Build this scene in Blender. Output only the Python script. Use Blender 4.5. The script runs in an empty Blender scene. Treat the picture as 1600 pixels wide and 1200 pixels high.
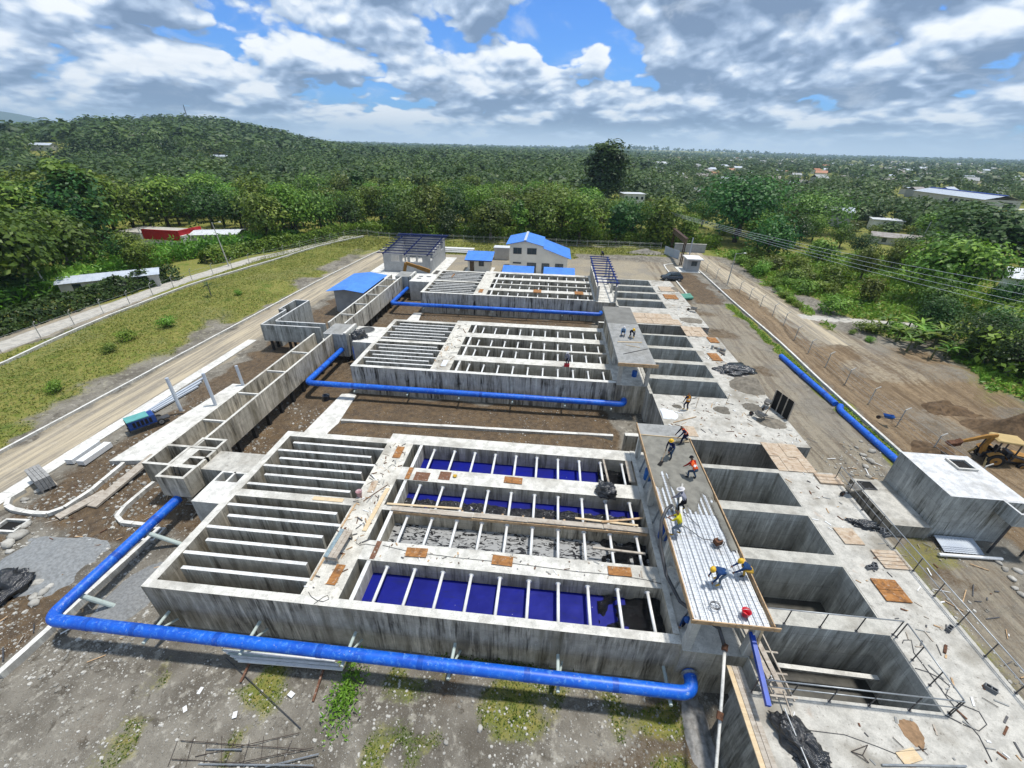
import bpy, bmesh, math, random
import numpy as np
from mathutils import Vector, Matrix, noise as mnoise

random.seed(7)
RNG = np.random.default_rng(7)
SC = bpy.context.scene
COL = SC.collection
R = math.radians

# ------------------------------------------------------------------ camera
CAM_H = 20.0                       # metres above the tank tops (tank tops are z = 0, yard ground about -3.3)
PITCH, ROLL, YAW = 0.5171, 0.02525, 0.08188
cp, sp, cr, sr, cy, sy = math.cos(PITCH), math.sin(PITCH), math.cos(ROLL), math.sin(ROLL), math.cos(YAW), math.sin(YAW)
def _yaw(v): return Vector((v[0]*cy - v[1]*sy, v[0]*sy + v[1]*cy, v[2]))
C_R = _yaw((cr, sr*sp, sr*cp)); C_U = _yaw((-sr, cr*sp, cr*cp)); C_F = _yaw((0, cp, -sp))
cam_data = bpy.data.cameras.new('camera'); cam = bpy.data.objects.new('camera', cam_data); COL.objects.link(cam)
M = Matrix(((C_R.x, C_U.x, -C_F.x, 0), (C_R.y, C_U.y, -C_F.y, 0), (C_R.z, C_U.z, -C_F.z, CAM_H), (0, 0, 0, 1)))
cam.matrix_world = M
cam_data.sensor_width = 36.0; cam_data.lens = 652/1600*36.0
cam_data.clip_start = 0.2; cam_data.clip_end = 40000
SC.camera = cam
SC.render.resolution_x = 1024; SC.render.resolution_y = 768

def at(px, py, z=-3.3):
    """survey helper: where the sight line of photo pixel (1600 wide) meets level z"""
    d = C_F + C_R*((px-800)/652) - C_U*((py-600)/652)
    t = (z-CAM_H)/d.z
    return Vector((d.x*t, d.y*t, z))

# ------------------------------------------------------------------ view, world, sun
vs = SC.view_settings
vs.view_transform = 'Standard'; vs.look = 'None'; vs.exposure = 0.22; vs.gamma = 1.0
SC.cycles.max_bounces = 6; SC.cycles.diffuse_bounces = 3; SC.cycles.glossy_bounces = 2
SC.cycles.transmission_bounces = 3; SC.cycles.transparent_max_bounces = 4; SC.cycles.volume_bounces = 0
SC.cycles.use_denoising = True
SC.cycles.caustics_reflective = False; SC.cycles.caustics_refractive = False

TO_SUN = Vector((0.20, 0.13, 0.97)).normalized()
sun_d = bpy.data.lights.new('sun', 'SUN'); sun = bpy.data.objects.new('sun', sun_d); COL.objects.link(sun)
sun_d.energy = 3.6; sun_d.angle = R(4.0); sun_d.color = (1.0, 0.965, 0.91)
sun.rotation_euler = TO_SUN.to_track_quat('Z', 'Y').to_euler(); sun.location = (0, 0, 60)

class NT:
    """tiny node-tree writer"""
    def __init__(s, tree): s.t = tree; s.n = tree.nodes; s.l = tree.links
    def new(s, typ, **kw):
        n = s.n.new(typ)
        for k, v in kw.items(): setattr(n, k, v)
        return n
    def put(s, sock, v):
        if v is None: return
        if isinstance(v, bpy.types.NodeSocket): s.l.new(v, sock)
        elif isinstance(v, (tuple, list)) and len(v) == 3 and sock.type == 'RGBA': sock.default_value = (*v, 1)
        else: sock.default_value = v
    def math(s, op, a, b=None, c=None, clamp=False):
        n = s.new('ShaderNodeMath', operation=op, use_clamp=clamp)
        for i, v in enumerate((a, b, c)): s.put(n.inputs[i], v)
        return n.outputs[0]
    def vmath(s, op, a, b=None):
        n = s.new('ShaderNodeVectorMath', operation=op); s.put(n.inputs[0], a); s.put(n.inputs[1], b)
        return n.outputs['Value'] if op in ('LENGTH', 'DOT_PRODUCT', 'DISTANCE') else n.outputs[0]
    def sep(s, v): n = s.new('ShaderNodeSeparateXYZ'); s.put(n.inputs[0], v); return n.outputs
    def comb(s, x, y, z):
        n = s.new('ShaderNodeCombineXYZ')
        for i, v in enumerate((x, y, z)): s.put(n.inputs[i], v)
        return n.outputs[0]
    def noise(s, vec, scale, detail=3, rough=0.5, dist=0.0, color=False):
        n = s.new('ShaderNodeTexNoise'); s.put(n.inputs['Vector'], vec)
        n.inputs['Scale'].default_value = scale; n.inputs['Detail'].default_value = detail
        n.inputs['Roughness'].default_value = rough; n.inputs['Distortion'].default_value = dist
        return n.outputs[1 if color else 0]
    def voro(s, vec, scale, feature='F1', rnd=1.0, out='Distance'):
        n = s.new('ShaderNodeTexVoronoi', feature=feature); s.put(n.inputs['Vector'], vec)
        n.inputs['Scale'].default_value = scale; n.inputs['Randomness'].default_value = rnd
        return n.outputs[out]
    def smooth(s, v, a, b, lo=0.0, hi=1.0):
        n = s.new('ShaderNodeMapRange', interpolation_type='SMOOTHSTEP'); s.put(n.inputs[0], v)
        for i, x in enumerate((a, b, lo, hi)): n.inputs[i+1].default_value = x
        return n.outputs[0]
    def mix(s, f, a, b, blend='MIX'):
        n = s.new('ShaderNodeMix', data_type='RGBA', blend_type=blend); s.put(n.inputs[0], f); s.put(n.inputs[6], a); s.put(n.inputs[7], b)
        return n.outputs[2]
    def ramp(s, f, stops):
        n = s.new('ShaderNodeValToRGB'); s.put(n.inputs[0], f); e = n.color_ramp.elements
        while len(e) < len(stops): e.new(0.5)
        for el, (p, c) in zip(e, stops): el.position = p; el.color = (*c, 1) if len(c) == 3 else c
        return n.outputs[0]
    def scale(s, v, k): return s.vmath('MULTIPLY', v, k)
    def bump(s, h, strength=0.3, dist=0.05):
        n = s.new('ShaderNodeBump'); s.put(n.inputs['Height'], h); n.inputs['Strength'].default_value = strength; n.inputs['Distance'].default_value = dist
        return n.outputs[0]
    def attr(s, name, out='Fac'): n = s.new('ShaderNodeAttribute', attribute_name=name); return n.outputs[out]

def sky_world():
    w = bpy.data.worlds.new('World'); SC.world = w; w.use_nodes = True
    t = NT(w.node_tree); t.n.clear()
    out = t.new('ShaderNodeOutputWorld'); bg = t.new('ShaderNodeBackground'); bg.inputs['Strength'].default_value = 0.1
    t.l.new(bg.outputs[0], out.inputs[0])
    sky = t.new('ShaderNodeTexSky', sky_type='NISHITA'); sky.sun_disc = False
    sky.sun_elevation = math.asin(TO_SUN.z); sky.sun_rotation = math.atan2(TO_SUN.x, TO_SUN.y)
    sky.air_density = 1.0; sky.dust_density = 0.6; sky.ozone_density = 2.0
    d = t.new('ShaderNodeTexCoord').outputs['Generated']
    x, y, z = t.sep(d); z = t.math('MAXIMUM', z, 0.0)
    hl = t.math('MAXIMUM', t.math('SQRT', t.math('ADD', t.math('MULTIPLY', x, x), t.math('MULTIPLY', y, y))), 0.05)
    hx, hy = t.math('DIVIDE', x, hl), t.math('DIVIDE', y, hl)
    def plane(dz, sc, off):
        k = t.math('MULTIPLY', t.math('POWER', t.math('ADD', z, 0.11 + dz), -0.5), sc)
        return t.comb(t.math('ADD', t.math('MULTIPLY', hx, k), off[0]), t.math('ADD', t.math('MULTIPLY', hy, k), off[1]), t.math('ADD', t.math('MULTIPLY', z, 1.0), off[2]))
    OFF = (3.1, 1.7, 4.2)
    def dens(dz):
        p = plane(dz, 1.0, OFF)
        big = t.noise(p, 1.75, 2, 0.5, 0.0)
        puff = t.noise(p, 4.4, 9, 0.57, 0.1)
        def lobe(sc): return t.math('ABSOLUTE', t.math('SUBTRACT', t.math('MULTIPLY', t.noise(p, sc, 0.0, 0.5, 0.0), 2.0), 1.0))
        bil = t.math('ADD', t.math('ADD', t.math('MULTIPLY', lobe(3.4), 0.66), t.math('MULTIPLY', lobe(7.6), 0.33)), t.math('MULTIPLY', lobe(17.0), 0.20))
        return t.math('ADD', t.math('ADD', t.math('MULTIPLY', big, 0.62), t.math('MULTIPLY', puff, 0.40)), t.math('MULTIPLY', bil, 0.42))
    d0 = dens(0.0); d1 = dens(0.014); d2 = dens(0.038)
    # clear patches between the clouds
    gap = 0.0
    for az, el, rad, amt in ((3.6, 9.2, 0.07, 0.22), (-2.0, 12.2, 0.075, 0.24), (-13.5, 10.8, 0.05, 0.13), (9.0, 7.4, 0.05, 0.15)):
        v = Vector((math.sin(R(az))*math.cos(R(el)), math.cos(R(az))*math.cos(R(el)), math.sin(R(el))))
        g = t.smooth(t.vmath('DISTANCE', d, tuple(v)), rad*1.6, rad*0.25, 0.0, amt)
        gap = g if gap == 0.0 else t.math('ADD', gap, g)
    dd = t.math('SUBTRACT', d0, gap)
    mask = t.smooth(dd, 0.46, 0.51)
    up = t.math('ADD', t.math('MULTIPLY', t.math('SUBTRACT', d0, d1), 3.6), t.math('MULTIPLY', t.math('SUBTRACT', d0, d2), 2.6))
    lit = t.math('SUBTRACT', t.math('ADD', up, 0.42), t.math('MULTIPLY', t.math('SUBTRACT', dd, 0.60), 1.3))
    cl = t.ramp(lit, [(0.0, (1.75, 2.55, 4.0)), (0.30, (2.9, 3.9, 5.6)), (0.55, (4.8, 5.9, 7.6)), (0.80, (7.9, 8.5, 9.3)), (1.0, (9.3, 9.6, 9.9))])
    blue = t.mix(1.0, sky.outputs[0], (0.36, 0.78, 1.45), 'MULTIPLY')
    col = t.mix(mask, blue, cl)
    # thin veil and pale band near the horizon
    veil = t.smooth(t.noise(plane(0.0, 1.0, (9, 2, 1)), 5.0, 6, 0.6, 0.6), 0.52, 0.75, 0.0, 0.45)
    col = t.mix(veil, col, (6.6, 7.3, 8.2))
    hz = t.smooth(z, 0.05, 0.0, 0.0, 0.95)
    col = t.mix(hz, col, (8.0, 9.4, 11.0))
    t.l.new(col, bg.inputs[0])
sky_world()

# ------------------------------------------------------------------ tags and mesh writing
def tag(o, label=None, cat=None, group=None, kind=None):
    for k, v in (('label', label), ('category', cat), ('group', group), ('kind', kind)):
        if v: o[k] = v
    return o
def empty(name, loc=(0, 0, 0), rz=0.0):
    o = bpy.data.objects.new(name, None); o.empty_display_size = 0.2; o.location = loc; o.rotation_euler = (0, 0, rz); COL.objects.link(o); return o
def thing(name, label, cat, loc=(0, 0, 0), rz=0.0, group=None):
    return tag(empty(name, loc, rz), label, cat, group, 'thing')
def copy_tree(o, parent=None):
    c = o.copy(); COL.objects.link(c)
    if parent is not None: c.parent = parent
    for ch in list(o.children): copy_tree(ch, c)
    return c

class G:
    """collects polygons of one part, then links them as one mesh object"""
    def __init__(s): s.v = []; s.f = []; s.m = []; s.mi = 0
    def add(s, vs, fs):
        o = len(s.v); s.v.extend(tuple(p) for p in vs); s.f.extend(tuple(i+o for i in f) for f in fs); s.m.extend([s.mi]*len(fs)); return s
    def box(s, x0, x1, y0, y1, z0, z1):
        return s.add([(x0,y0,z0),(x1,y0,z0),(x1,y1,z0),(x0,y1,z0),(x0,y0,z1),(x1,y0,z1),(x1,y1,z1),(x0,y1,z1)],
                     [(0,3,2,1),(4,5,6,7),(0,1,5,4),(1,2,6,5),(2,3,7,6),(3,0,4,7)])
    def bar(s, a, b, w, h, up=(0, 0, 1)):
        """box of section w x h from point a to b"""
        a = Vector(a); b = Vector(b); d = (b-a).normalized(); u = Vector(up)
        if abs(d.dot(u)) > 0.98: u = Vector((0, 1, 0))
        sx = d.cross(u).normalized(); su = sx.cross(d)
        q = []
        for p in (a, b):
            for i, j in ((-1,-1),(1,-1),(1,1),(-1,1)): q.append(p + sx*(i*w/2) + su*(j*h/2))
        return s.add(q, [(0,1,2,3),(7,6,5,4),(0,4,5,1),(1,5,6,2),(2,6,7,3),(3,7,4,0)])
    def tube(s, pts, r, n=10, caps=True):
        pts = [Vector(p) for p in pts]; rr = r if isinstance(r, (list, tuple)) else [r]*len(pts)
        o = len(s.v); prev = None
        for i, p in enumerate(pts):
            d = ((pts[min(i+1, len(pts)-1)]-p).normalized() + (p-pts[max(i-1, 0)]).normalized()).normalized()
            if prev is None:
                u = Vector((0, 0, 1)) if abs(d.z) < 0.9 else Vector((1, 0, 0)); a = d.cross(u).normalized()
            else: a = (prev - d*prev.dot(d)).normalized()
            prev = a; b = d.cross(a)
            for k in range(n):
                t = 2*math.pi*k/n; s.v.append(tuple(p + (a*math.cos(t)+b*math.sin(t))*rr[i]))
        for i in range(len(pts)-1):
            for k in range(n):
                s.f.append((o+i*n+k, o+i*n+(k+1)%n, o+(i+1)*n+(k+1)%n, o+(i+1)*n+k)); s.m.append(s.mi)
        if caps:
            s.f.append(tuple(o+k for k in range(n))[::-1]); s.f.append(tuple(o+(len(pts)-1)*n+k for k in range(n))); s.m += [s.mi]*2
        return s
    def cyl(s, c, r, h, n=16, r2=None):
        c = Vector(c); return s.tube([c, c+Vector((0, 0, h))], [r, r if r2 is None else r2], n)
    def prism(s, poly, z0, z1):
        n = len(poly); vs = [(x, y, z0) for x, y in poly] + [(x, y, z1) for x, y in poly]
        return s.add(vs, [tuple(range(n))[::-1], tuple(range(n, 2*n))] + [(i, (i+1) % n, n+(i+1) % n, n+i) for i in range(n)])
    def prismx(s, poly, x0, x1):
        """poly in (y, z), extruded along x"""
        n = len(poly); vs = [(x0, y, z) for y, z in poly] + [(x1, y, z) for y, z in poly]
        return s.add(vs, [tuple(range(n))[::-1], tuple(range(n, 2*n))] + [(i, (i+1) % n, n+(i+1) % n, n+i) for i in range(n)])
    def prismy(s, poly, y0, y1):
        """poly in (x, z), extruded along y"""
        n = len(poly); vs = [(x, y0, z) for x, z in poly] + [(x, y1, z) for x, z in poly]
        return s.add(vs, [tuple(range(n)), tuple(range(n, 2*n))[::-1]] + [((i+1) % n, i, n+i, n+(i+1) % n) for i in range(n)])
    def ball(s, c, rx, ry=None, rz=None, n=10, m=6, z_from=-1.0):
        ry = ry or rx; rz = rz or rx; o = len(s.v); rows = []
        for j in range(m+1):
            t = -math.pi/2 + math.pi*j/m
            if math.sin(t) < z_from - 1e-6: continue
            rows.append([(c[0]+rx*math.cos(t)*math.cos(2*math.pi*k/n), c[1]+ry*math.cos(t)*math.sin(2*math.pi*k/n), c[2]+rz*math.sin(t)) for k in range(n)])
        vs = [p for r in rows for p in r]; fs = []
        for j in range(len(rows)-1):
            for k in range(n): fs.append((j*n+k, j*n+(k+1) % n, (j+1)*n+(k+1) % n, (j+1)*n+k))
        return s.add(vs, fs)
    def grid(s, P):
        """P: rows of points"""
        o = len(s.v); nc = len(P[0])
        for r in P: s.v.extend(tuple(p) for p in r)
        for j in range(len(P)-1):
            for i in range(nc-1): s.f.append((o+j*nc+i, o+j*nc+i+1, o+(j+1)*nc+i+1, o+(j+1)*nc+i)); s.m.append(s.mi)
        return s
    def mesh(s, name, mats, smooth=False):
        me = bpy.data.meshes.new(name); me.from_pydata(s.v, [], s.f)
        for m in (mats if isinstance(mats, (list, tuple)) else [mats]): me.materials.append(m)
        if max(s.m, default=0): me.polygons.foreach_set('material_index', s.m)
        if smooth: me.polygons.foreach_set('use_smooth', [True]*len(me.polygons))
        me.update(); return me
    def obj(s, name, mats, parent=None, smooth=False, loc=None, rz=None):
        o = bpy.data.objects.new(name, s.mesh(name, mats, smooth)); COL.objects.link(o)
        if smooth == 'auto':
            try: o.data.set_sharp_from_angle(angle=R(35))
            except Exception: pass
        if parent is not None: o.parent = parent
        if loc is not None: o.location = loc
        if rz is not None: o.rotation_euler = (0, 0, rz)
        return o
def part(name, mesh, parent, loc=(0, 0, 0), rot=None, scale=None):
    """another object that shares a mesh"""
    o = bpy.data.objects.new(name, mesh); COL.objects.link(o); o.parent = parent; o.location = loc
    if rot: o.rotation_euler = rot
    if scale: o.scale = scale
    return o
def bx(name, mat, parent, *c): return G().box(*c).obj(name, mat, parent)

# ------------------------------------------------------------------ materials
def material(name, fn):
    m = bpy.data.materials.new(name); m.use_nodes = True; t = NT(m.node_tree); t.n.clear()
    out = t.new('ShaderNodeOutputMaterial'); b = t.new('ShaderNodeBsdfPrincipled'); t.l.new(b.outputs[0], out.inputs[0])
    g = t.new('ShaderNodeNewGeometry'); t.pos = g.outputs['Position']; t.nor = g.outputs['Normal']; t.b = b; t.out = out
    t.obj = t.new('ShaderNodeTexCoord').outputs['Object']
    fn(t, b.inputs); return m
def setp(t, I, **kw):
    names = dict(color='Base Color', rough='Roughness', metal='Metallic', spec='Specular IOR Level', normal='Normal', alpha='Alpha')
    for k, v in kw.items(): t.put(I[names[k]], v)

def concrete(name, top, side, stain, streak=0.5, green=0.25, lines=0.35, topdirt=0.5, rust=0.15):
    def fn(t, I):
        x, y, z = t.sep(t.pos)
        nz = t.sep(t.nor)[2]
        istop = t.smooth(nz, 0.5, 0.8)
        big = t.noise(t.pos, 0.35, 3, 0.6)
        mid = t.noise(t.pos, 1.7, 5, 0.65)
        fine = t.noise(t.pos, 14, 3, 0.7)
        hv = t.math('ADD', x, t.math('MULTIPLY', y, 0.83))                      # runs along a wall whichever way it faces
        def drip(k, kz, det, off): return t.noise(t.comb(t.math('ADD', t.math('MULTIPLY', hv, k), off), t.math('MULTIPLY', t.math('SUBTRACT', x, y), 0.05*k), t.math('MULTIPLY', z, kz)), 1.0, det, 0.68)
        st1 = drip(1.9, 0.16, 5, 0.0); st2 = drip(5.5, 0.34, 4, 7.0); st3 = drip(3.1, 0.22, 3, 13.0)
        reach = t.smooth(t.noise(t.pos, 0.30, 3, 0.6), 0.36, 0.60, 0.30, 1.0)
        s1 = t.smooth(st1, 0.49, 0.61); s2 = t.smooth(st2, 0.51, 0.63); bl = t.smooth(t.noise(t.pos, 1.3, 6, 0.74, 0.0), 0.55, 0.72)
        dark = t.math('ADD', t.math('MULTIPLY', s1, 0.75), t.math('MULTIPLY', s2, 0.65)); dark = t.math('ADD', dark, t.math('MULTIPLY', bl, 0.35))
        dark = t.math('MULTIPLY', t.math('MULTIPLY', dark, reach, clamp=True), streak)
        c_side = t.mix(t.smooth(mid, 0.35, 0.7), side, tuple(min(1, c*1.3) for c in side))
        light = t.smooth(st3, 0.55, 0.66, 0.0, 0.75)
        c_side = t.mix(light, c_side, tuple(min(0.8, c*1.8) for c in side))
        c_side = t.mix(dark, c_side, stain)
        c_side = t.mix(t.math('MULTIPLY', t.smooth(drip(0.9, 0.12, 3, 21.0), 0.50, 0.66), green), c_side, (0.115, 0.092, 0.042))
        # lift joints and panel joints of the formwork, tie holes
        ln = t.math('ABSOLUTE', t.math('SUBTRACT', t.math('FRACT', t.math('ADD', t.math('DIVIDE', z, 1.22), t.math('MULTIPLY', mid, 0.02))), 0.5))
        c_side = t.mix(t.smooth(ln, 0.014, 0.0, 0.0, lines), c_side, stain)
        lv = t.math('ABSOLUTE', t.math('SUBTRACT', t.math('FRACT', t.math('DIVIDE', hv, 2.44)), 0.5))
        c_side = t.mix(t.smooth(lv, 0.007, 0.0, 0.0, lines*.8), c_side, stain)
        # upward faces: paler base than the sides, grey patches, splashes
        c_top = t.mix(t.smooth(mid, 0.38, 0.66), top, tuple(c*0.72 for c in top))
        c_top = t.mix(t.math('MULTIPLY', t.smooth(big, 0.48, 0.70), topdirt), c_top, (0.24, 0.215, 0.17))
        c_top = t.mix(t.smooth(t.noise(t.pos, 5.5, 5, 0.7, 0.4), 0.56, 0.70, 0.0, 0.8*topdirt), c_top, (0.13, 0.112, 0.088))
        c_top = t.mix(t.smooth(t.noise(t.pos, 0.8, 4, 0.6, 0.5), 0.64, 0.76, 0.0, rust), c_top, (0.42, 0.20, 0.07))
        c_top = t.mix(t.smooth(t.noise(t.pos, 0.22, 4, 0.7, 0.6), 0.52, 0.7, 0.0, 0.35*topdirt), c_top, (0.30, 0.285, 0.25))
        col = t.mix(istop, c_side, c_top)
        col = t.mix(t.smooth(fine, 0.35, 0.7, 0.0, 0.20), col, (0.10, 0.095, 0.085))
        h = t.math('ADD', t.math('MULTIPLY', mid, 0.6), fine)
        setp(t, I, color=col, rough=0.92, spec=0.15, normal=t.bump(h, 0.25, 0.02))
    return material(name, fn)

MAT = {}
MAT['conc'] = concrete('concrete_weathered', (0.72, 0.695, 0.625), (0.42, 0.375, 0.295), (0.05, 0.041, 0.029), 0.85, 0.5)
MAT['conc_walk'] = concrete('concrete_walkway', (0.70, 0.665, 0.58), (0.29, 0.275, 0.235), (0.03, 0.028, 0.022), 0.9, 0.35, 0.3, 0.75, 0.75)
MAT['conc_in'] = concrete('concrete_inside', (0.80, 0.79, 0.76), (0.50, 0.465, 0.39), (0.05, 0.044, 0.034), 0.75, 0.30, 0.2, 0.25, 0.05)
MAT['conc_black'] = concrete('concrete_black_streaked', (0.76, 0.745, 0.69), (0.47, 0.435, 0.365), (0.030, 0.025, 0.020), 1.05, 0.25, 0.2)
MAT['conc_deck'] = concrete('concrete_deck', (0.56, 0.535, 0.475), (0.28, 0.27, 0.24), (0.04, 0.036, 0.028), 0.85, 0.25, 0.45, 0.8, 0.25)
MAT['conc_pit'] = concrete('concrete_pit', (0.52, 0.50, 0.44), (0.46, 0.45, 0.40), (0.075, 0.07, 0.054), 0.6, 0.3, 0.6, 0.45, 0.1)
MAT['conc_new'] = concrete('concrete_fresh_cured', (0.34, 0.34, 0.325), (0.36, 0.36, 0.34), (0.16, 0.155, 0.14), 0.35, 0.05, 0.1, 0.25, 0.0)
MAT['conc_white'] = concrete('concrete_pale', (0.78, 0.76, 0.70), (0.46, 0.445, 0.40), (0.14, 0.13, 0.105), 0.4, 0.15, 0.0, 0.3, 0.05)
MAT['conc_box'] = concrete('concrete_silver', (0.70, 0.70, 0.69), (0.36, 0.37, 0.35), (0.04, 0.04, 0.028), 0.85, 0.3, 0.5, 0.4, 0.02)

def plain(name, col, rough=0.6, metal=0.0, var=0.15, scale=2.0, dirt=0.0, spec=0.4, dirtcol=(0.25, 0.21, 0.16), bump=0.0):
    def fn(t, I):
        n = t.noise(t.pos, scale, 4, 0.6)
        c = t.mix(t.smooth(n, 0.3, 0.75), col, tuple(max(0, c*(1-var*2)) for c in col))
        if dirt: c = t.mix(t.smooth(t.noise(t.pos, scale*2.3, 6, 0.68, 0.4), 0.52, 0.72, 0.0, dirt), c, dirtcol)
        setp(t, I, color=c, rough=rough, metal=metal, spec=spec)
        if bump: setp(t, I, normal=t.bump(n, bump, 0.03))
    return material(name, fn)
def bluepipe():
    def fn(t, I):
        n = t.noise(t.pos, 1.1, 4, 0.6)
        c = t.mix(t.smooth(n, 0.3, 0.7), (0.006, 0.125, 0.62), (0.004, 0.075, 0.46))
        c = t.mix(t.smooth(t.noise(t.pos, 4.5, 7, 0.72, 0.5), 0.50, 0.68, 0.0, 0.65), c, (0.10, 0.30, 0.68))
        c = t.mix(t.smooth(t.noise(t.pos, 5.5, 6, 0.74, 0.6), 0.60, 0.70, 0.0, 0.75), c, (0.50, 0.53, 0.52))
        setp(t, I, color=c, rough=0.42, spec=0.45)
    return material('blue_pipe_paint', fn)
MAT['bluepipe'] = bluepipe()
MAT['bluepipe_band'] = plain('blue_pipe_band', (0.004, 0.075, 0.44), 0.4, 0, 0.15, 3, 0.25, dirtcol=(0.25, 0.33, 0.45))
MAT['pvc'] = plain('pale_green_pvc', (0.50, 0.58, 0.54), 0.45, 0, 0.08, 2, 0.35)
MAT['white'] = plain('white_paint', (0.78, 0.78, 0.76), 0.55, 0, 0.06, 2.5, 0.25)
MAT['steel'] = plain('galvanised_steel', (0.40, 0.42, 0.43), 0.45, 0.6, 0.15, 3, 0.15)
MAT['steel_dark'] = plain('dark_steel', (0.10, 0.10, 0.105), 0.5, 0.5, 0.2, 5, 0.3)
MAT['rebar'] = plain('rebar', (0.11, 0.085, 0.07), 0.7, 0.3, 0.3, 9)
MAT['rust'] = plain('rusty_steel', (0.16, 0.07, 0.035), 0.8, 0.1, 0.35, 7, 0.4, dirtcol=(0.30, 0.13, 0.05))
MAT['black_col'] = plain('black_bitumen_concrete', (0.028, 0.026, 0.024), 0.8, 0, 0.2, 3, 0.4, dirtcol=(0.12, 0.10, 0.08))
MAT['navy'] = plain('navy_steel', (0.006, 0.018, 0.12), 0.4, 0.1, 0.2, 3)
MAT['frame_blue'] = plain('frame_blue_steel', (0.008, 0.035, 0.22), 0.4, 0.1, 0.2, 3)
MAT['beam_blue'] = plain('beam_blue', (0.004, 0.06, 0.42), 0.4, 0.0, 0.15, 3, 0.15)
MAT['rubber'] = plain('tyre_rubber', (0.02, 0.02, 0.02), 0.85, 0, 0.2, 6, 0.4, dirtcol=(0.15, 0.12, 0.09))
MAT['glass'] = plain('dark_glass', (0.03, 0.05, 0.06), 0.08, 0, 0.1, 1, 0, spec=0.7)
MAT['hdpe'] = None
def wood(name, a, b, grain=(0.6, 14, 14), dark=(0.10, 0.055, 0.03), amt=0.5):
    def fn(t, I):
        n = t.noise(t.scale(t.obj, grain), 1.0, 4, 0.6, 0.6)
        c = t.mix(t.smooth(n, 0.3, 0.7), a, b)
        c = t.mix(t.smooth(t.noise(t.pos, 2.6, 5, 0.7, 0.4), 0.46, 0.68, 0.0, amt), c, dark)
        c = t.mix(t.smooth(t.noise(t.pos, 6.5, 4, 0.7), 0.56, 0.70, 0.0, 0.65), c, (0.50, 0.47, 0.41))
        setp(t, I, color=c, rough=0.85, spec=0.15)
    return material(name, fn)
MAT['ply'] = wood('orange_plywood', (0.40, 0.19, 0.065), (0.26, 0.115, 0.04), (1.5, 5, 5), amt=.75)
MAT['ply_brown'] = wood('brown_plywood', (0.20, 0.10, 0.06), (0.14, 0.07, 0.045), (1.5, 5, 5))
MAT['ply_pale'] = wood('pale_cement_plywood', (0.52, 0.44, 0.34), (0.42, 0.31, 0.21), (1.5, 7, 7), (0.24, 0.15, 0.09), 0.7)
MAT['plank'] = wood('timber_plank', (0.55, 0.38, 0.22), (0.44, 0.29, 0.16))
MAT['plank_grey'] = wood('cement_stained_plank', (0.48, 0.43, 0.36), (0.36, 0.31, 0.25), dark=(0.16, 0.11, 0.07))
MAT['plank_pale'] = wood('fresh_pale_plank', (0.66, 0.52, 0.33), (0.58, 0.44, 0.27), amt=0.15)
# ------------------------------------------------------------------ terrain
def vnoise(x, y, s, seed=0):
    x = np.asarray(x, float)/s; y = np.asarray(y, float)/s
    xi = np.floor(x).astype(np.int64); yi = np.floor(y).astype(np.int64); fx = x-xi; fy = y-yi
    fx = fx*fx*(3-2*fx); fy = fy*fy*(3-2*fy)
    def h(a, b):
        n = (a*374761393 + b*668265263 + seed*974634541) & 0x7fffffff
        n = ((n ^ (n >> 13))*1274126177) & 0x7fffffff
        return ((n ^ (n >> 16)) & 0xffff)/65535.0
    return (h(xi, yi)*(1-fx)+h(xi+1, yi)*fx)*(1-fy) + (h(xi, yi+1)*(1-fx)+h(xi+1, yi+1)*fx)*fy
def sst(a, b, v): t = np.clip((np.asarray(v, float)-a)/(b-a), 0, 1); return t*t*(3-2*t)
def band(v, a, b, w): return sst(a-w, a+w, v)*(1-sst(b-w, b+w, v))

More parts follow.
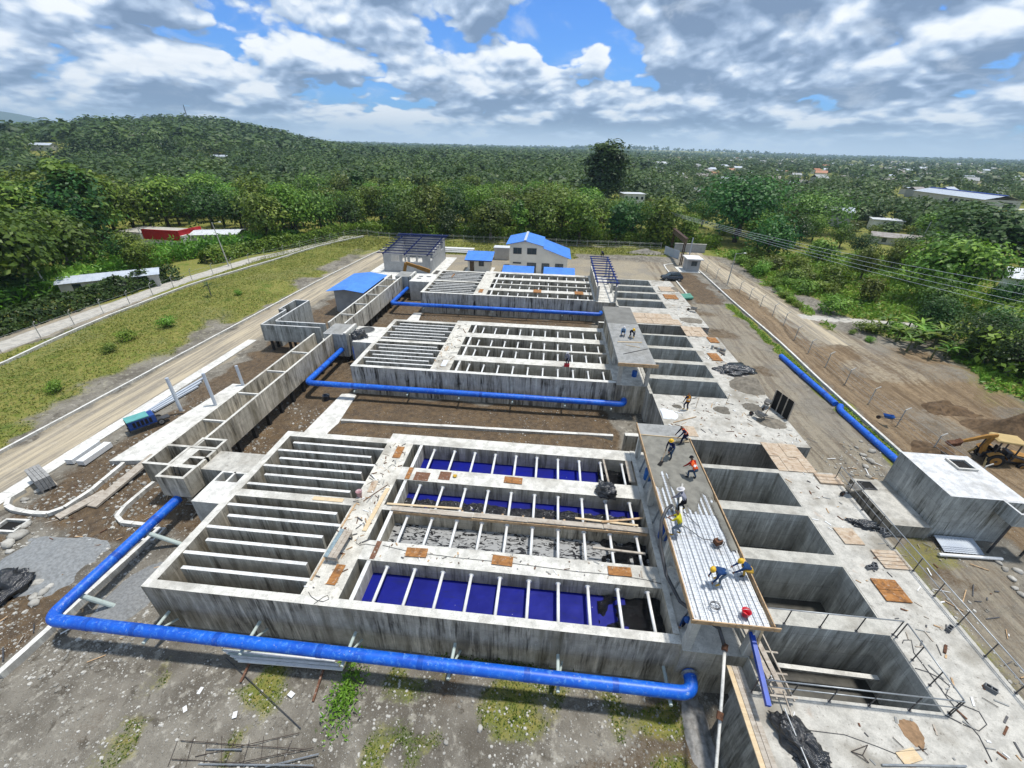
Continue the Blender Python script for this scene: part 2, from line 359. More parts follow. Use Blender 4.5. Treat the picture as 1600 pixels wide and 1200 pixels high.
HILL_AZ = [-75, -62, -55, -50, -46, -43, -39.5, -36, -32, -29, -26, -22, -18]
HILL_Z = [16, 14, 12, 16, 29, 32, 35, 33, 23, 11, 3, -1, -4]
def kerb_x(y): return np.interp(y, [0, 23, 76, 99, 108], [-45.0, -44.8, -43.9, -42.6, -41.5])
def road_r(y): return np.interp(y, [0, 20, 32, 40, 48, 60, 70, 77, 94, 120], [50, 47, 44.5, 43.5, 42.6, 41.2, 40.5, 40, 38.3, 37.5])   # centre of the right dirt road
def ground_z(x, y):
    x = np.asarray(x, float); y = np.asarray(y, float)
    r = np.hypot(x, y); az = np.degrees(np.arctan2(x, y))
    z = np.full_like(x, -3.3)
    # lumpy soil
    amp = 0.09 + 0.16*band(x, -36, -20.5, 1.5)*band(y, 6, 24, 2) + 0.18*band(x, -40, 7, 1)*(1-sst(9, 11, y)) + 0.25*sst(45.5, 48, x)*(1-sst(90, 110, r)) \
        + 0.22*band(x, 33.6, 38, .8)*band(y, 26, 75, 3) + 0.18*band(x, -62, -46, 1) + 0.5*sst(125, 160, r)
    flat = band(x, -44.4, -38.2, .5)*(y < 110)
    flat = np.maximum(flat, band(x-road_r(y), -3.4, 3.4, .6)*(y > 45))
    amp = amp*(1-flat)
    n = vnoise(x, y, 2.3, 1)*.5 + vnoise(x, y, 0.9, 2)*.45 + vnoise(x, y, 6, 3)*.7 - .75
    z = z + amp*n
    # grass bank on the left, soil heaps in the middle courts and beside the road
    z += 0.5*band(x, -60, -48.5, 3)*(y < 118)
    z += 0.35*band(x, -19, 6.5, 1.2)*(band(y, 27, 34.5, 1.5) + band(y, 52.5, 60, 1.5))*(0.6+vnoise(x, y, 4, 8))
    z += 2.2*np.exp(-(((x-47.5)/4.5)**2+((y-33)/4.5)**2))*(.6+.6*vnoise(x, y, 2, 9)) + 0.7*np.exp(-(((x-50)/4)**2+((y-50)/3)**2)) 
    z += 0.09*np.sin((x-road_r(y))*3.1+vnoise(x, y, 7, 33)*3)*band(x-road_r(y), -7, 8, 2)*sst(20, 30, y)*(1-sst(60, 75, y)); z -= 0.5*band(x, 34.2, 37.4, .6)*band(y, 30, 62, 3)
    z += 0.55*np.exp(-(((x-23)/8)**2+((y-107)/3.0)**2))*(0.5+vnoise(x, y, 2.5, 4))
    z -= 0.5*np.exp(-(((x-8.3)/1.6)**2+((y-8)/4)**2))
    # low ground past the site, the hill on the left, far plain
    z -= 1.2*sst(125, 260, r)
    A = np.interp(az, HILL_AZ, HILL_Z)+4.5
    prof = sst(330, 930, r)*(1-0.9*sst(1000, 1900, r))
    z += A*prof*(0.86+0.28*vnoise(x, y, 160, 5))*(az < -10) 
    z += 9*band(r, 480, 640, 60)*band(az, -60, -38, 5)
    z += 26*band(r, 4200, 5400, 500)*band(az, 0, 22, 5)*(0.4+vnoise(x, y, 500, 6))
    return z
def axis(a, b, step, lo, hi, g=1.16):
    v = list(np.arange(a, b+1e-6, step)); s = step; q = b
    while q < hi: s *= g; q += s; v.append(q)
    s = step; q = a; L = []
    while q > lo: s *= g; q -= s; L.append(q)
    return np.array(L[::-1]+v)
gx = axis(-78, 60, 0.55, -9000, 9000); gy = axis(3, 124, 0.55, -400, 9000)
GX, GY = np.meshgrid(gx, gy); GZ = ground_z(GX, GY)
def grid_mesh(name, X, Y, Z, mat, zones=None):
    nr, nc = X.shape; me = bpy.data.meshes.new(name)
    co = np.stack([X, Y, Z], -1).reshape(-1, 3).astype(np.float32)
    idx = np.arange(nr*nc).reshape(nr, nc)
    q = np.stack([idx[:-1, :-1], idx[:-1, 1:], idx[1:, 1:], idx[1:, :-1]], -1).reshape(-1, 4)
    me.vertices.add(len(co)); me.vertices.foreach_set('co', co.ravel())
    me.loops.add(q.size); me.loops.foreach_set('vertex_index', q.ravel().astype(np.int32))
    me.polygons.add(len(q)); me.polygons.foreach_set('loop_start', np.arange(0, q.size, 4, dtype=np.int32))
    me.update(calc_edges=True); me.validate()
    me.polygons.foreach_set('use_smooth', np.ones(len(q), bool))
    if zones is not None:
        a = me.color_attributes.new('zone', 'FLOAT_COLOR', 'POINT')
        a.data.foreach_set('color', np.concatenate([zones.reshape(-1, 3), np.ones((nr*nc, 1))], 1).astype(np.float32).ravel())
    me.materials.append(mat); o = bpy.data.objects.new(name, me); COL.objects.link(o); return o

def zones_of(X, Y):
    wx = X + (vnoise(X, Y, 1.7, 11)-.5)*1.6 + (vnoise(X, Y, .7, 12)-.5)*.7; wy = Y + (vnoise(X, Y, 1.9, 13)-.5)*1.6
    r = np.hypot(X, Y); az = np.degrees(np.arctan2(X, Y))
    g = np.zeros_like(X); b = np.zeros_like(X); t = np.zeros_like(X)
    g = np.maximum(g, band(wx, -65.5, kerb_x(Y)-1.0, 1.0)*(Y < 119)*(.66+.34*sst(.25, .5, vnoise(X, Y, 5, 14)))*(1-.7*band(wx, -48.2, -44, 1.2)*sst(.3, .6, vnoise(X, Y, 5, 15))))
    g = np.maximum(g, .8*band(wy, 103, 119, 1.2)*band(wx, -58, 30, 2)*(1-.8*band(wx, 6, 30, 2)*(1-sst(108, 111, wy))))
    g = np.maximum(g, band(wx, 31.0, 32.7, .35)*band(Y, 24, 74, 2))
    g = np.maximum(g, sst(47.5, 50.5, wx)*sst(58, 66, wy)); g = np.maximum(g, sst(45, 60, wx-(Y-50)*.3)*(.5+.5*sst(.4, .6, vnoise(X, Y, 4, 16))))
    g = np.maximum(g, sst(43.5, 46, wx)*sst(78, 86, wy)); g = np.maximum(g, .7*band(wx, 42.6, 45, .6)*band(wy, 62, 90, 3)*sst(.4, .6, vnoise(X, Y, 5, 17)))
    g = np.maximum(g, sst(118, 124, r+ (X < -60)*30)); g = np.maximum(g, sst(-71, -73, wx))
    g = g*(1-band(wy+.1*(X-41.5), 66.6, 70.4, .5)*band(X, 40, 60, 1)); moss = sst(.40, .75, .6*vnoise(X, Y, 3.1, 18)+.4*vnoise(X, Y, .9, 48))*band(X, -18, 9, 2)*(1-sst(10.5, 11.5, Y))
    g = np.maximum(g, .78*moss); g = np.maximum(g, .5*band(X, 22, 30, 1)*sst(.6, .8, vnoise(X, Y, 3, 19))*(Y < 24))
    b = np.maximum(b, band(wx, -19.6, 7, .6)*(band(wy, 25.5, 36.6, .5) + band(wy, 50.5, 62, .5)))
    b = np.maximum(b, band(wx, -36.5, -20, .8)*band(wy, 17, 76, 1)*(.55+.45*vnoise(X, Y, 3, 20)))
    b = np.maximum(b, band(wx, -37, -26, 1.5)*(wy < 18)*sst(.42, .6, vnoise(X, Y, 2.5, 21)))
    b = np.maximum(b, band(wx, 33.0, 37.6, .6)*(wy < 84)); b = np.maximum(b, band(wx, 33, 54, 2)*band(wy, 20, 58, 4)*(.45+.55*sst(.3, .6, vnoise(X, Y, 5, 22))))
    b = np.maximum(b, .8*band(wx, 26.3, 31.5, .6)*band(wy, 74, 96, 1)); b = np.maximum(b, .6*band(wx, 21.4, 28, 1)*sst(.5, .7, vnoise(X, Y, 4, 23))*(wy < 76))
    b = np.maximum(b, .55*sst(.5, .72, vnoise(X, Y, 3.5, 24))*band(X, -20, 10, 2)*(Y < 11))
    t = np.maximum(t, band(wx, -44.5, -38, .5)*(Y < 112)*.8); t = np.maximum(t, band(wx-road_r(Y), -4, 4, 1.0)*(1-.5*band(wy, 20, 42, 3)))
    t = np.maximum(t, .55*band(wx, 22, 31, 1)*(wy < 74)); t = np.maximum(t, .7*band(wx, -42, 31, 2)*band(wy, 76.5, 104, 2))
    t = np.maximum(t, band(wx, -71, -66, .5)*(Y < 118)); t = np.maximum(t, .5*band(wx, 42, 50, 2)*band(wy, 28, 62, 4))
    tw = sst(8, 20, az)*sst(330, 600, r)*(1-sst(2500, 3500, r)); t = np.maximum(t, .45*tw*sst(.5, .7, vnoise(X, Y, 60, 25)))
    g = np.maximum(g, .0); g = g*(1-.7*tw*sst(.5, .7, vnoise(X, Y, 60, 25)))
    fields = sst(330, 420, r)*sst(.70, .78, vnoise(X, Y, 90, 26))*(az < -25); t = np.maximum(t, .22*fields)
    return np.clip(np.stack([g, b, t], -1), 0, 1)

def ground_fn(t, I):
    zc = t.sep(t.attr('zone', 'Vector')); gr, br, tn = zc[0], zc[1], zc[2]
    n1 = t.noise(t.pos, 0.45, 4, 0.6); n2 = t.noise(t.pos, 2.2, 5, 0.65); n3 = t.noise(t.pos, 9, 4, 0.7)
    base = t.mix(t.smooth(n1, 0.3, 0.7), (0.255, 0.232, 0.19), (0.13, 0.114, 0.09))
    base = t.mix(t.smooth(n2, 0.52, 0.68, 0, .75), base, (0.42, 0.39, 0.325)); base = t.mix(t.smooth(t.noise(t.pos, 1.1, 6, .7, .6), 0.53, 0.66, 0, .8), base, (0.085, 0.072, 0.054))
    brown = t.mix(t.smooth(n2, 0.3, 0.7), (0.155, 0.105, 0.058), (0.075, 0.052, 0.032))
    brown = t.mix(t.smooth(n1, 0.5, 0.75, 0, .55), brown, (0.20, 0.125, 0.055)); ox = t.sep(t.pos)[0]; rut = t.noise(t.scale(t.vmath('ADD', t.pos, t.scale(t.noise(t.pos, .12, 2, .5, color=True), (1.6, 0, 0))), (1.7, .13, 1)), 1.0, 6, .72); ochre = t.mix(t.smooth(rut, .38, .64), (0.28, 0.20, 0.115), (0.135, 0.09, 0.048)); ochre = t.mix(t.smooth(n2, .45, .7, 0, .7), ochre, (0.125, 0.078, 0.038)); brown = t.mix(t.smooth(ox, 32.5, 34.5), brown, ochre)
    tan = t.mix(t.smooth(n2, 0.35, 0.7), (0.38, 0.325, 0.23), (0.28, 0.24, 0.18))
    tan = t.mix(t.math('MULTIPLY', t.smooth(ox, 21, 23), t.smooth(rut, .44, .60)), tan, (.19, .15, .105)); tan = t.mix(t.smooth(t.noise(t.pos, 0.22, 3, .6), 0.45, .7, 0, .6), tan, (0.225, 0.21, 0.185))
    grass = t.mix(t.smooth(n2, 0.3, 0.7), (0.15, 0.185, 0.03), (0.27, 0.235, 0.07))
    grass = t.mix(t.smooth(n1, 0.5, 0.75), grass, (0.10, 0.15, 0.022))
    jit = t.math('ADD', t.math('MULTIPLY', t.math('SUBTRACT', n3, 0.5), 0.7), t.math('MULTIPLY', t.math('SUBTRACT', n2, 0.5), 0.7))
    def k(v): return t.smooth(t.math('ADD', v, jit), 0.25, 0.75)
    c = t.mix(k(tn), base, tan); c = t.mix(k(br), c, brown); c = t.mix(k(gr), c, grass)
    # pebbles
    vo = t.new('ShaderNodeTexVoronoi'); t.put(vo.inputs['Vector'], t.pos); vo.inputs['Scale'].default_value = 8.5
    cellv = t.sep(vo.outputs['Color'])[0]
    peb = t.math('MULTIPLY', t.smooth(vo.outputs['Distance'], 0.34, 0.22), t.smooth(cellv, 0.66, 0.95))
    vo2 = t.new('ShaderNodeTexVoronoi'); t.put(vo2.inputs['Vector'], t.pos); vo2.inputs['Scale'].default_value = 21
    cell2 = t.sep(vo2.outputs['Color'])[1]
    peb2 = t.math('MULTIPLY', t.smooth(vo2.outputs['Distance'], 0.36, 0.2), t.smooth(cell2, 0.5, 0.75))
    stone = t.mix(cellv, (0.20, 0.185, 0.155), (0.44, 0.42, 0.37))
    clear = t.math('SUBTRACT', 1.0, t.math('MAXIMUM', t.math('MULTIPLY', gr, 0.85), t.math('MULTIPLY', tn, 0.75)))
    patch = t.smooth(n1, 0.36, 0.6)
    c = t.mix(t.math('MULTIPLY', t.math('MULTIPLY', peb, clear), patch), c, stone)
    c = t.mix(t.math('MULTIPLY', t.math('MULTIPLY', peb2, clear), 0.55), c, (0.36, 0.345, 0.31))
    h = t.math('ADD', t.math('ADD', n3, t.math('MULTIPLY', n2, 1.5)), t.math('MULTIPLY', peb, 0.6))
    setp(t, I, color=c, rough=t.smooth(br, 0.3, 0.9, 0.95, 0.62), spec=0.2, normal=t.bump(h, 0.8, 0.12))
MAT['ground'] = material('yard_soil_and_grass', ground_fn)
ZON = zones_of(GX, GY)
g_o = grid_mesh('ground', GX, GY, GZ, MAT['ground'], ZON); tag(g_o, 'grey stony soil and grass of the building site reaching to the horizon', 'ground', kind='structure')

def track_fn(t, I):
    x, y, z = t.sep(t.pos)
    n1 = t.noise(t.scale(t.pos, (2.4, 0.10, 1)), 1.0, 5, 0.65, 0.6); n2 = t.noise(t.pos, 2.6, 5, 0.65); n3 = t.noise(t.pos, 10, 3, 0.7)
    c = t.mix(t.smooth(n1, 0.38, 0.62), (0.48, 0.405, 0.285), (0.25, 0.22, 0.175))
    c = t.mix(t.smooth(n2, 0.5, 0.75, 0, .55), c, (0.44, 0.39, 0.31)); c = t.mix(t.smooth(n3, .5, .75, 0, .35), c, (.18, .16, .135))
    setp(t, I, color=c, rough=0.95, spec=0.12, normal=t.bump(t.math('ADD', n3, n2), 0.4, 0.05))
MAT['track'] = material('driven_gravel', track_fn); MAT['track_pale'] = plain('pale_crushed_stone', (.50, .47, .41), .95, 0, .15, 1.5, .3, bump=.4)
def strip(name, label, ys, cx, half, dz=0.03, n=9, wob=0.25):
    ys = np.asarray(ys, float); u = np.linspace(-1, 1, n)
    c = np.array([cx(v) for v in ys]); hw = np.array([half(v) for v in ys])
    X = c[:, None] + u[None, :]*hw[:, None]; Y = np.repeat(ys[:, None], n, 1)
    X[:, 0] += (vnoise(ys, ys*0, 1.3, 31)-.5)*wob*2; X[:, -1] += (vnoise(ys, ys*0, 1.3, 32)-.5)*wob*2
    Z = ground_z(X, Y)+dz; Z[:, 0] -= dz+.02; Z[:, -1] -= dz+.02
    o = grid_mesh(name, X, Y, Z, MAT['track_pale' if name == 'side_path' else 'track']); return tag(o, label, 'road', kind='structure')
strip('access_road', 'pale gravel access road along the left kerb of the yard', np.arange(6, 108, 1.0), lambda y: (float(kerb_x(y))-38.4)/2+.2, lambda y: (-38.4-float(kerb_x(y)))/2-.35)
strip('dirt_road', 'dry tan dirt road running past the right fence', np.arange(58, 121, 1.0), lambda y: float(road_r(y)), lambda y: 2.0, wob=.5)
strip('side_path', 'light gravel path outside the left boundary fence', np.arange(20, 118, 1.2), lambda y: float(np.interp(y, [20, 70, 90, 104, 118], [-67.6, -68.6, -66.2, -61, -55.5])), lambda y: 1.9)
# branch road that leaves the dirt road to the right
Xb = np.linspace(41.5, 62, 26)[:, None] + np.zeros((1, 5)); Yb = 69.5 - .10*(np.linspace(41.5, 62, 26)[:, None]-41.5) + np.linspace(-1.6, 1.6, 5)[None, :]
Zb = ground_z(Xb, Yb)+.05; Zb[:, 0] -= .07; Zb[:, -1] -= .07
tag(grid_mesh('branch_road', Xb, Yb, Zb, MAT['track_pale']), 'pale gravel branch road turning off to the right towards the banana plants', 'road', kind='structure')

# kerbs: runs of separate kerb stones
def kerb_run(name, label, pts, w, h, seg, mat=None, z=None, group=None):
    root = thing(name, label, 'kerb' if 'kerb' in name else 'wall', (0, 0, 0), 0, group); mat = mat or MAT['conc_white']
    P = [Vector(p) for p in pts]; L = [0]
    for a, b in zip(P, P[1:]): L.append(L[-1]+(b-a).length)
    def pos(s):
        for i in range(len(P)-1):
            if s <= L[i+1]+1e-6: return P[i].lerp(P[i+1], (s-L[i])/max(1e-6, L[i+1]-L[i]))
        return P[-1]
    n = max(1, round(L[-1]/seg)); st = L[-1]/n
    for i in range(n):
        a = pos(i*st); b = pos((i+1)*st); d = (b-a).normalized()
        za = (float(ground_z(a.x, a.y)) if z is None else z); zb = (float(ground_z(b.x, b.y)) if z is None else z)
        j = random.uniform(-.012, .012)
        a = Vector((a.x, a.y, za+h/2-.12+j)) + d*.012; b = Vector((b.x, b.y, zb+h/2-.12+j)) - d*.004
        G().bar(a, b, w+random.uniform(-.01, .01), h+.24).obj('kerb_stone', mat, root)
    return root
kerb_run('kerb', 'long concrete kerb between the gravel access road and the grass bank', [(kerb_x(y), y, 0) for y in (6, 23, 40, 60, 76, 99, 107)], .22, .26, 4.0)
def lw_x(y): return float(np.interp(y, [20, 37, 42, 51, 70, 90, 104, 117], [-61.0, -62, -63.2, -64.6, -64.8, -60.8, -57, -52]))
kerb_run('low_boundary_wall', 'low white concrete footing wall across the grass at the left boundary', [(lw_x(y), y, 0) for y in (18, 37, 42, 51, 60, 70, 80, 90, 104, 117)], .28, .35, 5.0)
kerb_run('low_boundary_wall', 'low pale concrete wall along the trench at the right boundary', [(32.5, 30, 0), (32.5, 44, 0), (33.0, 57, 0), (32.9, 75, 0), (33.3, 97, 0)], .25, .3, 3.0, z=-3.3)
kerb_run('kerb', 'white kerb between the parked car and the brown soil bed', [(25.8, 76.5, 0), (26.1, 90, 0), (26.3, 101, 0), (29, 103, 0)], .3, .18, 3.0, z=-3.3)
# ------------------------------------------------------------------ settling tanks
ZB = -3.9
CH = ((12.1, 14.45), (15.75, 18.1), (18.5, 20.87), (22.15, 24.75))
BAF_A = (13.89, 15.68, 17.49, 19.41, 21.24, 22.99)      # fixed to the left wall
BAF_G = (12.96, 14.78, 16.61, 20.33, 22.11, 23.94)      # fixed to the walkway
def liner_blue(t, I):
    n = t.noise(t.pos, .6, 3, .6)
    c = t.mix(t.smooth(n, .3, .7), (0.001, 0.006, 0.21), (0.001, 0.004, 0.14))
    v = t.voro(t.pos, 1.3); c = t.mix(t.smooth(v, .035, .015), c, (.5, .5, .6))
    v2 = t.voro(t.pos, 2.7); c = t.mix(t.smooth(v2, .03, .01, 0, .6), c, (.3, .3, .5))
    c = t.mix(t.smooth(t.noise(t.scale(t.pos, (.5, 2.2, 1)), 1.2, 5, .7, .6), .52, .72, 0, .55), c, (.006, .010, .07)); setp(t, I, color=c, rough=t.smooth(n, .3, .7, .45, .7), spec=.22, normal=t.bump(t.noise(t.pos, 1.6, 3, .6, .5), .35, .06))
MAT['liner'] = material('ultramarine_liner', liner_blue)
def plastic_black(name, bstr, dist, sc, rough=.22):
    def fn(t, I):
        n = t.noise(t.pos, sc, 4, .6, .8); w = t.noise(t.scale(t.pos, (1, 2.4, 1)), sc*2.2, 3, .6, 1.2)
        setp(t, I, color=(.014, .014, .015), rough=rough, spec=1.0, normal=t.bump(t.math('ADD', n, t.math('MULTIPLY', w, .6)), bstr, dist))
    return material(name, fn)
MAT['plastic'] = plastic_black('black_plastic_sheet', 1.0, .5, 2.6, .12)
MAT['bag'] = plastic_black('black_plastic_bag', .55, .12, 4.5, .2)
def wet_net(t, I):
    n = t.noise(t.scale(t.pos, (1.2, 3.0, 1)), 1.5, 5, .62, 1.4)
    m = t.smooth(n, .50, .56)
    c = t.mix(m, (.33, .33, .32), (.012, .012, .013))  # grey is the sky reflected on the wet net, put into the colour
    setp(t, I, color=c, rough=.25, spec=.5, normal=t.bump(n, .35, .08))
MAT['wetnet'] = material('wet_net_painted_sheen', wet_net)
def debris(t, I):
    n = t.noise(t.pos, 3.4, 5, .66, 1.0)
    c = t.mix(t.smooth(n, .60, .66), (.014, .014, .016), (.5, .5, .5))  # black plastic scraps; white sky reflections on them are part of the colour
    setp(t, I, color=c, rough=.25, spec=.6, normal=t.bump(n, 1.0, .2))
MAT['debris'] = material('plastic_debris', debris)
MAT['pitfloor'] = plain('wet_pit_floor', (.10, .095, .08), .35, 0, .3, 1.2, .4, dirtcol=(.05, .045, .03))

def slab_noise(x0, x1, y0, y1, z, amp, sc, n=(40, 16), seed=3):
    rows = []
    for j in range(n[1]+1):
        y = y0+(y1-y0)*j/n[1]
        rows.append([(x0+(x1-x0)*i/n[0], y, z+amp*float(vnoise(x0+(x1-x0)*i/n[0], y, sc, seed)+.5*vnoise(x0+(x1-x0)*i/n[0], y, sc*.4, seed+1)-.7)) for i in range(n[0]+1)])
    return rows

def tank(y0, label, first):
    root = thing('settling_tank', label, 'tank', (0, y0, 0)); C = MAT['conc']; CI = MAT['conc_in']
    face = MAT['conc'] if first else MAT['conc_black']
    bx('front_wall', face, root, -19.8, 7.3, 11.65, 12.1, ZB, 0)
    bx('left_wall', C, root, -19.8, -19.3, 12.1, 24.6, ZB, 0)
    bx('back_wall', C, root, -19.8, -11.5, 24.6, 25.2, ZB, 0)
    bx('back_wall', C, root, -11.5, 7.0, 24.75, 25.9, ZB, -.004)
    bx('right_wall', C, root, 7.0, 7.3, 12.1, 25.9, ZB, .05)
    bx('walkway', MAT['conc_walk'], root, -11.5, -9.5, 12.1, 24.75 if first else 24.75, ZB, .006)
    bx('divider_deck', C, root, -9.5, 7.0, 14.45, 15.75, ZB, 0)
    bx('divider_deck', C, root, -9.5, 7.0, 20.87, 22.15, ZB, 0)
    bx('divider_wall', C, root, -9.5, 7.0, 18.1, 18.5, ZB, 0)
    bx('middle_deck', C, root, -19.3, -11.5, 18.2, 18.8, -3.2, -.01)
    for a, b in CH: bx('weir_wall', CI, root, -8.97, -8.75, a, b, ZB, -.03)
    m = G().box(0, 7.15, -.1, .1, -3.3, 0).mesh('baffle_wall', CI)
    for y in BAF_A: part('baffle_wall', m, root, (-19.3, y, -.05+random.uniform(-.02, .02)))
    for y in BAF_G: part('baffle_wall', m, root, (-18.65, y, -.05+random.uniform(-.02, .02)))
    for a, b in CH:
        g = G().tube([(0, a, 0), (0, b, 0)], .085, 10); g.tube([(0, b-.05, 0), (0, b, 0)], .15, 10); g.tube([(0, a, 0), (0, a+.05, 0)], .13, 10)
        sm = g.mesh('strut', MAT['white'], True)
        for k in range(10): part('strut', sm, root, (-7.87+1.575*k, 0, -.42+random.uniform(-.015, .015)))
    bx('floor', MAT['pitfloor'], root, -19.3, -11.5, 12.1, 24.6, -3.6, -3.05)
    zf = -1.35 if first else -2.0
    bx('floor', MAT['pitfloor'], root, -9.5, 7.0, 12.1, 24.75, -3.6, zf)
    return root
T1 = tank(0.0, 'nearest concrete tank with blue lined channels and white struts', True)
T2 = tank(24.95, 'middle concrete tank, empty, with black streaked front wall', False)
T3 = tank(50.35, 'farthest concrete tank in front of the cream house', False)
def lin(name, x0, x1, ch, mat, z, lab): 
    a, b = CH[ch]; o = G().box(x0, x1, a+.01, b-.01, z-.06, z).obj(name, mat, T1); o['label'] = lab; return o
lin('liner', -8.75, 5.2, 0, MAT['liner'], -1.05, 'flat ultramarine blue liner')
G().grid(slab_noise(3.7, 6.98, 12.12, 14.43, -1.0, .55, .55, (60, 44), 5)).obj('plastic_sheet', MAT['plastic'], T1, True)['label'] = 'crumpled black plastic at the end of the front channel'
lin('liner', -8.75, 7.0, 1, MAT['wetnet'], -1.12, 'torn wet black plastic, sky reflection painted grey')
G().grid(slab_noise(4.2, 6.98, 15.77, 18.08, -1.05, .45, .5, (50, 44), 6)).obj('plastic_sheet', MAT['plastic'], T1, True)
lin('liner', -8.75, 7.0, 2, MAT['liner'], -1.15, 'ultramarine blue liner half covered by plastic scraps')
G().grid(slab_noise(-8.7, 6.98, 18.52, 20.2, -1.02, .26, .45, (150, 20), 7)).obj('plastic_scraps', MAT['debris'], T1, True)
lin('liner', -8.75, 5.0, 3, MAT['liner'], -1.3, 'ultramarine blue liner in the back channel')
G().grid(slab_noise(4.6, 6.98, 22.17, 24.7, -1.2, .45, .5, (44, 44), 8)).obj('plastic_sheet', MAT['plastic'], T1, True)

# ------------------------------------------------------------------ pipe gallery and filter basins on the right
PITS = ((10.0, 13.14), (14.0, 16.93), (17.7, 20.67), (21.43, 24.69))
def basin(y0, label, first):
    root = thing('filter_basin', label, 'basin', (0, y0, 0)); D = MAT['conc_deck']; P = MAT['conc_pit']
    yf = 1.5 if first else 3.1
    if first:
        bx('front_deck', D, root, 9.05, 21.3, yf, 9.99, -4.6, 0)
    else:
        bx('front_deck', D, root, 10.45, 21.3, yf, 9.99, -3.9, 0); bx('front_wall', MAT['conc'], root, 7.0, 10.45, 3.1, 3.5, -3.9, -.1)
    bx('right_deck', D, root, 17.5, 21.3, 9.99, 25.1, -3.9, -.003)
    for a, b in ((13.14, 14.0), (16.93, 17.7), (20.67, 21.43), (24.69, 25.1)):
        bx('cross_wall', P, root, 10.5, 17.5, a, b, -3.9, -.006)
    bx('left_wall', P, root, 10.2, 10.5, 9.99, 25.1, -3.9, .02)
    bx('pit_lining', P, root, 17.42, 17.5, 10.0, 25.0, -3.5, -.02)
    for a, b in PITS: bx('pit_floor', MAT['pitfloor'], root, 10.5, 17.42, a, b, -3.8, -3.25)
    return root
B1 = basin(0.0, 'nearest row of four open concrete filter pits with deck and railing', True)
B2 = basin(24.95, 'middle row of four open concrete filter pits', False)
B3 = basin(50.15, 'farthest row of four open concrete filter pits beside the car', False)
G().bar((12.6, 12.36, -2.15), (17.3, 12.3, -2.2), .22, .14).obj('ledge_beam', MAT['conc_white'], B1)
G().bar((10.6, 17.75, -2.2), (14.9, 17.78, -2.15), .08, .2).obj('ledge_beam', MAT['conc_white'], B1)

# galleries
def gallery(y0, label, kind):
    root = thing('pipe_gallery', label, 'gallery', (0, y0, 0)); C = MAT['conc_new']
    y1 = 27.0 if kind == 2 else 26.0
    bx('base_block', MAT['conc'], root, 7.3, 10.2, 11.4, 26.0, -3.9, -.06)
    ys = (11.45, 15.9, 20.4, 25.2) if kind != 3 else (11.6, 16.3, 21.2, 25.6)
    m = G().box(-.17, .17, 0, .34, -.06, 2.32).mesh('column', MAT['conc_white'])
    for y in ys:
        part('column', m, root, (7.48, y, 0)); part('column', m, root, (10.12, y, 0))
    if kind < 3:
        g = G(); g.box(7.3, 7.5, 11.6, y1-.2, 2.1, 2.34); g.box(10.1, 10.3, 11.6, y1-.2, 2.1, 2.34); g.obj('edge_beam', C, root)
    if kind == 2:
        bx('roof_slab', C, root, 7.05, 10.5, 10.9, y1, 2.34, 2.6)
        bx('side_wall', MAT['conc'], root, 7.3, 7.46, 16.5, 20.2, -.05, 2.1); bx('side_wall', MAT['conc'], root, 7.3, 7.46, 21, 25, -.05, 2.1)
        bx('form_board', MAT['plank'], root, 7.0, 10.75, 10.82, 10.9, 2.28, 2.62)
        b = G().box(7.06, 10.5, 21.2, y1-.02, 2.6, 2.612).obj('damp_screed', plain('damp_concrete', (.20, .195, .175), .8, 0, .15, .8, .2), root); b['label'] = 'darker damp freshly floated concrete'
    return root
GA1 = gallery(0.0, 'near pipe gallery carrying the ribbed metal deck being concreted', 1)
GA2 = gallery(24.95, 'middle pipe gallery with finished grey slab roof', 2)
GA3 = gallery(50.35, 'far pipe gallery under an open blue steel roof frame', 3)
# near gallery: ribbed deck, reinforcement, fresh concrete, formwork
def deck_fn(t, I):
    n = t.noise(t.pos, 2.5, 5, .65); c = t.mix(t.smooth(n, .35, .7), (.66, .69, .72), (.52, .54, .56))
    c = t.mix(t.smooth(t.noise(t.pos, 1.1, 4, .7, .5), .55, .75, 0, .5), c, (.25, .21, .16))
    setp(t, I, color=c, rough=.45, metal=.35, spec=.4)
MAT['deck'] = material('zinc_deck_sheet', deck_fn)
x0, x1 = 7.2, 10.42; prof = []
nr = 11; w = (x1-x0)/nr
for i in range(nr):
    x = x0+i*w; prof += [(x, 2.37), (x+.08*w, 2.44), (x+.50*w, 2.44), (x+.58*w, 2.37)]
prof.append((x1, 2.37))
for k in range(3):
    ya, yb = 11.32+k*4.9, 11.32+(k+1)*4.9-.01
    G().grid([[(x, ya, z+.004*k) for x, z in prof], [(x, yb, z+.004*k) for x, z in prof]]).obj('deck_sheet', MAT['deck'], GA1)
g = G()
for k in range(16): g.tube([(7.3+k*.2, 11.4, 2.475), (7.3+k*.2, 20.6, 2.475)], .006, 4)
for k in range(46): g.tube([(7.25, 11.5+k*.2, 2.49), (10.38, 11.5+k*.2+random.uniform(-.02, .02), 2.49)], .005, 4)
g.obj('rebar_mesh', MAT['rebar'], GA1)
wetm = plain('wet_concrete', (.225, .215, .18), .7, 0, .2, 1.6, .35, dirtcol=(.15, .14, .115), bump=.6)
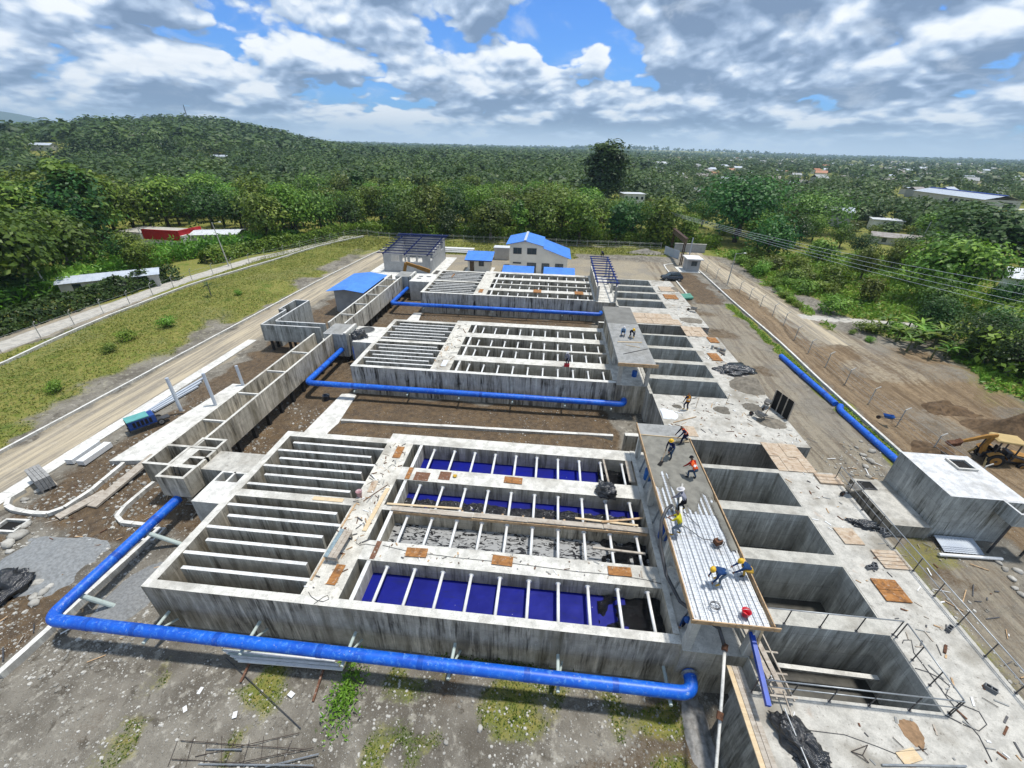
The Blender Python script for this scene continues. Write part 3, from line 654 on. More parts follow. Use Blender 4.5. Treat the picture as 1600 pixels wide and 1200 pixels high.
# fresh concrete with a ragged advancing edge
rows = []
for j in range(61):
    v = j/60; y = 17.6+v*7.0; row = []
    for i in range(41):
        u = i/40; x = 7.16+u*3.28
        edge = 18.9 + .9*math.sin(u*7+1) + 1.4*float(vnoise(x, 3, .5, 40)) - 1.6*sst(.78, .95, u) - .4
        th = .14*float(sst(edge-.35, edge+.35, y)) + .05*float(vnoise(x, y, .45, 41)-.5)*(y < 22) + .02*float(vnoise(x, y, .18, 42)-.5)
        hole = math.exp(-(((x-7.95)/.28)**2+((y-20.6)/.5)**2)); th -= .16*hole
        row.append((x, y, 2.40+th))
    rows.append(row)
o = G().grid(rows).obj('fresh_concrete', wetm, GA1, True); o['label'] = 'wet grey concrete being spread'
rows = []
for j in range(40):
    y = 15.2+j*.085; a = 10.05 + .12*float(vnoise(y, 1, .4, 44)); rows.append([(a, y, 2.42), (a+.1, y, 2.50+.03*float(vnoise(y, 2, .2, 45))), (10.42, y, 2.53)])
G().grid(rows).obj('concrete_spill', wetm, GA1, True)
bx('cured_strip', MAT['conc_new'], GA1, 7.12, 10.5, 24.62, 26.0, 2.36, 2.56)
for a, b, w_, h_ in (((7.12, 11.3, 2.48), (7.12, 15.8, 2.48), .05, .3), ((7.12, 15.85, 2.48), (7.1, 21.2, 2.48), .05, .3), ((7.1, 21.25, 2.48), (7.12, 26, 2.48), .05, .3),
                 ((10.5, 11.3, 2.48), (10.5, 16.5, 2.48), .05, .28), ((10.5, 16.55, 2.48), (10.5, 24.5, 2.48), .05, .28)):
    G().bar(a, b, w_, h_).obj('form_board', MAT['plank'], GA1)
for k in range(2): G().bar((7.06+k*1.85, 11.25, 2.47), (7.06+k*1.85+1.83, 11.25, 2.47), .05, .24).obj('form_board', MAT['plank'], GA1)
G().bar((7.15, 24.58, 2.55), (10.6, 24.5, 2.55), .05, .1).obj('form_board', MAT['plank_pale'], GA1)
for y in (12.6, 14.2, 17.2, 19.0, 22.1, 23.7): G().bar((7.4, y, -.05), (7.75, y, 2.35), .1, .1).obj('shore', MAT['steel'], GA1)
# far gallery: blue purlins and rafters
g = G()
for x in (7.2, 10.1): G().bar((x, 11.0, 2.9), (x, 26.4, 3.25), .14, .24).obj('rafter', MAT['frame_blue'], GA3)
for k in range(11):
    y = 11.1+k*1.5; G().bar((6.95, y, 3.06+.0227*(y-11)), (10.4, y, 3.06+.0227*(y-11)), .12, .14).obj('purlin', MAT['frame_blue'], GA3)
for y in (11.8, 16.5, 21.4, 25.8): 
    for x in (7.3, 10.05): G().bar((x, y, 2.3), (x, y, 2.95), .14, .14).obj('post', MAT['frame_blue'], GA3)
bx('side_wall', MAT['conc'], GA3, 7.3, 7.46, 11.95, 25.4, -.05, 1.9)

# trench between the basins with plywood bridges
for (yy, lab) in ((25.1, 'board bridge over the trench between the near and middle pits'), (50.05, 'board bridge over the trench between the middle and far pits')):
    rt = thing('board_bridge', lab, 'bridge', (0, yy, 0), 0, 'board bridges')
    for i in range(4):
        for j in range(2):
            G().box(17.55+i*.66, 18.2+i*.66, -.15+j*1.68, 1.50+j*1.68, .015+.03*((i+j) % 2), .04+.03*((i+j) % 2)).obj('board', MAT['ply_pale'], rt)
    for x in (17.7, 19.9): G().bar((x, -.2, -.06), (x, 3.2, -.06), .1, .1).obj('bearer', MAT['plank_grey'], rt)
# mats on the deck by the middle gallery
rt = thing('formwork_deck', 'pale formwork panels laid over the middle basin deck', 'formwork', (0, 0, 0))
for i, (a, b, c, d, mm) in enumerate(((10.8, 13.6, 55.7, 57.6, 'ply_pale'), (13.65, 17.2, 55.7, 57.6, 'ply_pale'), (11.2, 14.2, 53.6, 55.6, 'ply_pale'), (14.25, 17.9, 53.6, 55.6, 'ply_pale'))):
    G().box(a, b, c, d, .012, .05).obj('panel', MAT[mm], rt)

# ------------------------------------------------------------------ elevated inlet channel on the left
def channel(ya, yb, ties, cols, label):
    root = thing('inlet_channel', label, 'channel'); C = MAT['conc_black'] if ya > 40 else MAT['conc']
    bx('side_wall', C, root, -27.4, -27.18, ya, yb, -2.0, .25); bx('side_wall', C, root, -25.27, -25.05, ya, yb, -2.0, .25)
    bx('floor', MAT['conc_in'], root, -27.18, -25.27, ya, yb, -2.0, -1.75)
    for y in ties: bx('tie_beam', MAT['conc_white'], root, -27.18, -25.27, y-.08, y+.08, .02, .2)
    m = G().box(-.15, .15, -.15, .15, -3.6, -2.0).mesh('column', MAT['black_col'])
    for y in cols:
        for x in (-27.1, -25.3): part('column', m, root, (x, y, 0))
    return root
channel(22.3, 43.6, (25.6, 29.9, 34.2, 38.6), [24+2.05*i for i in range(10)], 'near elevated concrete inlet channel on black legs')
channel(47.2, 70.2, (50.5, 54.8, 59.2, 63.6, 67.6), [48.5+2.1*i for i in range(11)], 'far elevated concrete inlet channel beside the blue roofed shed')

# inlet chambers
def ringbox(g, x0, x1, y0, y1, w, z0, z1):
    g.box(x0, x1, y0, y0+w, z0, z1); g.box(x0, x1, y1-w, y1, z0, z1); g.box(x0, x0+w, y0+w, y1-w, z0, z1); g.box(x1-w, x1, y0+w, y1-w, z0, z1)
rt = thing('inlet_chamber', 'open concrete inlet chamber with four wells at the near tank', 'chamber')
def well(x0, x1, y0, y1, z1, rootz=-1.4, mat=None):
    g = G(); ringbox(g, x0, x1, y0, y1, .2, -3.5 if z1 > .3 else rootz, z1); g.obj('well', mat or MAT['conc'], rt)
    bx('well_floor', MAT['pitfloor'], rt, x0+.2, x1-.2, y0+.2, y1-.2, -1.7, -1.4)
well(-27.4, -25.4, 20.05, 22.25, .28); well(-25.38, -23.35, 18.9, 20.15, .30)
well(-25.38, -23.35, 22.05, 23.25, .30)
g = G(); g.box(-25.38, -23.35, 20.18, 22.02, -3.5, -1.2); g.box(-25.38, -24.6, 20.18, 22.02, -1.2, .26); g.box(-24.6, -23.35, 20.18, 20.3, -1.2, .26); g.box(-24.6, -23.35, 21.0, 21.2, -1.2, .26); g.box(-24.6, -23.35, 21.9, 22.02, -1.2, .26); g.box(-23.55, -23.35, 20.3, 21.9, -1.2, .26); g.obj('slotted_deck', MAT['conc'], rt)
g = G()
for x in (-24.75, -24.4): g.bar((x, 19.6, -1.3), (x+.05, 19.75, .5), .05, .05)
for z in (-1.0, -.65, -.3, .05): g.bar((-24.75, 19.66, z), (-24.4, 19.66, z), .04, .04)
tag(g.obj('ladder', MAT['steel_dark']), 'short ladder standing in the front well of the inlet chamber', 'ladder')
rt = thing('splitter_deck', 'low concrete deck with two hatches joining inlet chamber and near tank', 'deck')
bx('slab', MAT['conc_deck'], rt, -23.33, -19.81, 20.3, 22.3, -3.5, -.05)
g = G(); g.box(-21.7, -19.81, 17.4, 19.3, -3.5, -.02); g.box(-21.7, -21.55, 19.3, 20.28, -3.5, -.02); g.box(-20.8, -20.65, 19.3, 20.28, -3.5, -.02); g.box(-19.98, -19.81, 19.3, 20.28, -3.5, -.02); g.box(-21.55, -19.98, 20.15, 20.28, -3.5, -.02); g.box(-21.55, -19.98, 19.3, 20.15, -3.5, -1.6); g.obj('hatched_slab', MAT['conc_white'], rt)

for (yo, lab, lab2) in ((24.95, 'concrete inlet box with grey covered top at the middle tank', 'pale concrete deck with a round hole at the middle tank'), (50.35, 'concrete inlet box at the far tank below the yellow boom', 'pale concrete deck with small hatches at the far tank')):
    rt = thing('inlet_box', lab, 'chamber', (0, yo, 0))
    bx('body', MAT['conc_box'], rt, -26.2, -23.4, 18.7, 21.9, -2.6, .3); 
    for x in (-26, -23.7):
        for y in (18.9, 21.6): bx('column', MAT['black_col'], rt, x-.12, x+.12, y-.12, y+.12, -3.6, -2.6)
    G().grid([[(x, y, .31+.12*math.sin((x+26.2)/2.8*3.14)*math.sin((y-18.7)/3.2*3.14)) for x in np.linspace(-26.15, -23.9, 9)] for y in np.linspace(18.8, 21.85, 9)]).obj('cover_screed', MAT['conc_new'], rt, True)
    bx('parapet', MAT['conc_white'], rt, -23.75, -23.42, 18.72, 21.88, .3, .46)
    rt = thing('inlet_deck', lab2, 'deck', (0, yo, 0))
    if yo < 30:
        bx('slab', MAT['conc_white'], rt, -23.38, -19.82, 19.4, 22.3, -3.5, -.03); bx('step', MAT['conc_white'], rt, -22.2, -19.82, 17.6, 19.38, -3.5, -.05)
        G().cyl((-21.9, 21.1, -.029), .95, .012, 28).obj('hole', MAT['pitfloor'], rt);  # flat dark disc on the slab; the hole's inner shade is its colour
        g = G(); n = 28
        for k in range(n):
            a = 2*math.pi*k/n; b = 2*math.pi*(k+1)/n; g.bar((-21.9+.98*math.cos(a), 21.1+.98*math.sin(a), 0), (-21.9+.98*math.cos(b), 21.1+.98*math.sin(b), 0), .08, .07)
        g.obj('rim', MAT['conc_new'], rt)
    else:
        bx('slab', MAT['conc_white'], rt, -23.38, -19.82, 17.3, 22.3, -3.5, -.03)
        for x, y in ((-22.6, 19.0), (-22.6, 20.2), (-21.2, 20.2)): G().box(x, x+.75, y, y+.55, -.03, -.01).obj('hatch', MAT['steel_dark'], rt)

# side trough left of the middle tank
rt = thing('side_trough', 'elevated L shaped concrete trough with tall end chamber left of the channel', 'trough'); C = MAT['conc_box']
g = G(); g.box(-35.1, -27.45, 45.3, 45.5, -1.9, .25); g.box(-33.9, -27.45, 46.6, 46.8, -1.9, .25); g.box(-35.1, -34.9, 45.5, 51.0, -1.9, .25); g.box(-34.1, -33.9, 46.8, 51.0, -3.3, .25); g.obj('trough_wall', C, rt)
bx('trough_floor', MAT['conc_in'], rt, -34.9, -27.45, 45.5, 46.6, -1.9, -1.6); bx('trough_floor', MAT['conc_in'], rt, -34.9, -34.1, 46.6, 51.0, -1.9, -1.6)
g = G(); g.box(-36.1, -35.9, 51.0, 54.9, -3.5, .25); g.box(-35.9, -34.1, 54.7, 54.9, -3.5, .25); g.box(-34.1, -33.9, 51.0, 54.9, -3.5, .25); g.box(-36.1, -34.9, 50.8, 51.0, -3.5, .25); g.obj('end_chamber', C, rt)
bx('chamber_floor', MAT['pitfloor'], rt, -35.9, -34.1, 51, 54.7, -2.4, -2.2)
for x in (-34.4, -32, -29.8): 
    for y in (45.6, 46.6): bx('column', MAT['black_col'], rt, x-.12, x+.12, y-.12, y+.12, -3.6, -1.9)

# ------------------------------------------------------------------ big blue water pipes
def pipe(name, label, pts, r, bands, flanges=(), hold=()):
    root = thing(name, label, 'pipe'); P = [Vector(p) for p in pts]; path = [P[0]]
    for i in range(1, len(P)-1):                              # round the corners
        a = (P[i-1]-P[i]).normalized(); b = (P[i+1]-P[i]).normalized(); q = r*2.2
        for k in range(9):
            t = k/8; path.append((P[i]+a*q)*(1-t)**2 + P[i]*2*t*(1-t) + (P[i]+b*q)*t*t)
    path.append(P[-1])
    G().tube(path, r, 20).obj('pipe_run', MAT['bluepipe'], root, 'auto')
    for c, d in bands:
        c = Vector(c); d = Vector(d).normalized(); G().tube([c-d*.14, c+d*.14], r*1.035, 20).obj('coupling', MAT['bluepipe_band'], root, 'auto')
    for c, d in flanges:
        c = Vector(c); d = Vector(d).normalized(); G().tube([c-d*.06, c+d*.06], r*1.3, 20).obj('flange', MAT['steel'], root, 'auto')
    return root
PZ = -1.65
pipe('water_pipe', 'big scuffed blue pipe running round the front of the near tank', [(7.9, 11.35, PZ), (7.9, 10.4, PZ), (-24.5, 10.4, PZ), (-24.5, 18.92, PZ)], .30,
     [((-22.2, 10.4, PZ), (1, 0, 0)), ((-15.2, 10.4, PZ), (1, 0, 0)), ((0.2, 10.4, PZ), (1, 0, 0)), ((-24.5, 17.0, PZ), (0, 1, 0)), ((-19.6, 10.4, PZ), (1, 0, 0)), ((-9.9, 10.4, PZ), (1, 0, 0)), ((-4.9, 10.4, PZ), (1, 0, 0)), ((4.3, 10.4, PZ), (1, 0, 0)), ((-24.5, 14.2, PZ), (0, 1, 0))], [((7.9, 11.2, PZ), (0, 1, 0))])
pipe('water_pipe', 'blue pipe crossing the court in front of the middle tank', [(8.2, 36.3, PZ), (8.2, 35.4, PZ), (-24.2, 35.4, PZ), (-24.2, 43.6, PZ)], .29,
     [((-19.2, 35.4, PZ), (1, 0, 0)), ((-24.2, 38.6, PZ), (0, 1, 0)), ((-24.2, 40.2, PZ), (0, 1, 0)), ((-6, 35.4, PZ), (1, 0, 0))], [((8.2, 36.2, PZ), (0, 1, 0))])
pipe('water_pipe', 'blue pipe crossing the court in front of the far tank', [(8.2, 61.7, PZ), (8.2, 60.8, PZ), (-24.2, 60.8, PZ), (-24.2, 69.0, PZ)], .29,
     [((-16, 60.8, PZ), (1, 0, 0)), ((-24.2, 65, PZ), (0, 1, 0)), ((-2, 60.8, PZ), (1, 0, 0))], [((8.2, 61.6, PZ), (0, 1, 0))])
pipe('drop_pipe', 'short blue pipe dropping to the ground below the middle inlet box', [(-22.6, 43.6, -1.2), (-22.3, 42.9, -1.2), (-22.0, 42.6, -3.4)], .2, [])
for (yw, yp, xs, lab, n0) in ((11.65, 10.0, (-19.05, -13.95, -8.75, -3.52, 1.69, 6.85), 'pale stub pipe bracket holding the front blue pipe', 0), (36.6, 34.95, (-19.0, -13.5, -8.2, -2.8, 2.4, 6.9), 'pale stub pipe bracket holding the middle blue pipe', 1), (62.0, 60.4, (-19, -13.5, -8.2, -2.8, 2.4), 'pale stub pipe bracket holding the far blue pipe', 2)):
    for kx, x in enumerate(xs):
        rt = thing('pipe_bracket', ('leftmost', 'second', 'third', 'fourth', 'fifth', 'sixth')[kx]+(' ' if kx == 0 else ' from left ')+lab, 'bracket', (x, 0, 0), 0, lab.replace('pale stub pipe bracket holding', 'brackets of'))
        G().tube([(0, yw, PZ-.38), (0, yp, PZ-.42)], .085, 10).obj('stub', MAT['pvc'], rt, 'auto')
        if n0 == 0: G().tube([(.25, yw, PZ-1.0), (.02, yp+.55, PZ-.45)], .06, 8).obj('brace', MAT['pvc'], rt, 'auto')
for (x, y) in ((-23.3, 12.3), (-22.6, 16.6)):
    tag(G().tube([(-24.45, y-.4, PZ-.25), (x, y, -3.4)], .13, 10).obj('pipe_prop', MAT['pvc'], None, 'auto'), 'slanting pale prop under the %s part of the blue pipe' % ('front corner' if y < 14 else 'left rear'), 'prop')
# blue pipes laid along the right boundary
pipe('laid_pipe', 'blue pipe length lying along the right boundary, far piece', [(30.9, 52.4, -3.02), (31.2, 40.6, -3.0)], .3, [((31.15, 42.5, -3), (0, 1, 0)), ((31.0, 47, -3), (0, 1, 0))])
pipe('laid_pipe', 'blue pipe length lying along the right boundary, near piece by the concrete box', [(31.55, 40.3, -3.05), (31.0, 39.6, -3.05), (31.3, 29.2, -3.05)], .3, [((31.15, 35, -3.05), (0, 1, 0))])
# ------------------------------------------------------------------ buildings inside the site
def roof_mat(name, a, b, metal=0.0):
    def fn(t, I):
        n = t.noise(t.pos, .8, 4, .6); c = t.mix(t.smooth(n, .35, .7), a, b)
        c = t.mix(t.smooth(t.noise(t.pos, 3, 5, .7), .58, .75, 0, .3), c, (.35, .42, .5)); setp(t, I, color=c, rough=.45, spec=.4, metal=metal)
    return material(name, fn)
MAT['roof_blue'] = roof_mat('blue_roof_sheet', (0.065, 0.235, 0.70), (0.05, 0.19, 0.60))
MAT['roof_zinc'] = roof_mat('zinc_roof_sheet', (.50, .54, .58), (.42, .46, .52))
MAT['roof_white'] = roof_mat('white_roof_sheet', (.66, .67, .68), (.56, .57, .58))
MAT['roof_brown'] = roof_mat('weathered_roof_sheet', (.34, .31, .28), (.24, .20, .17))
MAT['roof_red'] = roof_mat('red_wall_paint', (.52, .022, .03), (.42, .018, .024))
MAT['cream'] = plain('cream_render', (.74, .68, .56), .9, 0, .06, .5, .12)
MAT['grey_block'] = plain('grey_block_wall', (.40, .405, .40), .9, 0, .12, 1.2, .25)
MAT['pale_wall'] = plain('pale_wall', (.55, .53, .49), .9, 0, .1, .6, .2)
MAT['brown_steel'] = plain('brown_steel', (.075, .035, .02), .6, .2, .2, 3)
MAT['door_brown'] = plain('brown_door', (.12, .075, .04), .6, 0, .2, 3)
MAT['dark'] = plain('opening_shade_and_black', (.012, .011, .010), .9, 0, .1, 2)  # near-black: shade in hatches, sumps and doorways put into colour; also black parts

def sheet_roof(parent, a, b, c, d, mat, pitch=.9, name='roof_sheet'):
    """a->b eave edge, d->c ridge edge; separate overlapping sheets, each with standing ribs"""
    a, b, c, d = map(Vector, (a, b, c, d)); n = max(1, round((b-a).length/pitch)); nrm = (b-a).cross(d-a).normalized()
    for i in range(n):
        u0, u1 = i/n, (i+1)/n
        p = [a.lerp(b, u0), a.lerp(b, u1), d.lerp(c, u1), d.lerp(c, u0)]; up = nrm*(.006*(i % 2)); g = G()
        q = [v+up for v in p]+[v+up+nrm*.04 for v in p]
        g.add(q, [(3,2,1,0),(4,5,6,7),(0,1,5,4),(1,2,6,5),(2,3,7,6),(3,0,4,7)])
        for k in (.25, .75):
            g.bar(p[0].lerp(p[1], k)+up+nrm*.06, p[3].lerp(p[2], k)+up+nrm*.06, .07, .05, nrm)
        g.obj(name, mat, parent)
def window(parent, x0, x1, y, z0, z1, mat_f=None, mull=1, name='window'):
    f = mat_f or MAT['steel_dark']; g = G(); t = .06
    g.box(x0, x1, y-.05, y+.02, z0, z0+t); g.box(x0, x1, y-.05, y+.02, z1-t, z1); g.box(x0, x0+t, y-.05, y+.02, z0+t, z1-t); g.box(x1-t, x1, y-.05, y+.02, z0+t, z1-t)
    for k in range(mull): xm = x0+(x1-x0)*(k+1)/(mull+1); g.box(xm-t/2, xm+t/2, y-.045, y+.02, z0+t, z1-t)
    w = g.obj(name, f, parent)
    for k in range(mull+1):
        a = x0+(x1-x0)*k/(mull+1); b = x0+(x1-x0)*(k+1)/(mull+1); G().box(a+.03, b-.03, y-.02, y+.01, z0+.05, z1-.05).obj('pane', MAT['glass'], w)
    return w
hs = thing('cream_house', 'two storey cream house with stepped blue roof behind the far tank', 'house')
G().prismy([(-8.28, -3.4), (3.55, -3.4), (3.55, .62), (-1.5, 2.25), (-1.5, 2.72), (-5.18, 3.5), (-8.28, 2.85)], 87.0, 96.0).obj('wall', MAT['cream'], hs)
sheet_roof(hs, (-9.05, 86.4, 2.86), (-9.05, 96.6, 2.86), (-5.18, 96.6, 3.72), (-5.18, 86.4, 3.72), MAT['roof_blue'])
sheet_roof(hs, (-1.35, 96.6, 2.80), (-1.35, 86.4, 2.80), (-5.18, 86.4, 3.72), (-5.18, 96.6, 3.72), MAT['roof_blue'])
sheet_roof(hs, (4.25, 96.6, .50), (4.25, 86.4, .50), (-1.49, 86.4, 2.42), (-1.49, 96.6, 2.42), MAT['roof_blue'])
G().bar((-5.18, 86.35, 3.82), (-5.18, 96.65, 3.82), .5, .05).obj('ridge_cap', MAT['roof_zinc'], hs)
for a in ((-7.56, -5.86, .99, 2.21), (-4.73, -2.82, 1.0, 2.22), (1.1, 2.78, -1.75, -.66)): window(hs, a[0], a[1], 86.98, a[2], a[3])
window(hs, -7.6, -5.9, 86.98, -.98, -.66, mull=3)
for a in ((-4.67, -2.79), (-1.65, -.06)): window(hs, a[0], a[1], 86.98, -3.0, -.68, mull=1, name='glazed_door')
bx('terrace', MAT['conc_white'], hs, -9.5, 4.6, 83.2, 86.98, -3.4, -3.1)
for (xa, xb, lab) in ((-9.05, -2.95, 'left low blue sheet roof in front of the cream house'), (-1.1, 4.9, 'right low blue sheet roof in front of the cream house')):
    c = thing('shelter_roof', lab, 'roof')
    sheet_roof(c, (xa, 79.3, -1.1), (xb, 79.3, -1.1), (xb, 82.6, -.35), (xa, 82.6, -.35), MAT['roof_blue'], .6)
    for x in (xa+.2, (xa+xb)/2, xb-.2):
        for y, z in ((79.5, -1.08), (82.4, -.42)): G().bar((x, y, -3.4), (x, y, z), .1, .1).obj('post', MAT['navy'], c)
# grey unroofed building
gb = thing('grey_building', 'unroofed grey block building with navy roof purlins beyond the far tank', 'building'); GBm = MAT['grey_block']; x0, x1, y0, y1 = -34.2, -24.4, 84.6, 98.0
g = G(); g.box(x0, x1, y0, y0+.2, -3.4, -1.05); g.box(x0, x1, y0, y0+.2, .2, .45); 
for a, b in ((x0, -32.6), (-30.8, -30.2), (-29.1, -28.6), (-26.0, x1)): g.box(a, b, y0, y0+.2, -1.05, .2)
g.obj('front_wall', GBm, gb)
G().prismx([(y0+.2, -3.4), (y1, -3.4), (y1, 1.55), (y0+.2, .35)], x0, x0+.2).obj('side_wall', GBm, gb)
g = G(); g.prismx([(y0+.2, -3.4), (y1, -3.4), (y1, -.4), (y0+.2, -.9)], x1-.2, x1); g.prismx([(y0+2.2, -.6), (y1-4.2, -.6), (y1-4.2, 1.15), (y0+2.2, .55)], x1-.199, x1-.001); g.prismx([(y1-1.8, -.6), (y1, -.6), (y1, 1.55), (y1-1.8, 1.35)], x1-.199, x1-.001); g.box(x1-.199, x1-.001, y0+.2, y0+.5, -.9, .4); g.obj('side_wall', GBm, gb)
bx('back_wall', GBm, gb, x0, x1, y1-.2, y1, -3.4, 1.5); bx('floor_slab', MAT['conc_white'], gb, x0+.2, x1-.2, y0+.2, y1-.2, -3.4, -3.1)
for x in (x0+.3, -29.4, x1-.3): G().bar((x, y0-.8, .55), (x, y1+.3, 1.80), .16, .24).obj('rafter', MAT['navy'], gb)
for k in range(9):
    y = y0-.7+k*1.75; G().bar((x0-.9, y, .75+.0885*(y-y0+.8)), (x1+.9, y, .75+.0885*(y-y0+.8)), .14, .16).obj('purlin', MAT['navy'], gb)
for k in range(4): y = y1-1.0+k*.4; G().bar((x0-.9, y, 1.98), (x1+.9, y, 1.98), .14, .2).obj('purlin', MAT['navy'], gb)
for x in (-31.8, -29.2, -26.8): bx('pillar', GBm, gb, x-.15, x+.15, 91, 91.3, -3.1, .9)
tag(bx('paving', MAT['conc_white'], None, -37.0, -22.0, 78.5, 99.5, -3.45, -3.22), 'pale concrete paving round the grey unroofed building', 'paving', kind='structure')
tag(bx('paving', MAT['conc_white'], None, -12.4, 6, 76.6, 83.1, -3.45, -3.23), 'pale paving under the two low blue sheet roofs', 'paving', kind='structure')
# small hut
h = thing('small_hut', 'small cream hut with bright blue roof left of the cream house', 'hut')
bx('wall', MAT['cream'], h, -17.25, -12.6, 88.0, 91.2, -3.4, -.75)
sheet_roof(h, (-17.8, 87.3, -.82), (-12.0, 87.3, -.82), (-12.0, 91.9, .15), (-17.8, 91.9, .15), MAT['roof_blue'])
G().bar((-17.8, 87.28, -.85), (-12.0, 87.28, -.85), .06, .16).obj('fascia', MAT['navy'], h)
dr = bx('door', MAT['door_brown'], h, -16.8, -15.9, 87.95, 88.0, -3.2, -1.15); bx('handle', MAT['steel'], dr, -16.05, -15.98, 87.9, 87.95, -2.2, -2.1)
window(h, -14.9, -13.8, 87.98, -2.1, -1.05)
bx('plinth', MAT['conc_white'], h, -17.9, -11.9, 86.6, 92, -3.45, -3.25)
bd = thing('gravel_bed', 'framed dark gravel bed between far tank and small hut', 'bed')
bx('gravel_fill', plain('dark_gravel', (.12, .11, .095), .95, 0, .3, 5, .4), bd, -23.8, -18.2, 79.6, 86.5, -3.4, -3.18)
for a in ((-24.0, -18.0, 79.4, 79.6), (-24.0, -18.0, 86.5, 86.7), (-18.2, -18.0, 79.6, 86.5), (-24.0, -23.8, 79.6, 86.5)): bx('kerb_stone', MAT['conc_white'], bd, *a, -3.4, -3.05)
# blue shed beside the far channel
s = thing('blue_shed', 'grey block shed with blue gable roof beside the far inlet channel', 'shed')
G().prismy([(-32.9, -3.5), (-28.0, -3.5), (-28.0, .35), (-30.5, .62), (-32.9, .35)], 60.2, 68.6).obj('wall', GBm, s)
sheet_roof(s, (-33.5, 58.9, .38), (-33.5, 69.2, .38), (-30.5, 69.2, .78), (-30.5, 58.9, .78), MAT['roof_blue'])
sheet_roof(s, (-27.6, 69.2, .38), (-27.6, 58.9, .38), (-30.5, 58.9, .78), (-30.5, 69.2, .78), MAT['roof_blue'])
bx('door', MAT['grey_block'], s, -31.6, -29.4, 60.12, 60.2, -3.3, -1.2)
# guard house and gate
gh = thing('guard_house', 'small grey guard house with white roof at the gate', 'hut', (0, 0, 0))
bx('wall', GBm, gh, 30.2, 32.9, 96.2, 99.2, -3.4, -.65); bx('roof', MAT['white'], gh, 29.8, 33.3, 95.7, 99.7, -.65, -.42); window(gh, 31.0, 32.2, 96.18, -2.0, -1.0); bx('plinth', MAT['conc_white'], gh, 28.6, 33.6, 95.2, 100, -3.45, -3.2)
ga = thing('gate_arch', 'brown steel gate arch with heavy beam at the site entrance', 'gate')
for (x, y) in ((31.0, 114.6), (30.5, 102.2)):
    for dx in (-.18, .18): G().bar((x+dx, y, -3.4), (x+dx, y, 1.9), .16, .3).obj('post', MAT['brown_steel'], ga)
G().bar((31.0, 115.2, 2.2), (30.5, 101.6, 2.2), .5, 1.0).obj('beam', wood('dark_timber', (.16, .12, .07), (.10, .075, .045)), ga)
G().bar((31.0, 115.4, 2.78), (30.5, 101.4, 2.78), .75, .12).obj('cap', MAT['brown_steel'], ga)
gl = thing('gate_leaf', 'open grey sheet gate leaf by the brown arch', 'gate'); 
for k in range(3): G().bar((29.2+k*.75, 113.5-k*1.9, -2.2), (29.2+(k+.95)*.75, 113.5-(k+.95)*1.9, -2.2), .06, 2.0).obj('panel', MAT['roof_zinc'], gl)
bw = thing('boundary_wall', 'grey wall piece behind the gate arch', 'wall'); bx('wall_panel', GBm, bw, 32.5, 40.5, 117.2, 117.4, -3.4, -1.2); bx('coping', MAT['conc_white'], bw, 32.4, 40.6, 117.1, 117.5, -1.2, -1.1)
tag(G().tube([(32.6, 104, -3.4), (32.6, 104, 2.6)], .14, 8).obj('gate_post', MAT['roof_zinc']), 'pale round post standing beside the gate arch', 'post')
# site storage behind
wp = thing('white_pipe_stack', 'stack of white plastic pipes lying on the back grass', 'pipes')
for j, n in ((0, 5), (1, 4), (2, 3)):
    for i in range(n): G().tube([(-26.5-.3*j, 104+i*.42+j*.2, -2.95+j*.36), (-19.2+.2*j, 104+i*.42+j*.2, -2.95+j*.36)], .2, 10).obj('pipe', MAT['white'], wp, 'auto')
ct = thing('site_container', 'pale metal site cabin behind the left corner of the cream house', 'cabin'); bx('body', MAT['pale_wall'], ct, -13.2, -9.6, 99.5, 102, -3.3, -.6); bx('roof', MAT['roof_white'], ct, -13.3, -9.5, 99.4, 102.1, -.6, -.5)
for k in range(9): bx('rib', MAT['pale_wall'], ct, -13.1+k*.42, -13.02+k*.42, 99.44, 99.5, -3.2, -.65)

# ------------------------------------------------------------------ concrete valve boxes on the right
rb = thing('concrete_box', 'tall concrete valve box with a hatch in its pale roof', 'chamber'); C = MAT['conc_box']
g = G(); g.box(27.5, 32.25, 23.05, 27.75, -3.9, .5); g.obj('body', C, rb)
g = G(); ringbox(g, 30.15, 31.5, 25.95, 27.15, .12, .5, .66); g.obj('hatch_rim', MAT['conc_white'], rb); bx('hatch_shade_plate', MAT['dark'], rb, 30.27, 31.38, 26.07, 27.03, .502, .52)  # hatch is closed by a near-black plate that paints its inner shade
g = G(); ringbox(g, 30.7, 33.2, 21.8, 23.04, .14, -.55, .5); g.obj('outlet_tray', C, rb); bx('tray_floor', MAT['conc_in'], rb, 30.84, 33.06, 21.94, 22.9, -.55, -.35)
for x in (30.9, 33.0): G().bar((x, 22.0, -3.6), (x, 22.0, -.55), .1, .1).obj('prop', MAT['steel_dark'], rb)
lb = thing('low_concrete_box', 'low concrete box with square hatch leaning against the tall valve box', 'chamber')
bx('body', MAT['conc_deck'], lb, 24.85, 27.48, 22.8, 27.5, -3.9, -2.25)
g = G(); ringbox(g, 25.1, 26.1, 26.3, 27.2, .08, -2.25, -2.17); g.obj('hatch_rim', MAT['steel_dark'], lb); bx('hatch_shade_plate', MAT['dark'], lb, 25.2, 26.0, 26.4, 27.1, -2.248, -2.235)  # near-black plate on the solid box paints the shade inside the hatch
ws = thing('roof_sheets', 'pale corrugated sheets on the ground in front of the valve box', 'sheets')
for k in range(4):
    g = G(); rows = [[(27.8+.1*i, 21.6+.12*k, -3.12+.04*k+.025*(i % 2)) for i in range(26)], [(28.0+.1*i, 22.6+.1*k, -3.1+.04*k+.025*(i % 2)) for i in range(26)]]; g.grid(rows).obj('sheet', MAT['roof_zinc'], ws)
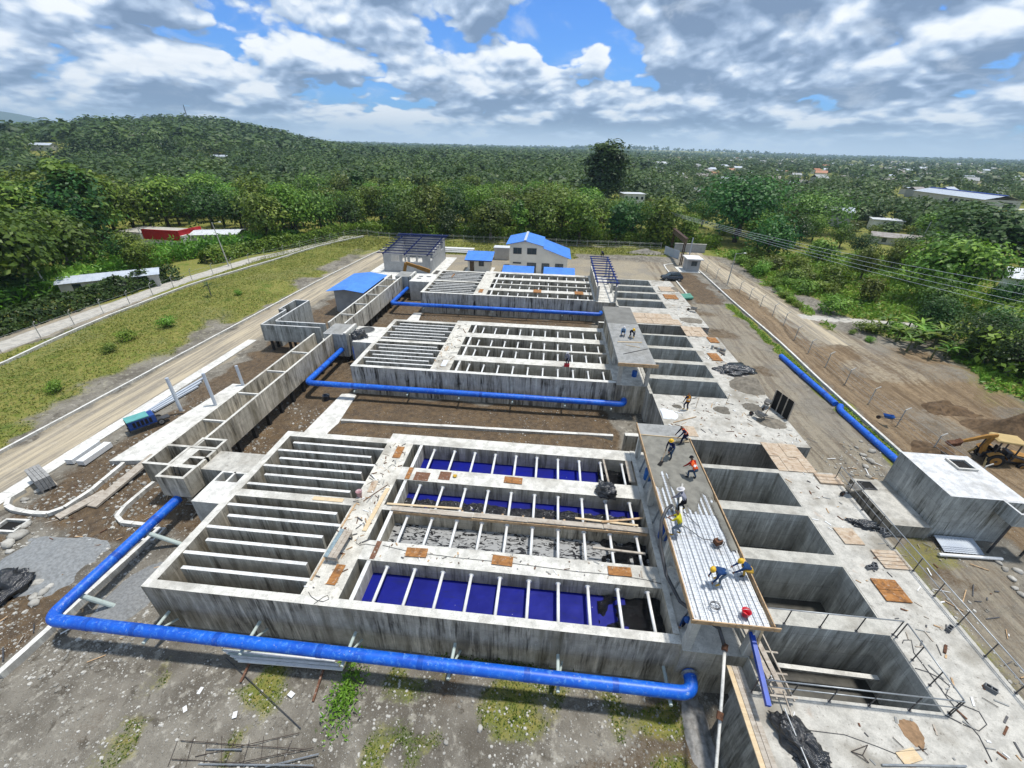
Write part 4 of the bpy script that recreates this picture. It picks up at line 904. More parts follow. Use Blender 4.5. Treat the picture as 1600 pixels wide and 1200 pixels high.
tag(G().tube([(27.2, 21.3, -3.1), (31.2, 21.4, -3.1)], .11, 10).obj('white_pipe', MAT['white'], None, 'auto'), 'white pipe lying in front of the valve box', 'pipe')

# ------------------------------------------------------------------ railings
def railing(label, pts, h=1.1, step=1.55, mid=True, r=.03, inner=()):
    rt = thing('railing', label, 'railing'); P = [Vector(p) for p in pts]
    for a, b in zip(P, P[1:]):
        n = max(1, round((b-a).length/step))
        for i in range(n+1):
            if i == 0 and a is not P[0]: continue
            q = a.lerp(b, i/n); G().tube([q, q+Vector((0, 0, h))], r*.9, 6).obj('post', MAT['steel_dark'], rt); G().cyl(q, .07, .02, 8).obj('base_plate', MAT['steel_dark'], rt)
    up = Vector((0, 0, h)); G().tube([p+up for p in P], r, 8).obj('top_rail', MAT['steel'], rt, True)
    if mid: 
        up = Vector((0, 0, h*.55)); G().tube([p+up for p in P], r*.8, 8).obj('middle_rail', MAT['steel'], rt, True)
    return rt
railing('grey tube railing round three sides of the nearest open pit', [(9.75, 9.93, 0), (17.68, 9.93, 0)], 1.1, 1.59)
railing('grey tube railing on the long side of the nearest pit', [(17.69, 10.0, 0), (17.69, 13.1, 0)], 1.1, 1.03, False)
railing('grey tube railing on the wall between the first and second pit', [(10.9, 13.2, 0), (17.6, 13.2, 0)], 1.1, 1.6, False)
railing('long twin tube railing along the outer right edge of the deck', [(21.22, 6.6, 0), (21.22, 24.6, 0)], 1.08, 1.5)

# ------------------------------------------------------------------ loose boards, panels, planks
def board(label, px0, py0, px1, py1, mat, z=0.02, t=.03, name='plywood_board', rz=0.0, n=1):
    a = at(px0, py1, z); b = at(px1, py0, z); c = (a+b)/2; w, d = abs(b.x-a.x), abs(b.y-a.y)
    if n == 1:
        o = G().box(-w/2, w/2, -d/2, d/2, 0, t).obj(name, MAT[mat], None, False, (c.x, c.y, z), rz); return tag(o, label, 'board')
    rt = thing(name, label, 'boards', (c.x, c.y, z), rz)
    for k in range(n): G().box(-w/2, w/2, -d/2+d*k/n+.01, -d/2+d*(k+1)/n-.01, 0, t+.006*k).obj('board', MAT[mat], rt)
    return rt
def board2(label, x, y, w, d, mat, z=.02, t=.03, n=1, rz=0.0):
    rt = None
    if n == 1: return tag(G().box(-w/2, w/2, -d/2, d/2, 0, t).obj('plywood_board', MAT[mat], None, False, (x, y, z), rz), label, 'board')
    rt = thing('plywood_boards', label, 'boards', (x, y, z), rz)
    for k in range(n): G().box(-w/2, w/2, -d/2+d*k/n+.012, -d/2+d*(k+1)/n-.012, 0, t+.006*k).obj('board', MAT[mat], rt)
    G().box(-w/2+.1, -w/2+.18, -d/2, d/2, -.02, 0).obj('bearer', MAT['plank_grey'], rt); return rt
board2('orange plywood board nearest the walkway on the front divider deck', -6.39, 15.17, 1.2, .58, 'ply', .05, rz=.04); board2('orange plywood board in the middle of the front divider deck', -1.53, 15.18, 1.15, .6, 'ply', .05, rz=-.03); board2('orange plywood board at the gallery end of the front divider deck', 4.88, 15.21, 1.25, .55, 'ply', .06, rz=.02)
board2('small orange board on the second divider deck', -1.52, 21.63, 1.25, .6, 'ply', .05, rz=-.02); board2('long orange board at the front end of the walkway', -10.21, 13.36, .48, 1.2, 'ply', .04, rz=-.03); board2('orange board at the far end of the walkway', -10.29, 23.64, .56, 1.3, 'ply', .03, rz=.02)
board2('pair of orange plywood panels on the right deck', 19.07, 15.64, 1.27, 1.32, 'ply', .04, .05, 2, .02); board2('slatted pale panel pair on the right deck edge', 20.4, 17.69, 1.4, 1.25, 'ply_pale', .04, .04, 5, .03); board2('pale square panel on the right deck by the black plastic', 19.0, 19.2, 1.15, 1.22, 'ply_pale', .03, .05, 1, .04)
board2('orange panels near the middle pits', 19.06, 44.06, 1.1, 1.9, 'ply', .04, .04, 2, .05); board2('orange panels at the far corner of the middle pits', 20.4, 48.98, 1.1, 1.6, 'ply', .04, .04, 2, .03); board2('white board with a trowel on the deck by the cured slab', 12.36, 29.15, 1.0, 1.4, 'ply_pale', .02, .02)
board('dark brown board across the front divider deck', 577, 846, 597, 873, 'ply_brown', .012, .015)
board('orange board beside the open hatch of the second divider deck', 632, 731, 647, 748, 'ply', .02)
board('dark hatch opening in the second divider deck near the walkway', 645, 739, 673, 750, 'ply_brown', .008, .01, 'hatch_dark_sheet')  # thin brown sheet on the deck; dark of the open hatch is its colour
board('square open hatch in the second divider deck', 684, 738, 706, 749, 'ply_brown', .008, .01, 'hatch_dark_sheet')  # brown sheet again, its dark tone painted for the open hatch
board('stained board carrying tools in the middle of the walkway', 573, 752, 592, 769, 'ply_pale', .02, rz=.05)
board('stack of broken panels by the board bridge', 1282, 744, 1306, 756, 'ply_pale', .02, .12, n=3)
board('small orange board on the far tank baffles', 705, 428, 711, 433, 'ply', .02)
board('orange board on the far tank walkway', 747, 452, 756, 457, 'ply', .03)
board('orange board on the middle tank walkway', 694, 541, 702, 548, 'ply_pale', .03)
board('white board at the front of the middle tank walkway', 688, 563, 701, 572, 'roof_white', .02)
board('orange board on the first divider of the far tank', 833, 453, 846, 457, 'ply', .03); board('orange board on the far tank divider close to the gallery', 898, 456, 911, 460, 'ply', .03)
board('pallet of tools on the far deck', 1033, 449, 1050, 455, 'ply_pale', .02, .06, n=3); board('orange mould boards on the far deck', 1040, 461, 1055, 467, 'ply', .03, .06, n=2)
def plank(label, a, b, w=.2, h=.05, mat='plank', name='plank', group=None):
    return tag(G().bar(a, b, w, h).obj(name, MAT[mat]), label, 'plank', group)
fw = thing('formwork', 'timber formwork planks lying along the thin middle wall of the near tank', 'formwork')
xx = -8.9
for k, L in enumerate((5.2, 3.4, 4.6, 2.7)):
    G().bar((xx, 18.22+.02*k, .05), (min(6.95, xx+L-.06), 18.2+.03*((k*7) % 3), .05), .34, .06).obj('plank', MAT['plank_grey'], fw); xx += L
for k in range(12): G().bar((-8.3+k*1.28, 18.0, -.06), (-8.3+k*1.28, 18.62, -.06), .12, .08).obj('cleat', MAT['plank'], fw)
G().bar((-8.8, 18.04, -.12), (6.9, 18.04, -.12), .04, .18).obj('side_board', MAT['plank'], fw)
plank('loose plank slanting on the thin wall near the walkway', (-9.3, 18.5, .11), (-4.5, 18.62, .12), .14, .04, 'plank_pale')
plank('loose plank at the gallery end of the thin wall', (2.6, 18.66, .12), (6.4, 18.5, .13), .14, .04, 'plank_pale')
plank('short plank pointing back at the end of the thin wall', (4.2, 18.5, .17), (6.8, 19.1, .17), .14, .04, 'plank')
plank('timber resting across two struts of the second channel', (3.6, 16.9, -.28), (6.6, 16.8, -.28), .13, .08, 'plank_grey')
plank('timber resting on the struts of the back channel', (5.1, 22.3, -.2), (4.9, 24.7, -.02), .13, .08, 'plank_grey')
plank('long orange plank on the walkway edge', (-9.9, 16.3, .05), (-9.75, 19.9, .05), .25, .04, 'plank_pale'); plank('thin batten along the left edge of the walkway front', (-11.35, 12.9, .03), (-11.3, 15.9, .03), .1, .04, 'plank')
plank('thin batten along the left edge of the walkway rear', (-11.35, 16.4, .03), (-11.3, 18.3, .03), .1, .04, 'plank'); plank('short steel screed lying on the walkway', (-10.9, 18.6, .04), (-9.9, 20.2, .04), .05, .03, 'rust')
plank('reinforced plank block at the end of the back channel', (6.65, 22.4, .06), (6.65, 24.6, .06), .4, .12, 'plank_grey')
plank('pale board strip on top of the middle deck', (-14.2, 18.5, .02), (-12.2, 18.52, .02), .3, .03, 'plank_pale')
bn = thing('work_bench', 'low work bench with a blue stained board on the walkway', 'bench', (-10.75, 14.9, 0), -.05)
for k in range(3): G().box(-.36+k*.25, -.36+k*.25+.235, -.9, 1.0, .48, .53).obj('bench_board', plain('blue_stained_board', (.25, .33, .36), .8, 0, .2, 4, .5) if k == 0 else MAT['plank_grey'], bn)
for x in (-.33, .33):
    for y in (-.8, .85): G().bar((x, y, .0), (x, y, .48), .07, .07).obj('leg', MAT['plank_grey'], bn)
for y in (-.8, .85): G().bar((-.33, y, .2), (.33, y, .2), .05, .07).obj('brace', MAT['plank_grey'], bn)

def bucket(label, p, col, r=.17, h=.3, lid=False):
    rt = thing('bucket', label, 'bucket', p); m = plain('bucket_'+label[:8], col, .4, 0, .1, 3, .2)
    g = G(); n = 14; pr = [(r*.75, 0), (r, h), (r*1.05, h), (r*1.05, h-.03), (r*.96, h-.02), (r*.72, .02)]
    g.grid([[(q*math.cos(2*math.pi*k/n), q*math.sin(2*math.pi*k/n), z) for k in range(n+1)] for q, z in pr]).obj('shell', m, rt, True)
    G().cyl((0, 0, .005), r*.74, .02, n).obj('bottom', m, rt)
    a = [(r*1.03*math.cos(t), .02, h-.03-abs(math.sin(t))*r*.6 + .0) for t in np.linspace(0, math.pi, 9)]
    G().tube([(x, y-.0, h-.02+ .5*r*math.sin(t)) for (x, y, z), t in zip(a, np.linspace(0, math.pi, 9))], .008, 5).obj('handle', MAT['steel'], rt); return rt
bucket('pink tinted bucket on the walkway', at(562, 775, .0)+Vector((0, 0, .01)), (.45, .28, .30), .2, .42)
bucket('red bucket on the ribbed deck', at(1164, 961, 2.5), (.55, .01, .03), .19, .3)
bucket('yellow bucket on the second divider deck', at(711, 745, 0), (.62, .42, .05), .14, .14)
bucket('dark bucket standing in the mud under the near channel', at(511, 625, -3.3), (.05, .06, .08), .35, .6)
# ------------------------------------------------------------------ loose lumps: bags, heaps, stones
def lump_mesh(name, rx, ry, rz, mat, seed=0, rough=.35, n=22, m=12, flat=-.35, smooth=True):
    g = G(); rows = []
    for j in range(m+1):
        t = -math.pi/2+math.pi*j/m; row = []
        for k in range(n+1):
            a = 2*math.pi*(k % n)/n; d = Vector((math.cos(t)*math.cos(a), math.cos(t)*math.sin(a), math.sin(t)))
            f = 1+rough*(mnoise.noise(d*1.6+Vector((seed*3.1, 0, 0)))+.6*mnoise.noise(d*3.7+Vector((seed*1.7, 5, 0)))+.3*mnoise.noise(d*8+Vector((seed, 9, 0))))
            row.append((d.x*rx*f, d.y*ry*f, max(d.z*f, flat)*rz))
        rows.append(row)
    return g.grid(rows).mesh(name, mat, smooth)
def lump(name, label, cat, p, r, mat, seed=0, rough=.35, rz=0.0, flat=-.3, group=None, n=22, m=12):
    o = bpy.data.objects.new(name, lump_mesh(name, r[0], r[1], r[2], mat, seed, rough, n, m, flat)); COL.objects.link(o)
    o.location = (p[0], p[1], p[2]-flat*r[2]*.9); o.rotation_euler = (0, 0, rz); return tag(o, label, cat, group)
def heap(name, label, cat, p, r, mat, seed=0, rough=.35, rz=0.0, **kw):
    """soft edged pile that runs out into the surface it lies on"""
    n = 30; rows = []
    for j in range(n+1):
        row = []
        for i_ in range(n+1):
            u, v = i_/n*2-1, j/n*2-1; q = math.hypot(u, v)*(1.22+.42*(float(vnoise(u*1.5+seed, v*1.5, 1, seed))-.5)+.25*(float(vnoise(u*5+seed, v*5, 1, seed+1))-.5))
            h = max(0.0, 1-q)**1.1*(1+rough*(float(vnoise(u*4, v*4+seed, 1, seed+2))-.5)*2)*r[2]*1.25 - (.02 if q > .97 else 0)
            if q > 1.0: h = -.05-.25*(q-1)
            X_ = u*r[0]*1.25
            if p[2] > -2: X_ = min(max(X_, 10.55-p[0]), 21.2-p[0])
            if p[2] <= -2: h += float(ground_z(p[0]+X_, p[1]+v*r[1]*1.25))-float(ground_z(p[0], p[1]))
            row.append((X_, v*r[1]*1.25, h))
        rows.append(row)
    g = G().grid(rows); z0 = p[2] if p[2] > -2 else float(ground_z(p[0], p[1]))
    o = g.obj(name, mat, None, True, (p[0], p[1], z0+.008), rz); return tag(o, label, cat)
B = MAT['bag']
lump('plastic_bag', 'black plastic bag hanging off the edge of the second divider deck', 'bag', at(946, 770, .0), (.75, .5, .5), B, 1, .5, -.6, -.5, n=40, m=24)
lump('plastic_bag', 'black plastic heap by the inlet box of the middle tank', 'bag', at(562, 527, .0), (.9, .6, .7), B, 2, .5, .4, n=40, m=24)
lump('plastic_bag', 'large black plastic bag on the deck at the bottom right corner', 'bag', at(1245, 1160, .0), (.62, 1.0, .5), B, 3, .55, .5, n=48, m=28)
lump('plastic_bag', 'black plastic flap beside the large bag at the bottom right', 'bag', at(1272, 1186, .0), (.55, .5, .3), B, 13, .6, .2, n=40, m=24)
lump('plastic_sheet', 'crumpled black plastic sheet on the right deck near the pale panel', 'sheet', at(1352, 822, .0), (.9, .35, .22), B, 4, .7, -.25, n=48, m=24)
lump('tarpaulin', 'black tarpaulin over the sand heap on the middle deck', 'tarpaulin', at(1151, 580, .0), (1.9, 1.1, .45), B, 5, .5, .1, n=48, m=24)
lump('tarpaulin', 'dark tarpaulin bundle at the left edge of the yard', 'tarpaulin', at(8, 925, -3.3), (1.0, 1.3, .7), B, 6, .5, n=40, m=24)
sand = plain('grey_sand', (.235, .205, .16), .95, 0, .25, 3, .3, bump=.6); mortar = plain('dark_mortar', (.155, .138, .11), .9, 0, .2, 4, .3, bump=.5)
heap('sand_heap', 'grey sand heap on the middle deck', 'heap', at(1170, 603, 0), (1.8, 1.7, .8), sand, 7, .25, n=40, m=20)
heap('sand_heap', 'thin grey sand spread beside the wheelbarrow', 'heap', at(1204, 660, 0), (1.2, .9, .22), sand, 8, .4)
heap('mortar_heap', 'dark mortar patch beside the standing worker', 'heap', at(1058, 635, 0), (.45, .35, .12), mortar, 9, .4)
heap('mortar_heap', 'flat dark mortar patch on the middle deck', 'heap', at(1128, 641, 0), (.7, .6, .12), mortar, 10, .4)
heap('mortar_heap', 'dark mortar patch behind the wheelbarrow', 'heap', at(1178, 637, 0), (.9, .7, .1), mortar, 11, .4)
heap('cement_spill', 'white cement powder spilled on the middle deck', 'heap', at(1041, 647, 0), (1.1, .8, .14), plain('white_cement', (.70, .72, .74), .95, 0, .08, 3), 12, .3)
heap('sand_heap', 'brown gravel heap on the far deck', 'heap', at(1056, 452, 0), (1.2, 1.6, .2), sand, 14, .35); heap('sand_heap', 'mixed mortar heap on the deck by the far formwork', 'heap', at(1080, 501, 0), (1.5, 1.2, .25), sand, 15, .4)
heap('gravel_heap', 'pale grey gravel heap beside the front corner of the blue pipe', 'heap', at(72, 880, -3.3), (2.9, 2.0, .45), plain('blue_grey_gravel', (.27, .28, .28), .95, 0, .2, 6, .3, bump=.8), 16, .3, n=40, m=20)
heap('gravel_heap', 'grey gravel spread between the kerb wall and the near tank corner', 'heap', at(205, 930, -3.3), (1.5, 2.2, .2), plain('grey_chippings', (.25, .255, .25), .95, 0, .2, 7, .3, bump=.8), 17, .3)
heap('rubble_heap', 'broken pale rubble in the corner under the gallery', 'heap', at(1090, 1150, -3.8), (.7, 1.6, .35), plain('rubble', (.36, .35, .33), .95, 0, .25, 4, .3, bump=1.0), 18, .6, n=40, m=20)
heap('soil_heap', 'grey earth heap at the back near the gate', 'heap', at(1010, 396, -3.3), (5.0, 2.0, 1.0), plain('grey_earth', (.26, .24, .20), .95, 0, .25, 1.5, .4, bump=.8), 19, .45, n=40, m=20)

soil = plain('dug_brown_soil', (.15, .095, .05), .95, 0, .3, 2.5, .4, dirtcol=(.24, .16, .085), bump=1.0)
for k_, (x_, y_, rx_, ry_, h_) in enumerate(((45.2, 36.5, 3.4, 2.6, 1.5), (48.5, 33.0, 3.0, 3.4, 1.8), (36.2, 33.6, 1.5, 2.2, .7), (43.0, 41.5, 2.4, 1.6, .7))):
    heap('spoil_heap', ('brown spoil heap behind the yellow backhoe', 'largest brown spoil heap at the right edge behind the backhoe', 'small spoil heap under the digging bucket', 'low spoil heap farther along the dirt road')[k_], 'heap', (x_, y_, -3.3), (rx_, ry_, h_), soil, 40+k_, .6)
def stone_mat():
    def fn(t, I):
        i = t.new('ShaderNodeObjectInfo').outputs['Random']; n = t.noise(t.pos, 4, 5, .65)
        c = t.mix(i, (.30, .285, .25), (.52, .50, .45)); c = t.mix(t.smooth(n, .45, .7, 0, .6), c, (.22, .20, .17)); setp(t, I, color=c, rough=.9, spec=.2, normal=t.bump(n, .5, .05))
    return material('river_stone', fn)
MAT['stone'] = stone_mat()
SM = [lump_mesh('stone', 1, .75, .6, MAT['stone'], 30+i, .35, 12, 7, -.5) for i in range(5)]
big = [(40, 782, .45), (62, 768, .5), (14, 851, .75), (28, 840, .9), (41, 823, .6), (16, 862, .4), (185, 803, .5), (226, 757, .35), (80, 760, .3), (205, 755, .35), (60, 910, .6), (68, 925, .5), (53, 942, .5), (77, 917, .4), (52, 933, .45), (144, 905, .35), (118, 876, .3),
       (205, 880, .3), (750, 1139, .28), (697, 1160, .22), (530, 1105, .18), (1330, 742, .35), (1362, 706, .6), (1360, 722, .65), (1348, 712, .5), (1352, 730, .5), (1357, 745, .4), (1368, 752, .35), (1338, 700, .35), (1345, 690, .3), (1580, 905, .4), (1590, 893, .45), (1570, 890, .4), (1560, 880, .35), (1585, 920, .35), (1595, 930, .4)]
for k, (px, py, s) in enumerate(big):
    p = at(px, py, -3.3); side = 'left of the near tank' if px < 400 else ('on the ground in front of the blue pipe' if px < 1000 else 'beside the right deck')
    o = bpy.data.objects.new('stone', SM[k % 5]); COL.objects.link(o); o.location = (p.x, p.y, float(ground_z(p.x, p.y))+s*.12); o.rotation_euler = (0, 0, k*1.3); o.scale = (s*.6, s*.6, s*.55)
    tag(o, 'pale river stone lying '+side, 'stone', 'stones '+side)
def scatter_stones(name, label, n, fn, smin, smax, seed):
    """loose chippings, far too many to count, as one mesh"""
    rg = np.random.default_rng(seed); V = []; F = []; o = 0; k = 0
    base = [np.array([(math.cos(a)*.9, math.sin(a)*.75, -.2) for a in np.linspace(0, 2*math.pi, 6)[:-1]] + [(math.cos(a+.5)*.6, math.sin(a+.5)*.5, .38) for a in np.linspace(0, 2*math.pi, 6)[:-1]])]
    fb = [(i, (i+1) % 5, 5+(i+1) % 5, 5+i) for i in range(5)] + [(5, 6, 7, 8, 9)]
    while k < n:
        x, y = fn(rg)
        if x is None: continue
        s = smin*(smax/smin)**(rg.random()**2.2); a = rg.random()*6.28; c_, s_ = math.cos(a), math.sin(a)
        b = base[0]*(1+.35*(rg.random((10, 3))-.5)); q = np.stack([b[:, 0]*c_-b[:, 1]*s_, b[:, 0]*s_+b[:, 1]*c_, b[:, 2]], 1)*s
        V.append(q+np.array([x, y, 0])); F += [tuple(i+o for i in f) for f in fb]; o += 10; k += 1
    V = np.concatenate(V); V[:, 2] += ground_z(V[:, 0], V[:, 1])
    me = bpy.data.meshes.new(name); me.from_pydata(V.tolist(), [], F); me.materials.append(MAT['stone2']); ob = bpy.data.objects.new(name, me); COL.objects.link(ob); return tag(ob, label, 'gravel', kind='stuff')
def stone2(t, I):
    v = t.voro(t.pos, 2.0, out='Color'); c = t.mix(t.sep(v)[0], (.20, .185, .155), (.52, .50, .45)); setp(t, I, color=c, rough=.9, spec=.15)
MAT['stone2'] = material('loose_chippings', stone2)
def f1(rg):
    x, y = rg.uniform(-34, 10), rg.uniform(3.5, 11.4)
    return (x, y) if vnoise(x, y, 2.0, 50)+.35*rg.random() > .55 else (None, None)
scatter_stones('loose_gravel', 'loose pale stones strewn over the ground in front of the tanks', 9000, f1, .02, .12, 1)
def f2(rg):
    x, y = rg.uniform(-37, -20.5), rg.uniform(8, 34)
    return (x, y) if vnoise(x, y, 2.6, 51)+.35*rg.random() > .62 else (None, None)
scatter_stones('loose_gravel', 'loose stones strewn over the muddy ground left of the near tank', 4200, f2, .03, .22, 2)
def f3(rg):
    x, y = rg.uniform(21.6, 31), rg.uniform(10, 34)
    return (x, y) if vnoise(x, y, 2.2, 52)+.35*rg.random() > .62 else (None, None)
scatter_stones('loose_gravel', 'loose stones on the soil between the right deck and the boundary', 1700, f3, .03, .2, 3)
def f4(rg):
    x, y = rg.uniform(-19, 6.8), (rg.uniform(26.2, 36) if rg.random() < .6 else rg.uniform(51.2, 61))
    return (x, y) if vnoise(x, y, 2.2, 53)+.35*rg.random() > .75 else (None, None)
scatter_stones('loose_gravel', 'loose stones on the brown soil of the courts between the tanks', 900, f4, .03, .14, 4)

# ------------------------------------------------------------------ kerb channels and precast pieces on the left
kerb_run('kerb', 'white rounded kerb loop at the left edge of the muddy ground', [at(*p, -3.25) for p in ((238, 688), (200, 720), (150, 765), (100, 798), (82, 804), (68, 806), (40, 802), (16, 797), (11, 790), (16, 782), (40, 768))], .3, .3, .9, MAT['conc_white'])
kerb_run('drain_kerb', 'narrow concrete drain kerb below the inlet chamber', [at(*p, -3.25) for p in ((245, 755), (215, 778), (190, 800), (184, 810), (192, 818), (220, 822), (248, 824))], .26, .32, .9, MAT['conc_white'])
kerb_run('footing_wall', 'long low concrete footing wall between blue pipe and near tank', [at(*p, -3.1) for p in ((252, 826), (180, 890), (110, 955), (40, 1020), (0, 1058))], .3, .4, 2.4, MAT['conc_white'])
kerb_run('footing_wall', 'straight pale concrete strip across the first court', [(-18.6, 30.9, 0), (6.8, 31.6, 0)], .3, .3, 3.2, MAT['conc_white'], -3.0)
# concrete sumps
for (px, py, lab) in ((18, 823, 'small open concrete sump at the left edge of the picture'), (232, 836, 'small concrete sump beside the footing wall')):
    p = at(px, py, -3.2); rt = thing('sump', lab, 'sump', (p.x, p.y, -3.3), .05); g = G(); ringbox(g, -.85, .85, -.55, .55, .14, -.1, .28); g.obj('rim_wall', MAT['conc_white'], rt); bx('sump_floor', MAT['dark'], rt, -.71, .71, -.41, .41, -.1, .06)
# pale concrete footway
fwy = thing('footway', 'pale concrete footway strip along the gravel access road', 'footway')
for k in range(14): bx('footway_slab', MAT['conc_white'], fwy, -39.5+.02*(k % 3), -38.3+.02*(k % 2), 17.2+k*2.2, 17.2+(k+1)*2.2-.02, -3.5, -3.2)
fw2 = thing('footway', 'pale concrete path running back between the near and middle tanks', 'footway')
G().prism([(-21.6, 25.3), (-19.2, 25.9), (-18.6, 28.5), (-19.0, 31.5), (-19.4, 36.0), (-20.2, 36.2), (-21.0, 36.0)], -3.5, -3.12).obj('path_slab', MAT['conc_white'], fw2)
fw3 = thing('footway', 'pale concrete path running back between the middle and far tanks', 'footway'); G().prism([(-21.4, 50.6), (-19.2, 50.9), (-18.8, 55.5), (-19.6, 61.2), (-20.8, 61.0)], -3.5, -3.12).obj('path_slab', MAT['conc_white'], fw3)
pl = thing('platform', 'concrete equipment platform between the road and the near channel', 'platform')
G().prism([(-34.6, 23.2), (-28.0, 24.2), (-28.0, 36.2), (-33.2, 36.2)], -3.5, -2.9).obj('slab', MAT['conc_white'], pl)
for x in (-30.9, -29.5):
    g = G(); ringbox(g, x, x+1.1, 24.25, 25.35, .12, -2.9, -2.78); g.obj('pit_rim', MAT['conc_white'], pl); bx('pit_shade_plate', MAT['dark'], pl, x+.12, x+.98, 24.37, 25.23, -2.899, -2.885)  # pits are near-black plates on the slab, their shade painted by colour
plank('leaning concrete ramp slab beside the platform', (-31.6, 18.8, -3.15), (-31.2, 24.0, -2.6), .75, .16, 'plank_grey', 'ramp_slab'); plank('flat pale slab continuing the ramp on the mud', (-32.9, 17.6, -3.1), (-31.9, 20.2, -3.05), .7, .12, 'plank_grey', 'ramp_slab')
for k, (px, py, tx, ty) in enumerate(((283, 641, 261, 591), (337, 633, 312, 569), (380, 602, 367, 572))):
    p = at(px, py, -2.9); tag(G().tube([(p.x, p.y, -2.95), (p.x-.15, p.y+.1, .6 if k < 2 else -.6)], .15, 12).obj('standing_pipe', MAT['roof_zinc'], None, 'auto'), ('near', 'tallest middle', 'far short')[k]+' grey pipe standing upright on the platform', 'pipe')
# precast beams, steel sections, block stack
for k in range(2):
    a = at(108+18*k, 722+2*k, -3.0); b = at(152+18*k, 692+2*k, -3.0); tag(G().bar((a.x, a.y, -2.98), (b.x, b.y, -2.98), .62, .42).obj('precast_beam', MAT['white']), ('left' if k == 0 else 'right')+' white precast beam lying on the footway', 'beam')
sb = thing('steel_sections', 'bundle of pale steel sections lying along the access road', 'steel')
for k in range(5): G().bar((-38.1+.2*k, 28.5+.5*k, -3.1+.1*(k % 2)), (-37.5+.2*k, 37.5-.5*k, -3.1+.1*(k % 2)), .17, .15).obj('section', MAT['roof_zinc'], sb)
p = at(72, 755, -3.2); bs = thing('block_stack', 'palletised stack of grey concrete blocks on the footway', 'blocks', (p.x, p.y, -3.2), -.45)
bm = G().box(-.19, .19, -.095, .095, 0, .185).mesh('block', plain('concrete_block', (.33, .325, .31), .9, 0, .15, 4, .4))
for i in range(6):
    for j in range(4):
        for q in range(5): part('block', bm, bs, (-1.0+i*.4, -.4+j*.21, .16+q*.195+random.uniform(0, .004)))
for i in range(3): G().box(-1.15, 1.15, -.5+i*.4, -.4+i*.4, 0, .16).obj('bearer', MAT['plank_grey'], bs)
def cmu(label, px, py, rz, z=0, tip=False):
    p = at(px, py, z); rt = thing('concrete_block', label, 'block', (p.x, p.y, z), rz); g = G()
    g.box(-.2, .2, -.1, -.07, 0, .2); g.box(-.2, .2, .07, .1, 0, .2); 
    for x in (-.2, -.015, .17): g.box(x, x+.03, -.07, .07, 0, .2)
    g.obj('shell', MAT['grey_dark'], rt)
MAT['grey_dark'] = plain('dark_grey_block', (.17, .175, .18), .9, 0, .15, 5)
for a in (('hollow grey block on the right deck between railing and edge', 1482, 984, .6), ('hollow grey block with its pair by the orange panels', 1358, 888, .3), ('second hollow block by the orange panels', 1366, 886, 1.2), ('grey block on the lower right deck', 1546, 1078, -.7), ('hollow block at the deck edge by the black plastic', 1384, 838, .3), ('upper hollow block by the black plastic', 1377, 831, 1.0)): cmu(*a)
tag(G().bar(at(1478, 1008, .05), at(1476, 1020, .05), .1, .08).obj('brick', MAT['rust']), 'single red brick lying on the lower right deck', 'brick')
# vertical black form panel
fp = thing('form_panel', 'black faced formwork panel standing on edge on the middle deck', 'panel'); a = at(1204, 636, 0); b = at(1231, 657, 0)
G().bar((a.x, a.y, .9), (b.x, b.y, .9), .04, 1.8).obj('face', MAT['dark'], fp); d = (Vector((b.x, b.y, 0))-Vector((a.x, a.y, 0))); nrm = Vector((d.y, -d.x, 0)).normalized()*-.05
for u in (0, .33, .66, 1): q = Vector((a.x, a.y, 0))+d*u-nrm; G().bar((q.x, q.y, 0), (q.x, q.y, 1.82), .07, .07).obj('stud', MAT['plank_grey'], fp)
tag(G().bar(at(1195, 648, .0), at(1203, 636, 1.3), .05, .05).obj('prop', MAT['plank']), 'timber prop leaning on the black formwork panel', 'prop')

def wheelbarrow(label, px, py, rz, z=0, tray=(.30, .29, .27), flip=False):
    p = at(px, py, z); rt = thing('wheelbarrow', label, 'wheelbarrow', (p.x, p.y, z), rz); m = plain('barrow_'+label[:6], tray, .6, .2, .2, 4, .5)
    g = G(); ro = [(-.32, -.45), (.32, -.45), (.24, .45), (-.24, .45)]; ri = [(-.2, -.25), (.2, -.25), (.14, .3), (-.14, .3)]
    g.add([(x, y, .62) for x, y in ro]+[(x, y, .34) for x, y in ri], [(0, 1, 5, 4), (1, 2, 6, 5), (2, 3, 7, 6), (3, 0, 4, 7), (4, 5, 6, 7)]); g.obj('tray', m, rt)
    for s in (-1, 1): G().tube([(s*.26, -1.05, .6), (s*.2, -.3, .36), (s*.08, .72, .2)], .022, 6).obj('handle', MAT['steel_dark'], rt); G().tube([(s*.2, -.3, .36), (s*.22, -.4, 0)], .02, 6).obj('leg', MAT['steel_dark'], rt)
    w = G().tube([(-.05, .72, .19), (.05, .72, .19)], .19, 14).obj('wheel', MAT['rubber'], rt); G().tube([(-.06, .72, .19), (.06, .72, .19)], .09, 10).obj('rim', MAT['rust'], w)
wheelbarrow('grey wheelbarrow standing on the middle deck by the sand', 1185, 655, .6); wheelbarrow('wheelbarrow beside the black formwork panel', 1197, 636, 2.4)
wheelbarrow('cement covered wheelbarrow by the broken panels', 1328, 772, 1.9, tray=(.42, .39, .34)); wheelbarrow('blue wheelbarrow on the soil beyond the right fence', 1385, 657, 1.2, -3.2, (.02, .13, .45)); wheelbarrow('small wheelbarrow on the far deck', 1083, 487, 1.0)
